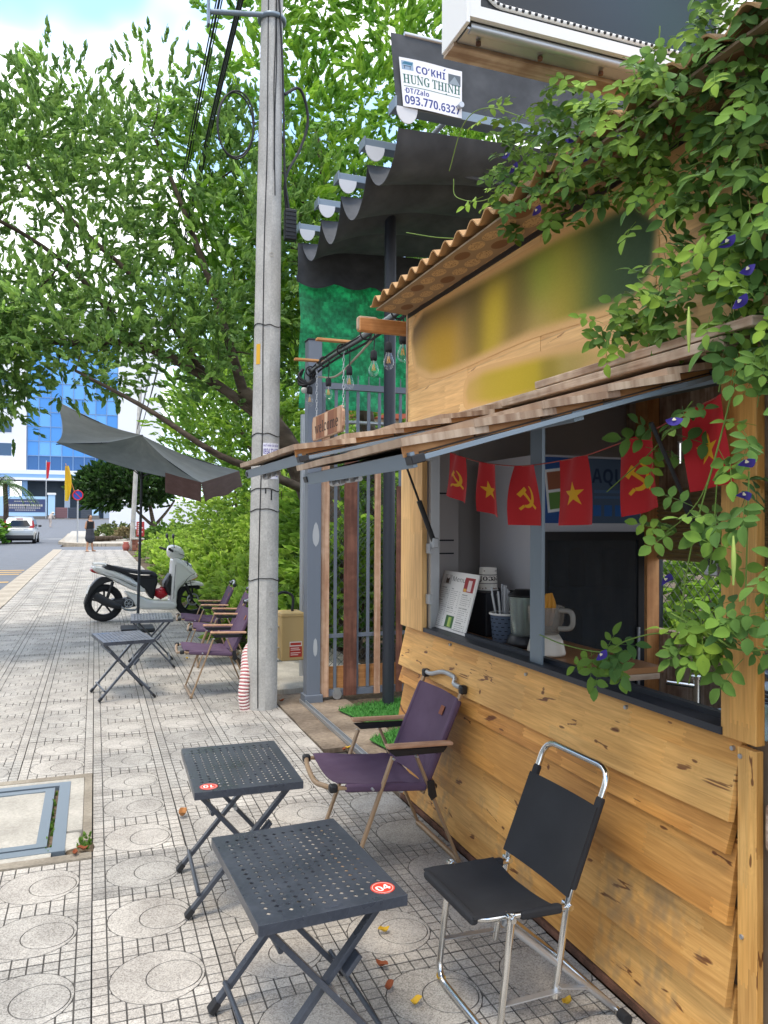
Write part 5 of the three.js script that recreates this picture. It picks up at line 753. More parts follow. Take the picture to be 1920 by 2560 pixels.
// ---------------------------------------------------------------- the far end of the street
{
  const y0 = rise(-118), t = thing('office_building', 'white office block with blue glass front at the end of the street', 'building', [-5.5, y0, -118]);
  const X = (x) => x + 5.5, Y = (y) => y - y0, white = std('#e2e5ea', 0.7), blue = std('#7fa6cf', 0.6), pane = [phys('#4f8fd0', 0.08, { metalness: 0.25 }), phys('#6aa6e0', 0.06, { metalness: 0.25 }), phys('#355f90', 0.06, { metalness: 0.25 })], mull = std('#6f8fb4', 0.5);
  obj('wall', [bar3(X(-22), X(-8.95), Y(7.9), Y(31), -14, 0.3), bar3(X(-8.95), X(6), Y(26.5), Y(31), -14, 0.2), bar3(X(3.0), X(9), Y(7.9), Y(31), -14, 0.3)], white, t);
  obj('core', bar3(X(-8.9), X(3), Y(1.4), Y(26.5), -14, -0.4), std('#33424f', 0.6), t);
  const nx = 8, ny = 9; for (let j = 0; j < ny; j++) for (let i = 0; i < nx; i++) { const x0 = lerp(-8.85, 2.95, i / nx), x1 = lerp(-8.85, 2.95, (i + 1) / nx), q0 = lerp(8.1, 26.4, j / ny), q1 = lerp(8.1, 26.4, (j + 1) / ny); obj('glass_pane', bar3(X(x0 + 0.05), X(x1 - 0.05), Y(q0 + 0.05), Y(q1 - 0.05), -0.2, -0.1), pane[(j < 1 ? 2 : Math.floor(hash(i, j, 5) * 2))], t); }
  obj('mullions', [...Array.from({ length: nx + 1 }, (_, i) => bar3(X(lerp(-8.85, 2.95, i / nx) - 0.05), X(lerp(-8.85, 2.95, i / nx) + 0.05), Y(8.1), Y(26.4), -0.2, -0.02)), ...Array.from({ length: ny + 1 }, (_, j) => bar3(X(-8.85), X(2.95), Y(lerp(8.1, 26.4, j / ny) - 0.05), Y(lerp(8.1, 26.4, j / ny) + 0.05), -0.2, -0.03))], mull, t).userData.kind = 'stuff';
  obj('canopy', [bar3(X(-13), X(4), Y(7.45), Y(8.0), -2, 2.4)], white, t); obj('canopy_band', bar3(X(-13), X(4), Y(6.95), Y(7.44), -2, 2.5), blue, t); obj('canopy_edge', bar3(X(-13), X(4), Y(6.6), Y(6.94), -2, 2.7), white, t);
  for (const x of [-11.2, -9.0, -3.6, 1.5]) obj('column', bar3(X(x - 0.35), X(x + 0.35), 0, Y(6.6), 1.2, 2.0), x < -8 ? blue : std('#9aa7b4', 0.6), t);
  obj('entrance', [bar3(X(-8.6), X(3), 0, Y(6.5), -1.2, -0.9)], std('#2b3138', 0.5), t);
  for (let k = 0; k < 4; k++) obj('entrance_beam', bar3(X(-8), X(2), Y(4.3 + k * 0.55), Y(4.42 + k * 0.55), -0.8, -0.6), std(k % 2 ? '#5b646c' : '#a8b0b6', 0.6), t);
  for (let j = 0; j < 6; j++) for (let i = 0; i < 3; i++) obj('window', bar3(X(-20 + i * 3.6), X(-18 + i * 3.6), Y(10 + j * 3.2), Y(11.7 + j * 3.2), 0.28, 0.34), phys('#3d5a78', 0.1), t);
}
{ // sign wall, pillars and gate before it
  const y0 = rise(-108), blue = std('#a9cbe4', 0.7), stone = std('#6d6a66', 0.95);
  const t = thing('sign_wall', 'light blue boundary wall carrying a dark blue name board', 'wall', [-8.5, y0 - 0.4, -108]), X = (x) => x + 8.5, Y = (y) => y - y0 + 0.4;
  obj('wall', bar3(X(-14), X(-5.75), Y(1.7), Y(4.2), -0.2, 0), blue, t); obj('plinth', bar3(X(-14), X(-5.7), 0, Y(1.7), -0.25, 0.1), stone, t);
  const map = canvasTex(256, 96, (c, W, H) => { c.fillStyle = '#3b466b'; c.fillRect(0, 0, W, H); c.fillStyle = '#c9b98a'; c.font = 'bold 22px sans-serif'; c.textAlign = 'center'; c.filter = 'none'; c.fillStyle = '#b8b2a6'; for (const [y, w, h] of [[14, 130, 6], [38, 214, 16], [62, 190, 7], [78, 120, 6]]) { for (let x = (W - w) / 2; x < (W + w) / 2; x += 13) c.fillRect(x, y, 10, h); } });
  obj('name_board', grid(1, 1, (u, v) => [X(lerp(-10.7, -5.95, u)), Y(lerp(2.2, 3.85, v)), 0.03]), std('#ffffff', 0.6, { map }), t);
  for (const [x, label] of [[-5.2, 'light blue gate pillar with white cap beside the name board'], [0.05, 'light blue gate pillar on a stone base beyond the dark gate leaf']]) { const p = thing('gate_pillar', label, 'pillar', [x, y0 - 0.4, -108]); obj('shaft', bar3(-0.4, 0.4, 0.8, 3.4, -0.4, 0.4), blue, p); obj('cap', bar3(-0.5, 0.5, 3.4, 3.65, -0.5, 0.5), M.white, p); obj('base', bar3(-0.48, 0.48, 0, 0.8, -0.48, 0.48), stone, p); }
  const g = thing('sliding_gate', 'low sliding gate with maroon and dark slatted panels', 'gate', [-3, y0, -107.8]);
  for (const [x0, x1, c] of [[-1.75, -0.3, '#7d5a5c'], [-0.25, 0.85, '#3d4450'], [1.3, 2.6, '#4a5058']]) { obj('panel', bar3(x0, x1, 0.05, 1.4, -0.06, 0), std(c, 0.7), g); for (let k = 0; k < 5; k++) obj('slat', bar3(x0, x1, 0.2 + k * 0.25, 0.26 + k * 0.25, 0.0, 0.04), std(c, 0.5), g); }
  const w = thing('white_wall', 'white rendered boundary wall behind the far tree', 'wall', [4.5, 0.4, -80]); obj('wall', bar3(-3.2, 8, 0, 2.75, -0.2, 0), std('#dfe2e8', 0.8), w); for (let k = 0; k < 8; k++) obj('grille_bar', bar3(-2.2 + k * 0.16, -2.14 + k * 0.16, 2.2, 2.7, 0, 0.04), std('#6d757c', 0.6), w);
}
{ // flag posts, traffic sign, far pole
  const t = thing('flag_pole', 'thin pole with a red national flag before the office block', 'flag', [-5.75, rise(-106), -106]);
  obj('pole', rod([0, 0, 0], [0, 7.3, 0], 0.05), M.galv, t); obj('flag', slab(4, 8, (u, v) => [0.05 + 0.55 * u * (0.35 + 0.4 * v), lerp(5.0, 7.1, v), 0.15 * Math.sin(u * 4 + v * 3)], 0.01), M.red, t);
  const s = thing('traffic_sign', 'round no parking sign on a grey post with a yellow flag tied to it', 'sign', [-0.97, 0, -50.2]);
  obj('post', rod([0, 0, 0], [0, 3.2, 0], 0.045), M.galv, s);
  const disc = obj('sign_disc', rod([0, 2.85, 0.05], [0, 2.85, 0.07], 0.3, 0.3, 36), std('#2348a0', 0.4), s); obj('red_ring', new THREE.TorusGeometry(0.28, 0.03, 6, 36).translate(0, 2.85, 0.075), M.red, disc); obj('red_bar', rbox(0.54, 0.05, 0.012, 0, 2.85, 0.08, 0.003, [0, 0, -0.78]), M.red, disc);
  obj('yellow_flag', slab(6, 10, (u, v) => [-0.72 + 0.36 * u * (0.5 + 0.5 * Math.sin(v * 3)), lerp(2.5, 4.6, v), 0.12 * Math.sin(u * 5 + v * 4)], 0.01), std('#d9b321', 0.8), s); obj('flag_stick', rod([0, 2.4, 0.02], [-0.7, 4.75, 0], 0.02), M.slatOak, s);
  const p = thing('utility_pole', 'pale concrete utility pole far down the pavement', 'pole', [1.605, 0, -37.8]); obj('shaft', rod([0, 0, 0], [0.33, 7.6, 0], 0.115, 0.08, 24), M.poleConcrete, p); obj('metal_band', rod([0.055, 1.34, 0], [0.057, 1.4, 0], 0.113, 0.112, 24), M.galv, p);
  const r = thing('notice_board', 'small red and white notice board beside the far pole', 'notice board', [2.05, 0, -39]); obj('post', [rod([0, 0, 0], [0, 0.65, 0], 0.02)], M.galv, r);
  const map = canvasTex(64, 128, (c) => { c.fillStyle = '#a83a3e'; c.fillRect(0, 0, 64, 128); c.fillStyle = '#e6dcd6'; for (let k = 0; k < 6; k++) c.fillRect(8, 10 + k * 19, 20 + ((k * 13) % 28), 9); }); obj('board', [rbox(0.36, 0.7, 0.03, 0, 0.97, 0, 0.004)], M.red, r); obj('print', grid(1, 1, (u, v) => [lerp(-0.17, 0.17, u), lerp(0.64, 1.3, v), 0.0165]), std('#ffffff', 0.7, { map }), r);
}
{ // planter blocks, jar, logs along the far pavement
  for (const [x, z, w, h, d, label] of [[1.86, -37.9, 0.5, 0.5, 0.6, 'low brick planter block with a concrete top beside the far pole'], [2.05, -33.6, 0.6, 0.42, 1.2, 'brick garden bench with a pale slab top half hidden in the hedge']]) { const t = thing('brick_planter', label, 'planter', [x, 0, z]); obj('core', bar3(-w / 2 + 0.01, w / 2 - 0.01, 0, h, -d / 2 + 0.01, d / 2 - 0.01), M.cementTan, t); for (let j = 0; j < 4; j++) for (let i = 0; i < 3; i++) obj('brick', rbox(w / 3 - 0.012, h / 4 - 0.012, 0.03, -w / 2 + (i + 0.5) * (w / 3), (j + 0.5) * (h / 4), d / 2, 0.004), std(['#8f5a48', '#9c6a56', '#7d4f42'][(i + j) % 3], 0.9), t); obj('slab_top', rbox(w + 0.1, 0.06, d + 0.1, 0, h + 0.03, 0, 0.01), M.cement, t); }
  tag(obj('clay_jar', lathe([[0, 0], [0.1, 0], [0.15, 0.1], [0.16, 0.22], [0.11, 0.34], [0.13, 0.4], [0, 0.4]], 1.35, 0, -37.6), std('#a0584e', 0.8)), 'small reddish clay jar at the foot of the far pole', 'jar');
  const R = rng(8); for (let k = 0; k < 5; k++) { const x = 0.1 + R() * 1.0, z = -52.6 + R() * 2, y = 0.1 + (k % 2) * 0.16; tag(obj('felled_log', rod([x - 0.7, y, z - 0.2 * R()], [x + 0.6, y + 0.1 * R(), z + 0.3 * R()], 0.12, 0.09, 12), M.bark), 'short brown felled log in the pile on the far pavement', 'log', 'logs piled on the far pavement'); }
}
{ // terraced house fronts seen beyond the garden trees
  const w = thing('garden_house', 'pale house wall with a red roof edge glimpsed through the garden trees', 'house', [12.5, 0, -30]);
  obj('wall', bar3(-3.6, 6, 0, 5.6, -4, 0), std('#d8d4c8', 0.8), w); obj('roof', extrude([[-4.2, 5.6], [6.6, 5.6], [1.2, 7.8]], 5, 0.02).translate(0, 0, -2), std('#a2543c', 0.85), w);
  for (let k = 0; k < 3; k++) { const f = obj('window', bar3(-2.6 + k * 2.4, -1.4 + k * 2.4, 3.2, 4.6, 0, 0.05), std('#8a9099', 0.5), w); obj('pane', bar3(-2.5 + k * 2.4, -1.5 + k * 2.4, 3.3, 4.5, 0.05, 0.06), phys('#45525e', 0.1), f); }
}
// ---------------------------------------------------------------- plants
function leafGeo(L, w, droop = 0.25, fold = 0.22, n = 2) { // a leaf along +z, folded on its midrib
  const p = [], ix = [], N = n + 2;
  for (let k = 0; k <= N; k++) { const t = k / N, h = w * 0.5 * Math.sin(Math.PI * Math.pow(t, 0.8)) * (t > 0.98 ? 0 : 1), y = -droop * L * t * t; p.push(-h, y + fold * h, t * L, 0, y, t * L, h, y + fold * h, t * L); }
  for (let k = 0; k < N; k++) { const a = k * 3, b = a + 3; if (k > 0) ix.push(a, a + 1, b + 1, a + 1, a + 2, b + 1); if (k < N - 1) ix.push(a, b + 1, b, a + 2, b + 2, b + 1); if (k === 0) { ix.push(a + 1, b + 1, b); ix.push(a + 1, b + 2, b + 1); } }
  const g = new THREE.BufferGeometry(); g.setAttribute('position', new THREE.Float32BufferAttribute(p, 3)); g.setIndex(ix); g.computeVertexNormals(); return g;
}
function sprigGeo(seed, n, L, w, reach) { // leaves spiralling round a short twig along +z
  const R = rng(seed), gs = [];
  for (let k = 0; k < n; k++) { const t = (k + 0.6) / n, g = leafGeo(L * (0.75 + R() * 0.5), w * (0.8 + R() * 0.4), 0.15 + R() * 0.35, 0.15 + R() * 0.25, 1); g.rotateX(-0.35 - R() * 0.6 + t * 0.3).rotateZ(k * 2.4 + R()).translate(0, 0, reach * t); const a = new THREE.Matrix4().makeRotationZ(0); g.applyMatrix4(a); gs.push(g); }
  return merged(gs);
}
function tint(c0, c1, t, R) { const j = 0.85 + R() * 0.3; return new THREE.Color().setRGB(lerp(c0[0], c1[0], t) * j, lerp(c0[1], c1[1], t) * j, lerp(c0[2], c1[2], t) * j); }
const _o = new THREE.Object3D();
function foliage(name, geos, mat, spots, parent, c0, c1, seed) { // spots: [x, y, z, dirx, diry, dirz, scale, tone]
  const R = rng(seed); geos = [].concat(geos);
  geos.forEach((geo, gi) => {
    const mine = spots.filter((_, k) => k % geos.length === gi); if (!mine.length) return;
    const im = new THREE.InstancedMesh(geo, mat, mine.length); im.name = name; im.userData.kind = 'stuff'; im.castShadow = im.receiveShadow = true;
    mine.forEach((s, k) => { _o.position.set(s[0], s[1], s[2]); _o.up.set(R() - 0.5, 1, R() - 0.5); _o.lookAt(s[0] + s[3], s[1] + s[4], s[2] + s[5]); _o.rotateZ(R() * 6.28); _o.scale.setScalar(s[6]); _o.updateMatrix(); im.setMatrixAt(k, _o.matrix); im.setColorAt(k, tint(c0, c1, clamp(s[7] + (R() - 0.5) * 0.5), R)); });
    parent.add(im);
  });
}
// a tree grown from limbs towards points in its crown; leaves sit on the last twigs
function growTree(t, { limbs, points, seed, leafGeos, c0, c1, perTip = 6, spread = 0.3, size = 1, twigR = 0.012 }) {
  const R = rng(seed), nodes = [];
  limbs.forEach(([pts, radii], k) => { const g = taperTube(pts, radii, 10); obj(k ? 'limb' : 'trunk', G(g, 'y'), M.bark, t); const cv = new THREE.CatmullRomCurve3(pts.map(arr)); for (let q = 0; q <= 14; q++) { const u = q / 14; if (k === 0 && u < 0.45) continue; nodes.push({ p: cv.getPoint(u), r: lerp(radii[0], radii[radii.length - 1], u) }); } });
  const twigs = [], spots = [];
  points.sort((a, b) => nodes.reduce((m, n) => Math.min(m, n.p.distanceTo(a)), 99) - nodes.reduce((m, n) => Math.min(m, n.p.distanceTo(b)), 99));
  for (const p of points) {
    let best = null, bd = 1e9; for (const n of nodes) { const d = n.p.distanceTo(p) * (1 + 0.25 * R()) + (p.y < n.p.y - 0.6 ? 0.5 : 0); if (d < bd) { bd = d; best = n; } }
    const L = best.p.distanceTo(p), r0 = Math.min(best.r * 0.72, 0.012 + 0.012 * L), mid = best.p.clone().lerp(p, 0.5).add(V((R() - 0.5) * 0.3 * L, (R() - 0.2) * 0.25 * L, (R() - 0.5) * 0.3 * L));
    twigs.push(taperTube([best.p, mid, p], [r0, r0 * 0.7, Math.max(0.004, r0 * 0.4)], 5));
    const cv = new THREE.QuadraticBezierCurve3(best.p, mid, p); for (const u of [0.5, 0.75, 1]) nodes.push({ p: cv.getPoint(u), r: r0 * (1 - 0.6 * u) });
    const out = p.clone().sub(best.p).normalize();
    for (let k = 0; k < perTip; k++) { const a = R() * 6.28, b = Math.acos(2 * R() - 1), q = spread * Math.cbrt(R()), d = V(Math.sin(b) * Math.cos(a), Math.cos(b) * 0.8, Math.sin(b) * Math.sin(a)), s = p.clone().addScaledVector(d, q); const dir = d.clone().multiplyScalar(0.9).add(out).add(V(0, 0.35, 0)); spots.push([s.x, s.y, s.z, dir.x, dir.y, dir.z, size * (0.75 + R() * 0.5), R() * R() * 1.1]); }
    for (const u of [0.45, 0.7]) { const s = cv.getPoint(u); spots.push([s.x, s.y, s.z, R() - 0.5, R(), R() - 0.5, size * 0.8, R()]); }
  }
  if (twigs.length) obj('branches', twigs.map((g) => G(g, 'y')), M.bark, t).userData.kind = 'stuff';
  foliage('crown', leafGeos, M.leaf, spots, t, c0, c1, seed + 1);
}
const bigLeaf = [sprigGeo(1, 8, 0.11, 0.052, 0.2), sprigGeo(2, 7, 0.125, 0.06, 0.18), sprigGeo(3, 9, 0.1, 0.05, 0.22)], smallLeaf = [sprigGeo(5, 9, 0.075, 0.058, 0.16), sprigGeo(6, 8, 0.085, 0.062, 0.15)];
const farLeaf = [sprigGeo(7, 6, 0.3, 0.2, 0.35)];
function cloud(seed, n, f) { const R = rng(seed), out = []; let guard = 0; while (out.length < n && guard++ < n * 60) { const p = f(R); if (p) out.push(p); } return out; }
const ell = (R, c, r) => { const a = R() * 6.283, z = 2 * R() - 1, q = Math.cbrt(0.25 + 0.75 * R()), s = Math.sqrt(1 - z * z); return V(c[0] + r[0] * q * s * Math.cos(a), c[1] + r[1] * q * z, c[2] + r[2] * q * s * Math.sin(a)); };
const DARK = [0.155, 0.285, 0.075], LIME = [0.44, 0.65, 0.15];
{ // the big street tree
  const t = thing('street_tree', 'large spreading tree arching over the pavement from behind the gate', 'tree', [2.75, 0, -8.6]);
  const T = (p) => [p[0] - 2.75, p[1], p[2] + 8.6];
  const limbs = [
    [[[2.75, -0.1, -8.6], [2.65, 0.9, -8.65], [2.35, 1.8, -8.8], [2.0, 2.5, -8.9], [1.6, 2.95, -9.0]], [0.2, 0.17, 0.15, 0.12, 0.09]],
    [[[2.0, 2.5, -8.9], [1.2, 3.1, -9.1], [0.4, 3.45, -9.2], [-0.5, 3.45, -9.4], [-1.4, 3.9, -9.5]], [0.09, 0.075, 0.06, 0.045, 0.025]],
    [[[1.6, 2.95, -9.0], [1.3, 4.0, -9.1], [1.0, 5.0, -9.4], [0.6, 6.1, -9.6]], [0.085, 0.06, 0.045, 0.02]],
    [[[2.35, 1.8, -8.8], [1.7, 2.0, -8.4], [1.2, 2.15, -8.2], [0.5, 2.6, -8.3], [-0.2, 3.0, -8.6]], [0.08, 0.065, 0.05, 0.035, 0.02]],
    [[[2.65, 0.9, -8.65], [2.6, 2.4, -8.9], [2.4, 3.9, -9.1], [2.2, 5.4, -9.4], [2.1, 6.9, -9.6]], [0.13, 0.11, 0.09, 0.06, 0.02]],
    [[[1.2, 3.1, -9.1], [0.6, 4.1, -9.5], [-0.3, 5.0, -9.8], [-1.0, 5.9, -10.0]], [0.06, 0.05, 0.035, 0.018]],
    [[[2.6, 2.4, -8.9], [3.2, 3.6, -9.2], [3.7, 5.2, -9.6], [3.9, 6.6, -9.8]], [0.08, 0.06, 0.045, 0.02]],
    [[[0.4, 3.45, -9.2], [-0.3, 4.2, -9.0], [-1.3, 4.8, -9.3], [-2.2, 5.0, -9.6]], [0.045, 0.035, 0.025, 0.012]]].map(([p, r]) => [p.map(T), r]);
  const pts = cloud(41, 470, (R) => { const p = ell(R, [0.7, 4.5, -9.7], [3.4, 2.3, 1.7]); if ((p.y < 3.15 && p.x < 0.9) || p.y > 6.55 - 0.28 * Math.max(0, 1.2 - p.x) || p.y < 2.6 + 0.35 * Math.abs(p.x) || (p.x > 2.2 && p.z > -8.6)) return null; if (fbm3(p.x * 0.9 + 5, p.y * 0.9, p.z * 0.9, 2) < 0.40) return null; return V(p.x - 2.75, p.y, p.z + 8.6); });
  pts.push(...cloud(43, 80, (R) => { const p = ell(R, [-0.6, 3.5, -9.0], [2.0, 0.5, 1.2]); return p.y < 3.1 ? null : V(p.x - 2.75, p.y, p.z + 8.6); }));
  pts.push(...cloud(44, 60, (R) => { const p = ell(R, [-1.6, 3.45, -9.3], [1.1, 0.6, 1.0]); return p.y < 3.0 ? null : V(p.x - 2.75, p.y, p.z + 8.6); }));
  pts.push(...cloud(45, 130, (R) => { const p = ell(R, [-1.75, 3.0, -9.0], [0.95, 0.7, 0.8]); return p.y < 3.1 && p.x > -1.0 ? null : V(p.x - 2.75, p.y, p.z + 8.6); }));
  limbs.forEach(([, r], k) => { if (k) for (let i = 0; i < r.length; i++) r[i] *= 0.72; });
  growTree(t, { limbs, points: pts, seed: 51, leafGeos: bigLeaf, c0: DARK, c1: LIME, perTip: 12, spread: 0.54, size: 0.72 });
}
{
  const t = thing('street_tree', 'bright leafed tree rising behind the dark awning', 'tree', [3.6, 0, -10.2]);
  const limbs = [[[[0, -0.1, 0], [0.05, 1.6, 0], [-0.2, 3.2, 0.2], [-0.6, 4.8, 0.3], [-0.9, 6.6, 0.3]], [0.16, 0.13, 0.1, 0.07, 0.03]], [[[-0.2, 3.2, 0.2], [0.5, 4.6, 0.1], [0.9, 6.2, -0.1], [1.0, 7.8, -0.2]], [0.09, 0.06, 0.045, 0.02]], [[[-0.6, 4.8, 0.3], [-1.3, 5.8, 0.6], [-1.7, 7.2, 0.7]], [0.06, 0.04, 0.02]]];
  const pts = cloud(61, 300, (R) => { const p = ell(R, [-0.5, 6.3, 0.2], [2.4, 2.7, 1.9]); if (p.y < 3.4 || fbm3(p.x * 0.9 + 25, p.y * 0.9, p.z * 0.9, 2) < 0.36) return null; return p; });
  growTree(t, { limbs, points: pts, seed: 63, leafGeos: bigLeaf, c0: [0.15, 0.33, 0.04], c1: [0.46, 0.7, 0.08], perTip: 10, spread: 0.42 });
}
// shrubs: stems and leaf clumps
function shrub(label, x, z, rx, h, rz, n, seed, geos, c0, c1, group, size = 1, y = 0) {
  const t = thing('shrub', label, 'shrub', [x, y, z], 0, group), R = rng(seed), stems = [], spots = [];
  for (let k = 0; k < 9; k++) { const a = R() * 6.28, q = 0.7 * R(); stems.push(taperTube([[rx * q * 0.3 * Math.cos(a), -0.03, rz * q * 0.3 * Math.sin(a)], [rx * q * 0.7 * Math.cos(a), h * 0.4, rz * q * 0.7 * Math.sin(a)], [rx * q * Math.cos(a), h * 0.85, rz * q * Math.sin(a)]], [0.022, 0.014, 0.006], 5)); }
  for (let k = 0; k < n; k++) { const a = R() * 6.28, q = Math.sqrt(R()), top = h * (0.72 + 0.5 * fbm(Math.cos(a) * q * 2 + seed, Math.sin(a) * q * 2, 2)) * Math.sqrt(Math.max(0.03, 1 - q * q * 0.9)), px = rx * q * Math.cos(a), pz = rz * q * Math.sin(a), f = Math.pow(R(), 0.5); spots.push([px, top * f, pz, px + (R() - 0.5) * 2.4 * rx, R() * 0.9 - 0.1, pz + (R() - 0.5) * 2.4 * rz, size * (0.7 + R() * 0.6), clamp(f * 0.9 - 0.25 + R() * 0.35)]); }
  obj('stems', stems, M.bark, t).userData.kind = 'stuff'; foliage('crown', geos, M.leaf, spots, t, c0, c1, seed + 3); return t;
}
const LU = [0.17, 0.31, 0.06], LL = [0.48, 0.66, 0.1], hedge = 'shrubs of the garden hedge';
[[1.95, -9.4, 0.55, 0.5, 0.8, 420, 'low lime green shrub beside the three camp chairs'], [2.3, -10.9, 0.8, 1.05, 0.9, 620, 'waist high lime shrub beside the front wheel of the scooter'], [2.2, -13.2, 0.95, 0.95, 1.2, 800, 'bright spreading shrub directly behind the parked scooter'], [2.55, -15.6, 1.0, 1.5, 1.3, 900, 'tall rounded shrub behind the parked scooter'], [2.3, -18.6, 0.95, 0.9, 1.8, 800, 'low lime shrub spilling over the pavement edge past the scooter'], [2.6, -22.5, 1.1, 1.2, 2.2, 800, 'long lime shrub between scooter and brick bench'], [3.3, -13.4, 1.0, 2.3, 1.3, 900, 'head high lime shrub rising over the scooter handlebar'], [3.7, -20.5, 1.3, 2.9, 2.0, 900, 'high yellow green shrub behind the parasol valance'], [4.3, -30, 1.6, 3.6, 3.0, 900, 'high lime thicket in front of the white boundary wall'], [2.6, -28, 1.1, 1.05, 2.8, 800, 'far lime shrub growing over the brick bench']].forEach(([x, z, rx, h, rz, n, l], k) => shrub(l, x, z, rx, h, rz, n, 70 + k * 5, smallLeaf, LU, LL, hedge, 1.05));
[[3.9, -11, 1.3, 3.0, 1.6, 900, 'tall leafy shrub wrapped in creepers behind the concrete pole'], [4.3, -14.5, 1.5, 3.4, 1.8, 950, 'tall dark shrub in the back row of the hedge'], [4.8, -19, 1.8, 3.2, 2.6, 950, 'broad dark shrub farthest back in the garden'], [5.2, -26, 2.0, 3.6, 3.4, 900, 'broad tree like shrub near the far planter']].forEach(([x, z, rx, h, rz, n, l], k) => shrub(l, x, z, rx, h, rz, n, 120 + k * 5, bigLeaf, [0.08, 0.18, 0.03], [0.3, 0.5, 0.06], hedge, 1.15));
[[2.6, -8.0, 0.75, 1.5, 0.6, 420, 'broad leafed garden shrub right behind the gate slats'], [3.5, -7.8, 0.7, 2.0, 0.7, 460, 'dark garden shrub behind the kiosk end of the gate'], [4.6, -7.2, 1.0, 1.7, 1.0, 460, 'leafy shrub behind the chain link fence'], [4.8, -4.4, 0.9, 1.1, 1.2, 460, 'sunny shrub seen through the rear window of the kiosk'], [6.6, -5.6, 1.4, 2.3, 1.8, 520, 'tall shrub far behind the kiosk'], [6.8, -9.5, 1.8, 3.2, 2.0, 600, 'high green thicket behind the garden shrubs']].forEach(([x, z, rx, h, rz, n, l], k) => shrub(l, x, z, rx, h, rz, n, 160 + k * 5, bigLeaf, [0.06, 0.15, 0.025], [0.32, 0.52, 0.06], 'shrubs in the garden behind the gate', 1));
{ // garden palm
  const t = thing('garden_palm', 'feathery dark palm growing behind the gate bars', 'palm', [3.15, 0, -7.4]), R = rng(91);
  obj('stem', [0, 1, 2, 3].map((k) => rod([0.06 * Math.cos(k * 1.7), 0, 0.06 * Math.sin(k * 1.7)], [0.16 * Math.cos(k * 1.7), 0.9 + 0.2 * k, 0.16 * Math.sin(k * 1.7)], 0.022, 0.016, 8)), std('#6d6a44', 0.9), t).userData.kind = 'stuff';
  for (let k = 0; k < 16; k++) { const a = k * 2.4, h = 0.9 + R() * 0.9, L = 0.75 + R() * 0.45, gs = [], P = (u) => V(Math.cos(a) * L * u, h + 0.55 * u - 0.75 * u * u, Math.sin(a) * L * u); gs.push(taperTube([P(0), P(0.35), P(0.7), P(1)], [0.008, 0.006, 0.004, 0.002], 5)); for (let q = 2; q < 17; q++) for (const s of [-1, 1]) { const u = q / 17, p = P(u), l = 0.32 * Math.sin(3.0 * u ** 0.8) + 0.06, g = leafGeo(l, 0.022, 0.5, 0.3, 1); g.rotateY(-a + Math.PI / 2 + s * 1.0).translate(p.x, p.y, p.z); gs.push(g); } obj('frond', gs, phys('#3a5a1e', 0.8, { transmission: 0.2, thickness: 0 }), t); }
}
{ // chain link fence behind the gate and kiosk
  const t = thing('chain_link_fence', 'grey chain link fence between the gate and the garden', 'fence', [1.8, 0, -7.0]);
  const mesh = (x0, x1, y0, y1, s) => { const w = [], H = y1 - y0; for (let c = x0 - H; c < x1; c += s) { for (const d of [1, -1]) { let a = d > 0 ? [c, y0] : [c, y1], b = d > 0 ? [c + H, y1] : [c + H, y0]; const cut = (p, q, x) => { const k = (x - p[0]) / (q[0] - p[0]); return [x, p[1] + (q[1] - p[1]) * k]; }; if (b[0] < x0 || a[0] > x1) continue; if (a[0] < x0) a = cut(a, b, x0); if (b[0] > x1) b = cut(a, b, x1); w.push(beam([a[0], a[1], d * 0.002], [b[0], b[1], d * 0.002], 0.0035, 0.0035, [0, 0, 1], 0)); } } return w; };
  obj('wire_mesh', mesh(0, 1.9, 0.1, 2.4, 0.085), std('#4a4d4a', 0.6), t).userData.kind = 'stuff'; for (const x of [0.0, 1.9]) obj('post', rod([x, 0, 0], [x, 2.45, 0], 0.025), M.galv, t); obj('top_rail', rod([0, 2.4, 0], [1.9, 2.4, 0], 0.018), M.galv, t);
  const u = thing('chain_link_fence', 'chain link fence seen through the rear window of the kiosk', 'fence', [4.1, 0, -4.6], Math.PI / 2); obj('wire_mesh', mesh(-1.8, 1.8, 0.1, 1.9, 0.085), std('#4a4d4a', 0.6), u).userData.kind = 'stuff'; for (const x of [-1.8, 0.3, 1.8]) obj('post', rod([x, 0, 0], [x, 1.95, 0], 0.025), M.darkPost, u);
}
// mid-distance garden trees
[['lime leafed garden tree behind the hedge past the scooter', 4.2, -17.5, 201, [-0.3, 4.2, 0], [2.3, 2.0, 2.6]], ['yellow green garden tree standing far behind the hedge', 5.4, -27, 207, [-0.4, 4.6, 0], [3.2, 2.4, 3.2]]].forEach(([label, x, z, seed, c, r]) => { const t = thing('garden_tree', label, 'tree', [x, 0, z]); growTree(t, { limbs: [[[[0, -0.1, 0], [0.05, 1.2, 0], [-0.1, 2.6, 0.1], [-0.2, 4.2, 0]], [0.14, 0.12, 0.09, 0.04]], [[[0.05, 1.2, 0], [-0.7, 2.6, 0.2], [-1.4, 3.8, 0.3]], [0.08, 0.06, 0.03]], [[[0.05, 1.2, 0], [0.7, 2.6, -0.2], [1.3, 4.0, -0.3]], [0.08, 0.06, 0.03]]], points: cloud(seed, 190, (R) => { const p = ell(R, c, r); return fbm3(p.x * 0.8, p.y * 0.8, p.z * 0.8, 2) < 0.3 ? null : p; }), seed: seed + 2, leafGeos: bigLeaf, c0: [0.13, 0.27, 0.04], c1: [0.42, 0.62, 0.08], perTip: 9, spread: 0.55, size: 1.25 }); });
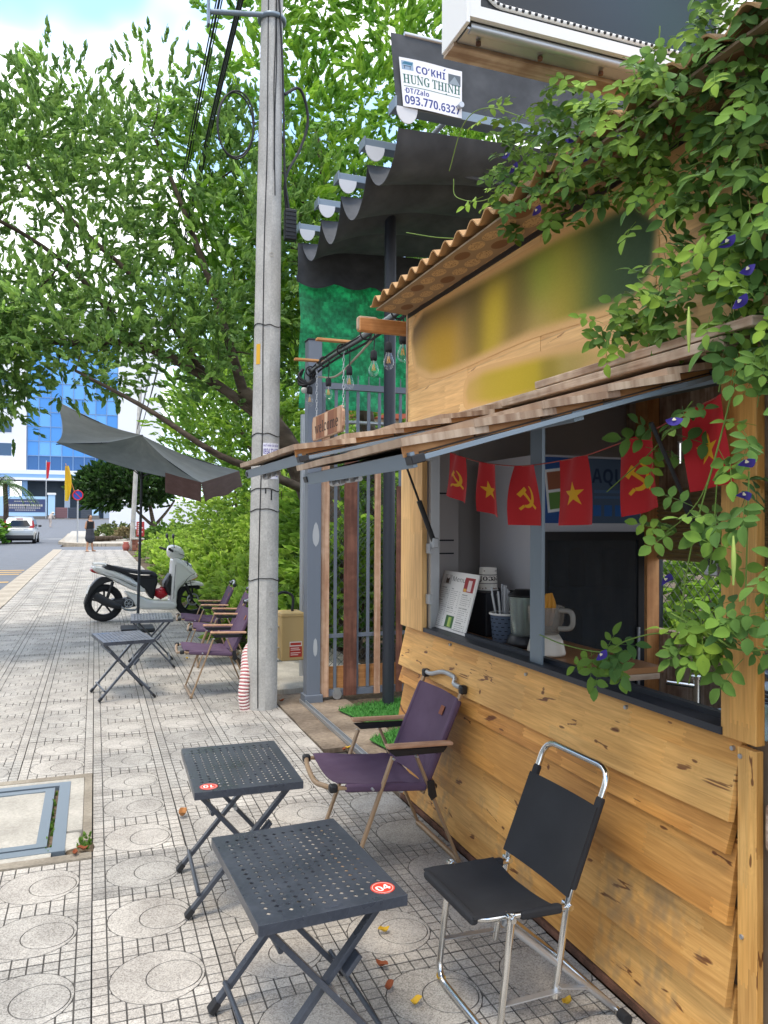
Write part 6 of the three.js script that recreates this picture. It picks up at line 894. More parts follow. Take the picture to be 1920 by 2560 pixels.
// far trees
{
  const t = thing('round_tree', 'dark round crowned tree on the far pavement before the white wall', 'tree', [3.9, 0, -58]);
  const limbs = [[[[0, -0.1, 0], [0.05, 0.9, 0], [-0.1, 1.8, 0], [-0.3, 2.8, 0]], [0.2, 0.17, 0.14, 0.1]], [[[0.05, 0.9, 0], [-0.8, 1.7, 0], [-1.6, 2.6, 0]], [0.12, 0.1, 0.06]], [[[0.05, 0.9, 0], [0.8, 1.8, 0.2], [1.5, 2.8, 0.2]], [0.12, 0.1, 0.06]]];
  const pts = [...cloud(71, 130, (R) => ell(R, [-1.2, 3.9, 0], [3.0, 1.6, 2.2])), ...cloud(72, 40, (R) => ell(R, [-3.6, 3.6, 0.4], [1.6, 1.1, 1.4]))];
  growTree(t, { limbs, points: pts, seed: 73, leafGeos: farLeaf, c0: [0.02, 0.06, 0.012], c1: [0.08, 0.17, 0.03], perTip: 12, spread: 0.65, size: 1 });
  const p = thing('roadside_palm', 'date palm with drooping fronds beyond the silver car', 'palm', [-6.1, 0.1, -62]), R = rng(19);
  obj('trunk', taperTube([[0, -0.3, 0], [0.1, 1.8, 0], [0.0, 3.8, 0]], [0.22, 0.18, 0.16], 10), M.bark, p);
  for (let k = 0; k < 26; k++) { const a = k * 2.4, e = 0.2 + R() * 1.0, L = 1.8 + R() * 0.5, gs = [], P = (u) => V(Math.cos(a) * L * u * Math.cos(e * 0.6), 3.8 + L * (e * u - 1.1 * u * u), Math.sin(a) * L * u * Math.cos(e * 0.6)); for (let q = 2; q < 15; q++) for (const s of [-1, 1]) { const b = P(q / 15), g = leafGeo(0.65, 0.07, 0.4, 0.3, 1); g.rotateY(-a + Math.PI / 2 + s * 0.9).translate(b.x, b.y, b.z); gs.push(g); } obj('frond', gs, std('#4d6a34', 0.8), p); }
  shrub('clipped roadside hedge bush beside the silver car', -6.6, -52, 1.5, 1.9, 3.0, 500, 201, farLeaf, [0.05, 0.16, 0.015], [0.16, 0.34, 0.03], null, 0.9, -0.1);
  shrub('pale grassy shrub behind the log pile on the far pavement', 1.2, -56.5, 1.2, 1.1, 1.2, 240, 211, farLeaf, [0.08, 0.16, 0.04], [0.26, 0.3, 0.1], null, 0.7);
  shrub('dry straw coloured shrub beside the log pile', 2.2, -52.8, 0.9, 0.9, 0.9, 160, 221, farLeaf, [0.2, 0.16, 0.08], [0.34, 0.28, 0.14], null, 0.6);
  shrub('green shrub below the round crowned far tree', 4.6, -52, 1.6, 1.2, 2.0, 300, 231, farLeaf, [0.05, 0.12, 0.02], [0.16, 0.3, 0.04], null, 0.8);
}
// weeds in the cover joint, turf mats, fallen leaves
{
  const R = rng(77), spots = []; for (let k = 0; k < 26; k++) spots.push([-0.184 + (R() - 0.5) * 0.015, -0.03, -3.72 - R() * 0.9, (R() - 0.5) * 0.6, 1, (R() - 0.5) * 0.6, 0.1 + R() * 0.12, R()]); for (let k = 0; k < 26; k++) spots.push([-0.035 + (R() - 0.5) * 0.05, -0.02, -3.75 - R() * 0.16, (R() - 0.5), 1, (R() - 0.5), 0.1 + R() * 0.16, R() * 0.6]);
  const w = new THREE.Group(); w.name = numbered('joint_weeds'); w.userData = { kind: 'stuff', label: 'tiny green weeds growing in the joint of the utility cover', category: 'weeds' }; scene.add(w); foliage('weed', smallLeaf, M.leaf, spots, w, LU, [0.16, 0.3, 0.03], 5);
  const blade = merged(leafGeo(0.03, 0.004, 0.3, 0.2, 1).rotateX(-1.3));
  for (const [poly, label, seed] of [[[[1.76, -5.72], [2.35, -5.92], [2.3, -5.3], [1.86, -5.2]], 'bright green turf mat lying before the gate', 3], [[[1.72, -4.88], [1.76, -4.62], [2.3, -4.5], [2.3, -5.08], [1.95, -5.04]], 'bright green turf mat lying beside the kiosk end wall', 9]]) {
    const t = thing('turf_mat', label, 'turf', [0, 0, 0]); const s = new THREE.Shape(poly.map(([x, z]) => new THREE.Vector2(x, -z))); obj('backing', new THREE.ExtrudeGeometry(s, { depth: 0.008, bevelEnabled: false }).rotateX(-Math.PI / 2).translate(0, 0.02, 0), std([0.05, 0.2, 0.03], 0.95), t);
    const inside = (x, z) => { let c = false; for (let i = 0, j = poly.length - 1; i < poly.length; j = i++) if (poly[i][1] > z !== poly[j][1] > z && x < ((poly[j][0] - poly[i][0]) * (z - poly[i][1])) / (poly[j][1] - poly[i][1]) + poly[i][0]) c = !c; return c; };
    const Q = rng(seed), sp = []; for (let k = 0; k < 9000; k++) { const x = 1.7 + Q() * 0.7, z = -4.4 - Q() * 1.6; if (inside(x, z)) sp.push([x, 0.027, z, (Q() - 0.5) * 0.8, 0.0, (Q() - 0.5) * 0.8 + 0.01, 0.7 + Q() * 0.6, Q()]); } 
    const im = new THREE.InstancedMesh(blade, std('#ffffff', 0.9), sp.length); im.name = 'blades'; im.userData.kind = 'stuff'; sp.forEach((q, k) => { _o.position.set(q[0], q[1], q[2]); _o.rotation.set((Q() - 0.5) * 0.9, Q() * 6.28, 0); _o.scale.setScalar(q[6]); _o.updateMatrix(); im.setMatrixAt(k, _o.matrix); im.setColorAt(k, tint([0.04, 0.17, 0.025], [0.08, 0.29, 0.045], Q(), Q)); }); t.add(im);
  }
  const curl = (L, w, c) => slab(6, 4, (u, v) => { const a = u * 2 - 1, b = (v * 2 - 1) * Math.sqrt(Math.max(0.02, 1 - a * a)); return [a * L, 0.006 + 0.012 * (a * a + b * b) + 0.004 * Math.sin(u * 7), b * w]; }, 0.0012);
  const gY = merged(curl(0.022, 0.012)), gB = merged(curl(0.024, 0.012)), yel = std('#c9a42e', 0.8), brn = std('#8a4a2a', 0.85), tan = std('#a5713f', 0.85);
  [[0.98, -2.62, 'y', 'yellow leaf between the black chair and the near table'], [1.05, -2.28, 'y', 'yellow leaf beside the front bar of the black chair'], [0.93, -2.2, 'y', 'yellow leaf lying between table and black chair'], [1.43, -2.55, 'y', 'yellow leaf below the siding behind the black chair'], [1.36, -2.04, 'y', 'yellow leaf at the rubber foot of the black chair'], [0.9, -2.42, 'b', 'brown leaf by the far foot of the near table'], [0.88, -2.3, 'r', 'small rusty leaf scrap near the table foot'], [1.3, -4.66, 'y', 'orange yellow leaf at the edge of the tile field'], [1.5, -4.75, 'b', 'brown leaf on the concrete strip by the track'], [1.54, -4.78, 'y', 'yellow scrap beside the brown leaf on the concrete strip'], [0.42, -3.98, 't', 'tan curled leaf beyond the middle table'], [-0.04, -3.72, 'b', 'brown leaf caught at the broken corner of the cover'], [-0.07, -3.68, 'r', 'dark red leaf caught at the broken corner of the cover'], [1.43, -6.2, 'b', 'brown leaf at the foot of the gate post'], [0.92, -8.4, 'y', 'yellow leaf under the parasol near the chairs']].forEach(([x, z, k, label], n) => { const m = piece(numbered('fallen_leaf'), k === 'y' ? gY : gB, k === 'y' ? yel : k === 't' ? tan : brn, scene); m.position.set(x, 0.004, z); m.rotation.y = n * 1.7; if (k === 't') m.scale.set(1.6, 1.6, 1.6); tag(m, label, 'leaf', 'leaves fallen on the pavement'); });
}
// ---------------------------------------------------------------- things on and in the kiosk
const FG = 'flags on the window bunting';
{
  const t = thing('flag_bunting', 'string of small red flags with yellow stars and hammer and sickle emblems', 'bunting', [1.5, 1.7, -2.4]);
  const star = (c, x, y, r) => { c.beginPath(); for (let k = 0; k < 10; k++) { const a = -Math.PI / 2 + (k * Math.PI) / 5, q = k % 2 ? r * 0.382 : r; c.lineTo(x + q * Math.cos(a), y + q * Math.sin(a)); } c.closePath(); c.fill(); };
  const draw = (kind) => canvasTex(128, 192, (c, W, H) => {
    c.fillStyle = '#cf1f26'; c.fillRect(0, 0, W, H); c.fillStyle = '#f2b81c'; c.strokeStyle = '#f2b81c';
    if (kind) { star(c, 64, 104, 38); return; }
    c.save(); c.translate(64, 102);
    c.beginPath(); c.arc(-4, -2, 36, -1.25, 1.9); c.arc(-12, -7, 31, 1.75, -1.05, true); c.closePath(); c.fill();
    c.lineWidth = 9; c.beginPath(); c.moveTo(-18, 27); c.lineTo(-33, 39); c.stroke();
    c.lineWidth = 10; c.beginPath(); c.moveTo(-20, -18); c.lineTo(33, 36); c.stroke();
    c.save(); c.translate(-20, -18); c.rotate(-0.78); c.fillRect(-19, -8, 34, 15); c.restore(); c.restore();
  });
  const maps = [draw(0), draw(1)].map((m) => phys('#ffffff', 0.75, { map: m, transmission: 0.12, thickness: 0 }));
  const F = [[[-3.185, 1.788], [-3.037, 1.754], [-3.035, 1.551], [-3.21, 1.594], 0], [[-2.913, 1.728], [-2.77, 1.707], [-2.756, 1.493], [-2.88, 1.52], 1], [[-2.597, 1.689], [-2.456, 1.685], [-2.49, 1.463], [-2.61, 1.465], 0], [[-2.296, 1.688], [-2.143, 1.696], [-2.12, 1.47], [-2.302, 1.465], 1], [[-1.977, 1.719], [-1.834, 1.741], [-1.8, 1.522], [-1.945, 1.494], 0], [[-1.698, 1.776], [-1.556, 1.808], [-1.535, 1.58], [-1.67, 1.56], 1]];
  F.forEach(([tl, tr, br, bl, k], n) => obj('flag', slab(12, 12, (u, v) => { const z = lerp(lerp(tl[0], tr[0], u), lerp(bl[0], br[0], u), v), y = lerp(lerp(tl[1], tr[1], u), lerp(bl[1], br[1], u), v); const tw = n === 2 ? 0.06 : n === 1 ? 0.025 : 0.012; return [tw * Math.sin((u - 0.5) * 3.1 + v) * v + 0.008 * Math.sin(u * 7 + n * 2 + v * 3), y - 1.7, z + 2.4]; }, 0.0008, (u, v) => [u, 1 - v]), maps[k], t));
  const pts = []; F.forEach(([tl, tr]) => pts.push([0, tl[1] - 1.7, tl[0] + 2.4], [0, tr[1] - 1.7, tr[0] + 2.4])); obj('string', tube([[0.05, 0.2, -1.15], ...pts, [0.04, 0.16, 0.95]], 0.0022, 120, 5), std('#b0574c', 0.8), t);
}
{ // menu card leaning at the window
  const t = thing('menu_card', 'white menu card with small drink photos leaning in the serving window', 'menu', [1.6, 0.95, -3.43]);
  const map = canvasTex(384, 512, (c, W, H) => {
    c.fillStyle = '#eceae6'; c.fillRect(0, 0, W, H); c.fillStyle = '#6d6a68'; c.font = '58px sans-serif'; c.textAlign = 'center'; c.textBaseline = 'middle'; c.fillText('Menu', 190, 62);
    c.fillStyle = '#c9c4bf'; c.fillRect(24, 30, 84, 86); c.fillStyle = '#4a3428'; c.fillRect(48, 52, 36, 56); c.fillStyle = '#e9e2da'; c.beginPath(); c.arc(66, 48, 18, 0, 7); c.fill(); c.fillStyle = '#a32a2e'; c.fillRect(258, 34, 104, 124); c.fillStyle = '#e8d3d2'; c.fillRect(296, 56, 40, 94); c.fillStyle = '#e6b04a'; c.fillRect(262, 130, 30, 26); c.fillStyle = '#3c6a3a'; c.fillRect(148, 382, 88, 104); c.fillStyle = '#b9cf6a'; c.fillRect(178, 396, 34, 82); c.fillStyle = '#86b04a'; c.fillRect(200, 400, 10, 70);
    const col = (x, y, title, n, w) => { c.textAlign = 'left'; c.fillStyle = '#4a4745'; c.font = 'bold 15px sans-serif'; c.fillText(title, x, y); c.fillStyle = '#8f8b88'; for (let k = 0; k < n; k++) { let px = x; const yy = y + 18 + k * 17; while (px < x + w * (0.55 + 0.35 * hash(k, n, x))) { const l = 6 + hash(px | 0, k, 3) * 12; c.fillRect(px, yy, l, 4); px += l + 4; } c.fillRect(x + w + 2, yy, 9, 4); } };
    col(22, 148, 'COFFEE', 5, 84); col(132, 148, 'TEA', 9, 92); col(258, 184, 'YOGURT', 5, 92); col(22, 262, 'SODA', 7, 84); col(132, 318, 'MILK TEA', 2, 92); col(258, 300, 'SOFT DRINK', 6, 92); col(22, 404, 'JUICE', 4, 84); col(258, 424, 'TOPPING', 4, 92);
  });
  obj('card', rbox(0.006, 0.29, 0.385, 0, 0.145, 0, 0.001), M.white, t); obj('print', grid(1, 1, (u, v) => [-0.0036, lerp(0.002, 0.288, v), lerp(-0.19, 0.19, u)]), std('#ffffff', 0.5, { map }), t);
  t.rotation.z = -0.27; t.position.set(1.6, 0.947, -3.42);
}
{
  tag(obj('black_box', [rbox(0.2, 0.21, 0.22, 1.84, 1.033, -3.4, 0.006)], std('#22252d', 0.6)), 'black cardboard box standing behind the menu card', 'box');
  const t = thing('paper_cup_stack', 'upside down white paper cup with coffee lettering on the black box', 'cup', [1.82, 1.139, -3.42]);
  const map = canvasTex(256, 128, (c, W, H) => { c.fillStyle = '#ece6dc'; c.fillRect(0, 0, W, H); c.save(); c.translate(W / 2, H / 2); c.rotate(Math.PI); c.fillStyle = '#3a302c'; c.font = 'bold 44px serif'; c.textAlign = 'center'; c.textBaseline = 'middle'; c.fillText('coffee', -64, 0); c.fillText('coffee', 64, 0); c.fillRect(-128, 22, 256, 4); c.fillRect(-128, -26, 256, 3); c.restore(); c.fillStyle = '#8a7466'; for (let k = 0; k < 30; k++) { c.beginPath(); c.ellipse(hash(k, 1) * W, (k % 2 ? 14 : 112) + hash(k, 2) * 8, 4, 3, k, 0, 7); c.fill(); } });
  obj('cup', keepUV(new THREE.CylinderGeometry(0.042, 0.048, 0.11, 28, 1, true).translate(0, 0.055, 0)), std('#ffffff', 0.6, { map }), t); obj('cup_base', rod([0, 0.1, 0], [0, 0.104, 0], 0.041, 0.041, 28), M.white, t); obj('rim', new THREE.TorusGeometry(0.049, 0.003, 6, 28).rotateX(1.57).translate(0, 0.003, 0), M.white, t);
}
{
  const t = thing('straw_basket', 'slotted grey blue plastic basket full of wrapped straws', 'basket', [1.76, 0.929, -3.14]), body = std('#4b5a70', 0.5);
  obj('basket', lathe([[0, 0], [0.055, 0], [0.058, 0.006], [0.068, 0.128]], 0, 0, 0, 30), body, t); obj('rim', new THREE.TorusGeometry(0.0695, 0.005, 8, 32).rotateX(1.57).translate(0, 0.128, 0), M.white, t);
  const slots = []; for (let j = 0; j < 6; j++) for (let k = 0; k < 14; k++) { const a = k * 0.4488 + (j % 2) * 0.22, y = 0.018 + j * 0.018, r = 0.0585 + y * 0.075; slots.push(rbox(0.014, 0.004, 0.002, 0, 0, r, 0.0005).rotateY(a).translate(0, y, 0)); } obj('slots', slots, std('#20252e', 0.8), t).userData.kind = 'stuff';
  const R = rng(14); for (let k = 0; k < 16; k++) { const a = R() * 6.28, q = 0.045 * Math.sqrt(R()), l = 0.2 + R() * 0.06; obj('straw', rod([q * Math.cos(a) * 0.6, 0.02, q * Math.sin(a) * 0.6], [q * Math.cos(a) * 1.6, l, q * Math.sin(a) * 1.6], 0.0045, 0.0045, 7), k % 3 ? phys('#d9dce0', 0.2, { transmission: 0.5, thickness: 0 }) : std('#c9cdd0', 0.4), t); }
}
function blender(name, label, x, z, cone) {
  const t = thing(name, label, 'blender', [x, 0.929, z]);
  if (cone) {
    obj('base', lathe([[0, 0], [0.075, 0], [0.077, 0.02], [0.066, 0.05], [0.06, 0.052], [0, 0.052]], 0, 0, 0, 28), std('#25272c', 0.4), t);
    obj('jug', lathe([[0.056, 0.052], [0.058, 0.06], [0.066, 0.2], [0.068, 0.225], [0.066, 0.225], [0.05, 0.06], [0, 0.058]], 0, 0, 0, 28), phys('#c9d2cc', 0.08, { transmission: 0.75, thickness: 0 }), t);
    obj('chrome_sleeve', new THREE.CylinderGeometry(0.06, 0.052, 0.15, 24, 1, true, 2.4, 2.6).translate(0, 0.135, 0), M.chrome, t); obj('green_reflection', new THREE.CylinderGeometry(0.059, 0.051, 0.14, 24, 1, true, 3.4, 1.2).translate(0, 0.132, 0), std('#5d7a5f', 0.5), t);  // the green strip is a reflection painted onto the jug
    obj('lid', lathe([[0, 0.25], [0.04, 0.25], [0.05, 0.236], [0.07, 0.23], [0.07, 0.22], [0, 0.22]], 0, 0, 0, 28), M.blackPlastic, t);
  } else {
    obj('base', lathe([[0, 0], [0.078, 0], [0.08, 0.012], [0.068, 0.06], [0.052, 0.085], [0, 0.086]], 0, 0, 0, 28), std('#cfc8ba', 0.4), t);
    const map = canvasTex(128, 32, (c) => { c.fillStyle = '#cfc8ba'; c.fillRect(0, 0, 128, 32); c.fillStyle = '#2a2826'; c.font = 'bold 26px sans-serif'; c.textAlign = 'center'; c.textBaseline = 'middle'; c.fillText('SHARP', 64, 17); });
    obj('brand_label', grid(8, 1, (u, v) => { const a = lerp(-0.42, 0.42, u) - 0.75, y = lerp(0.026, 0.042, v), r = 0.0805 - y * 0.2; return [r * Math.sin(a), y, r * Math.cos(a)]; }), std('#ffffff', 0.5, { map }), t);
    obj('jug', lathe([[0.05, 0.086], [0.056, 0.1], [0.072, 0.14], [0.076, 0.2], [0.074, 0.2], [0.068, 0.14], [0.05, 0.1], [0, 0.095]], 0, 0, 0, 28), phys('#d8d4cc', 0.08, { transmission: 0.8, thickness: 0 }), t);
    obj('handle', polyTube([[0.02, 0.19, 0.07], [0.045, 0.19, 0.125], [0.045, 0.12, 0.125], [0.02, 0.115, 0.065]], 0.011, 0.03, 8), phys('#cfcac0', 0.12, { transmission: 0.6, thickness: 0 }), t);
    obj('fruit', [0, 1, 2].map((k) => taperTube([[-0.02 + k * 0.02, 0.12, -0.01], [-0.01 + k * 0.02, 0.2, 0], [0.005 + k * 0.015, 0.25, -0.01 * k]], [0.012, 0.016, 0.006], 8)), std('#c98a22', 0.6), t);
  }
  return t;
}
blender('blender', 'tall blender jug with black lid, silver sleeve and painted green reflection beside the straw basket', 1.77, -2.99, true);
blender('blender', 'cream blender with clear jug and round handle by the window mullion', 1.75, -2.78, false);
{ // display fridge
  const t = thing('display_fridge', 'dark glass door display fridge with a blue and white lettered top', 'fridge', [2.22, 0.07, -3.42]);
  const w = 0.29;
  obj('cabinet', [bar3(-w, w, 0, 0.12, -0.3, 0.28), bar3(-w, w, 1.36, 1.72, -0.3, 0.28), bar3(-w, -w + 0.03, 0.12, 1.36, -0.3, 0.28), bar3(w - 0.03, w, 0.12, 1.36, -0.3, 0.28), bar3(-w + 0.03, w - 0.03, 0.12, 1.36, -0.3, -0.27)], std('#c6c7cd', 0.45), t);
  const map = canvasTex(256, 128, (c, W, H) => { const g = '#4a6078'; c.fillStyle = g; c.fillRect(0, 0, W, H); c.fillStyle = '#1b4f94'; c.beginPath(); c.moveTo(0, 0); c.lineTo(70, 0); c.lineTo(110, H); c.lineTo(0, H); c.fill(); c.fillStyle = '#e8ecef'; c.save(); c.translate(56, 62); c.rotate(-0.12); c.fillRect(-40, -42, 80, 84); c.fillStyle = '#9a5a3c'; c.fillRect(-34, -36, 68, 34); c.fillStyle = '#5c8a3e'; c.fillRect(-34, 4, 68, 32); c.restore(); c.fillStyle = '#16304e'; c.font = 'bold 40px sans-serif'; c.textAlign = 'center'; c.textBaseline = 'middle'; c.fillText('AQUA', 186, 34); c.fillStyle = '#4f6f95'; c.fillRect(136, 62, 96, 6); c.fillRect(136, 74, 70, 5); c.fillStyle = '#2b64a8'; for (let k = 0; k < 4; k++) c.fillRect(134 + k * 28, 92, 20, 22); });
  obj('header_print', grid(1, 1, (u, v) => [lerp(-w + 0.005, w - 0.005, u), lerp(1.4, 1.71, v), 0.283]), std('#ffffff', 0.5, { map }), t);
  const door = obj('door_frame', [bar3(-w, -w + 0.035, 0.12, 1.36, 0.285, 0.31), bar3(w - 0.035, w, 0.12, 1.36, 0.285, 0.31), bar3(-w + 0.035, w - 0.035, 0.12, 0.16, 0.285, 0.31), bar3(-w + 0.035, w - 0.035, 1.32, 1.36, 0.285, 0.31)], M.blackPlastic, t); obj('glass', bar3(-w + 0.035, w - 0.035, 0.16, 1.32, 0.294, 0.3), phys('#9aa2a8', 0.05, { transmission: 0.9, thickness: 0 }), door); obj('handle', rod([w - 0.05, 0.6, 0.33], [w - 0.05, 0.9, 0.33], 0.008), M.galv, door);
  for (const y of [0.45, 0.78, 1.08]) obj('shelf', bar3(-w + 0.035, w - 0.035, y, y + 0.012, -0.26, 0.25), M.galv, t);
  const R = rng(6); for (const y of [0.462, 0.792, 1.092]) for (let k = 0; k < 5; k++) obj('container', lathe([[0, 0], [0.04, 0], [0.042, 0.01], [0.042, 0.09 + R() * 0.08], [0.03, 0.18], [0, 0.19]], -0.2 + k * 0.1, y, 0.05 + R() * 0.12, 14), std(['#d8c070', '#b8b4ac', '#8a5a3a', '#c9c4b8', '#7c8a94'][k], 0.5), t);
}
tag(obj('wall_hook', [rbox(0.008, 0.07, 0.008, 1.75, 1.7, -2.0, 0.002), rbox(0.008, 0.008, 0.06, 1.75, 1.735, -1.975, 0.002)], M.chrome), 'small bright metal hook hanging inside the window head', 'hook');
{ // dishes by the sink
  const t = thing('dish_stack', 'pale plates and bowls stacked on the dark sink top', 'dishes', [2.3, 0.83, -2.1]); for (let k = 0; k < 4; k++) obj('plate', lathe([[0, 0], [0.06, 0], [0.1, 0.018], [0.1, 0.022], [0, 0.008]], 0, k * 0.014, 0, 28), std('#b9c0c8', 0.25), t); obj('bowl', lathe([[0, 0], [0.03, 0], [0.07, 0.05], [0.067, 0.05], [0, 0.008]], 0.0, 0.062, 0.0, 28), std('#8fa0b4', 0.25), t); }

// ---------------------------------------------------------------- flowering vine over the kiosk corner
{
  const t = thing('butterfly_pea_vine', 'flowering climbing vine trailing over the kiosk roof and window corner', 'vine', [1.42, 0, -1.7]);
  const X0 = 1.42, Z0 = -1.7, R = rng(303);
  const oval = (L, w, bend) => slab(4, 4, (u, v) => { const a = u, h = (v - 0.5) * w * Math.pow(Math.sin(Math.PI * Math.pow(clamp(a, 0.012, 0.985), 0.9)), 0.62); return [h, -bend * L * a * a + 0.25 * Math.abs(h), a * L]; }, 0.0006);
  const compound = (seed) => { const Q = rng(seed), L = 0.075 + Q() * 0.03, gs = [tube([[0, 0, 0], [0, 0.004, L * 0.5], [0, -0.004, L]], 0.0009, 6, 4)]; for (const [u, s] of [[0.4, -1], [0.4, 1], [0.78, -1], [0.78, 1], [1, 0]]) { const g = oval(0.036 + Q() * 0.012 + (s ? 0 : 0.006), 0.024 + Q() * 0.007, 0.1 + Q() * 0.25); if (s) g.rotateZ(s * (Q() - 0.3) * 0.7).rotateY(s * (1.15 + Q() * 0.35)); else g.rotateX((Q() - 0.4) * 0.5); gs.push(g.translate(0, 0, L * u)); } return merged(gs); };
  const geos = [1, 2, 3, 4, 5, 6].map((k) => compound(k * 11));
  const dense = [[-2.7, 2.73], [-2.52, 2.81], [-2.36, 2.92], [-2.13, 2.9], [-1.85, 2.72], [-1.62, 2.7], [-1.48, 2.8], [-1.2, 2.8], [-1.2, 1.75], [-1.42, 1.85], [-1.55, 1.95], [-1.72, 2.0], [-1.9, 2.0], [-2.05, 2.08], [-1.9, 2.12], [-1.74, 2.14], [-1.64, 2.29], [-1.78, 2.46], [-2.18, 2.48], [-2.49, 2.56]], column = [[-1.71, 1.96], [-1.25, 1.85], [-1.25, 1.2], [-1.4, 1.18], [-1.47, 1.35], [-1.58, 1.5], [-1.72, 1.72]];
  const inside = (poly, x, z) => { let c = false; for (let i = 0, j = poly.length - 1; i < poly.length; j = i++) if (poly[i][1] > z !== poly[j][1] > z && x < ((poly[j][0] - poly[i][0]) * (z - poly[i][1])) / (poly[j][1] - poly[i][1]) + poly[i][0]) c = !c; return c; };
  const spots = [], add = (x, y, z, s, age) => { const n = V(-0.5 + (R() - 0.5) * 1.3, 0.55 + (R() - 0.5) * 0.9, 0.6 + (R() - 0.5) * 1.2).normalize(), d = V(R() - 0.5, R() - 0.75, R() - 0.5).projectOnPlane(n).normalize(), m = new THREE.Matrix4().makeBasis(n.clone().cross(d), n, d).scale(V(s, s, s)).setPosition(x - X0, y, z - Z0); spots.push({ m, age, key: Math.hypot(x, y - 1.48, z) / s, g: Math.floor(R() * 6) }); };
  let guard = 0, k = 0; while (k < 680 && guard++ < 40000) { const z = -2.75 + R() * 1.6, y = 1.68 + R() * 1.25; if (!inside(dense, z, y) || (z < -2.25 && R() < 0.3) || (y < 2.05 && R() < 0.4)) continue; k++; add(1.5 - R() * R() * 0.16 - (y > 2.5 ? 0.14 * R() : 0), y, z, (z < -2.1 ? 0.5 : 0.62) + R() * 0.34, R()); }
  k = 0; guard = 0; while (k < 34 && guard++ < 9000) { const z = -1.76 + R() * 0.55, y = 1.15 + R() * 0.85; if (!inside(column, z, y) || z < -1.48) continue; k++; add(1.5 - R() * R() * 0.16, y, z, 0.75 + R() * 0.35, R()); }
  const strand = (pts, w, leaves, s = 1) => { const P = pts.map(([z, y, dx = 0]) => [dx + (noise2(z * 3, y * 3) - 0.5) * 0.05 + 0.02, y, z - Z0]); obj('stem', tube(P, w, pts.length * 10, 5), std('#6d8a3a', 0.8), t); const cv = new THREE.CatmullRomCurve3(P.map(arr)); for (const u of leaves) { const p = cv.getPoint(u); for (let q = 0; q < 1 + (R() > 0.5); q++) add(p.x + X0 + (R() - 0.5) * 0.05, p.y + (R() - 0.6) * 0.05, p.z + Z0 + (R() - 0.5) * 0.05, s * (0.75 + R() * 0.35), R()); } };
  const ev = (n, a = 0, b = 1) => Array.from({ length: n }, (_, i) => lerp(a, b, (i + R() * 0.6) / n));
  strand([[-1.44, 1.9], [-1.5, 1.66], [-1.58, 1.43], [-1.62, 1.22], [-1.56, 1.08]], 0.0022, ev(6));
  strand([[-1.3, 1.27], [-1.54, 1.19], [-1.71, 1.18], [-1.85, 1.14], [-1.96, 1.09], [-2.17, 1.08], [-2.32, 1.09]], 0.0022, [0.2, 0.25, 0.3, 0.62, 0.64, 0.67, 0.69, 0.7, 0.72]);
  strand([[-1.59, 1.79], [-1.74, 1.68], [-1.88, 1.61], [-1.96, 1.57]], 0.0018, [0.05, 0.15, 0.25, 0.35]);
  strand([[-1.48, 1.72], [-1.54, 1.57], [-1.6, 1.5], [-1.68, 1.45]], 0.0016, [0.6, 0.8, 0.9, 1]);
  strand([[-2.36, 2.88], [-2.59, 3.03, -0.05], [-2.82, 3.08, -0.05], [-2.98, 2.96, -0.05]], 0.002, [0.1, 0.2, 0.4]);
  strand([[-2.5, 2.6], [-2.8, 2.63], [-3.05, 2.7, -0.05], [-3.3, 2.8, -0.1]], 0.0018, [0.05, 0.12]);
  strand([[-2.4, 2.74], [-2.75, 2.76], [-2.95, 2.84, -0.03], [-2.98, 2.93, -0.03]], 0.0018, [0.1, 0.3]);
  strand([[-1.5, 1.6], [-1.52, 1.39], [-1.56, 1.22], [-1.62, 1.06]], 0.0018, ev(4));
  strand([[-1.4, 1.6], [-1.42, 1.3], [-1.42, 1.22], [-1.42, 1.18]], 0.002, ev(5)); strand([[-1.25, 1.22], [-1.42, 1.18], [-1.52, 1.2], [-1.66, 1.24]], 0.0025, [0.3, 0.5, 0.7, 0.8]);
  for (let q = 0; q < 22; q++) { const z = -1.25 - R() * 1.1, y = 2.85 - R() * 0.3; strand([[z, y], [z - 0.12 + R() * 0.3, y - 0.08], [z - 0.2 + R() * 0.5, y - 0.2], [z - 0.3 + R() * 0.6, y - 0.16]], 0.0022, [0.3, 0.7]); }
  for (let q = 0; q < 12; q++) { const z = -1.2 - R() * 0.3, y = 2.6 - R() * 0.5; strand([[z, y], [z - 0.04 + R() * 0.12, y - 0.2], [z - 0.04 + R() * 0.16, y - 0.45]], 0.002, ev(4)); }
  spots.sort((a, b) => a.key - b.key);
  const mats = [[0.12, 0.24, 0.06], [0.15, 0.29, 0.065], [0.18, 0.33, 0.065], [0.23, 0.4, 0.065], [0.31, 0.48, 0.065]].map((c) => { const m = leafMat(0.9, 0.4); m.color = lin(...c); return m; });
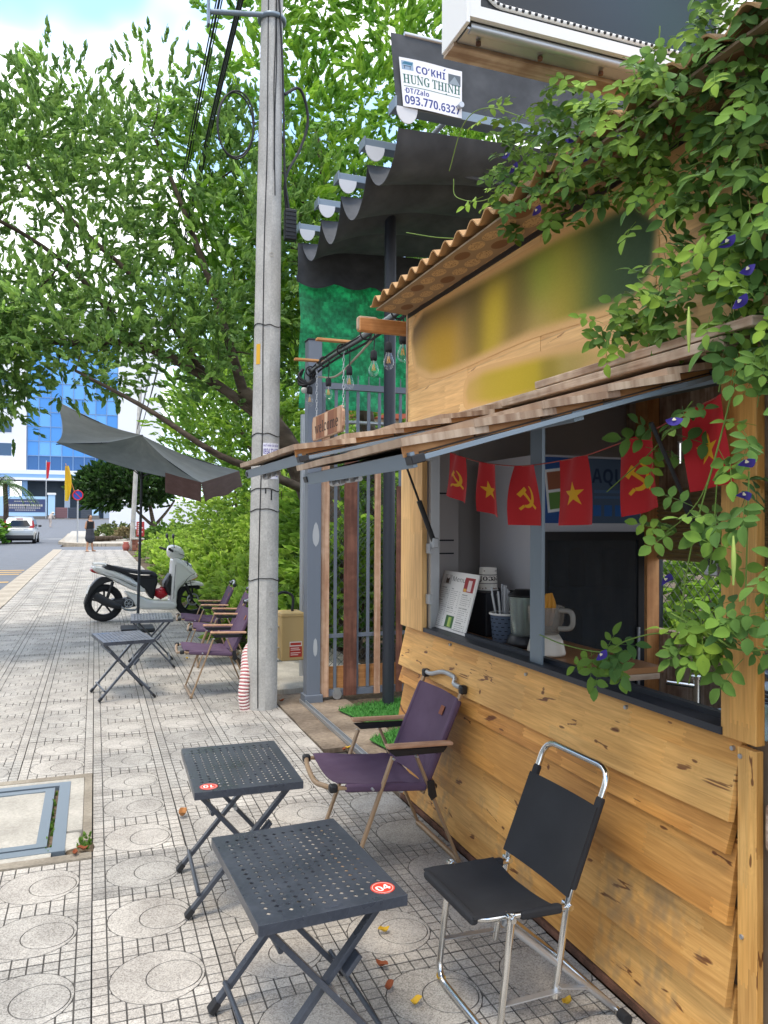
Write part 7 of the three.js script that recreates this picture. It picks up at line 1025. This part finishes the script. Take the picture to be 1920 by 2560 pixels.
  spots.slice(0, 300).forEach((s) => { const m = piece('leaf', geos[s.g], mats[Math.min(4, Math.floor(s.age * 5))], t); s.m.decompose(m.position, m.quaternion, m.scale); });
  const rest = spots.slice(300); geos.forEach((g, gi) => { const mine = rest.filter((s) => s.g === gi); const im = new THREE.InstancedMesh(g, M.leafVine, mine.length); im.name = 'foliage'; im.userData.kind = 'stuff'; im.castShadow = im.receiveShadow = true; mine.forEach((s, n) => { im.setMatrixAt(n, s.m); im.setColorAt(n, tint([0.12, 0.24, 0.06], [0.31, 0.48, 0.065], s.age, R)); }); t.add(im); });
  const petal = phys('#3a2a8c', 0.8, { transmission: 0.15, thickness: 0 }), throat = std('#d9d3b8', 0.8);
  const fl = merged(slab(8, 6, (u, v) => { const a = (u - 0.5) * 2.6, r = 0.004 + v * 0.022; return [r * Math.sin(a), 0.006 * v * v + 0.004 * Math.sin(a * 3) * v, r * Math.cos(a)]; }, 0.0006)), fc = merged(slab(4, 3, (u, v) => { const a = (u - 0.5) * 1.2, r = 0.003 + v * 0.008; return [r * Math.sin(a), 0.0025 + 0.002 * v, r * Math.cos(a)]; }, 0.0006));
  for (const [z, y] of [[-2.42, 2.78], [-1.78, 2.56], [-2.2, 2.5], [-1.99, 2.64], [-1.33, 2.05], [-1.35, 1.98], [-1.55, 1.74], [-1.32, 1.62], [-1.85, 1.11], [-1.59, 1.34], [-2.34, 2.7], [-1.39, 2.13], [-1.34, 1.55], [-1.95, 2.57]]) { const f = piece('flower', fl, petal, t); f.position.set(-0.05 - R() * 0.04, y, z - Z0); f.rotation.set(0.9 + R() * 0.7, R() * 2 - 0.5, 0.6 + R()); f.scale.setScalar(0.85); piece('throat', fc, throat, f); }
  for (const [z, y] of [[-1.36, 1.4], [-1.5, 1.95]]) obj('seed_pod', taperTube([[-0.08, y + 0.05, z - Z0], [-0.085, y, z - Z0 + 0.006], [-0.08, y - 0.06, z - Z0]], [0.002, 0.006, 0.002], 8), std('#a3b95a', 0.7), t);
}
renderer.render(scene, camera);
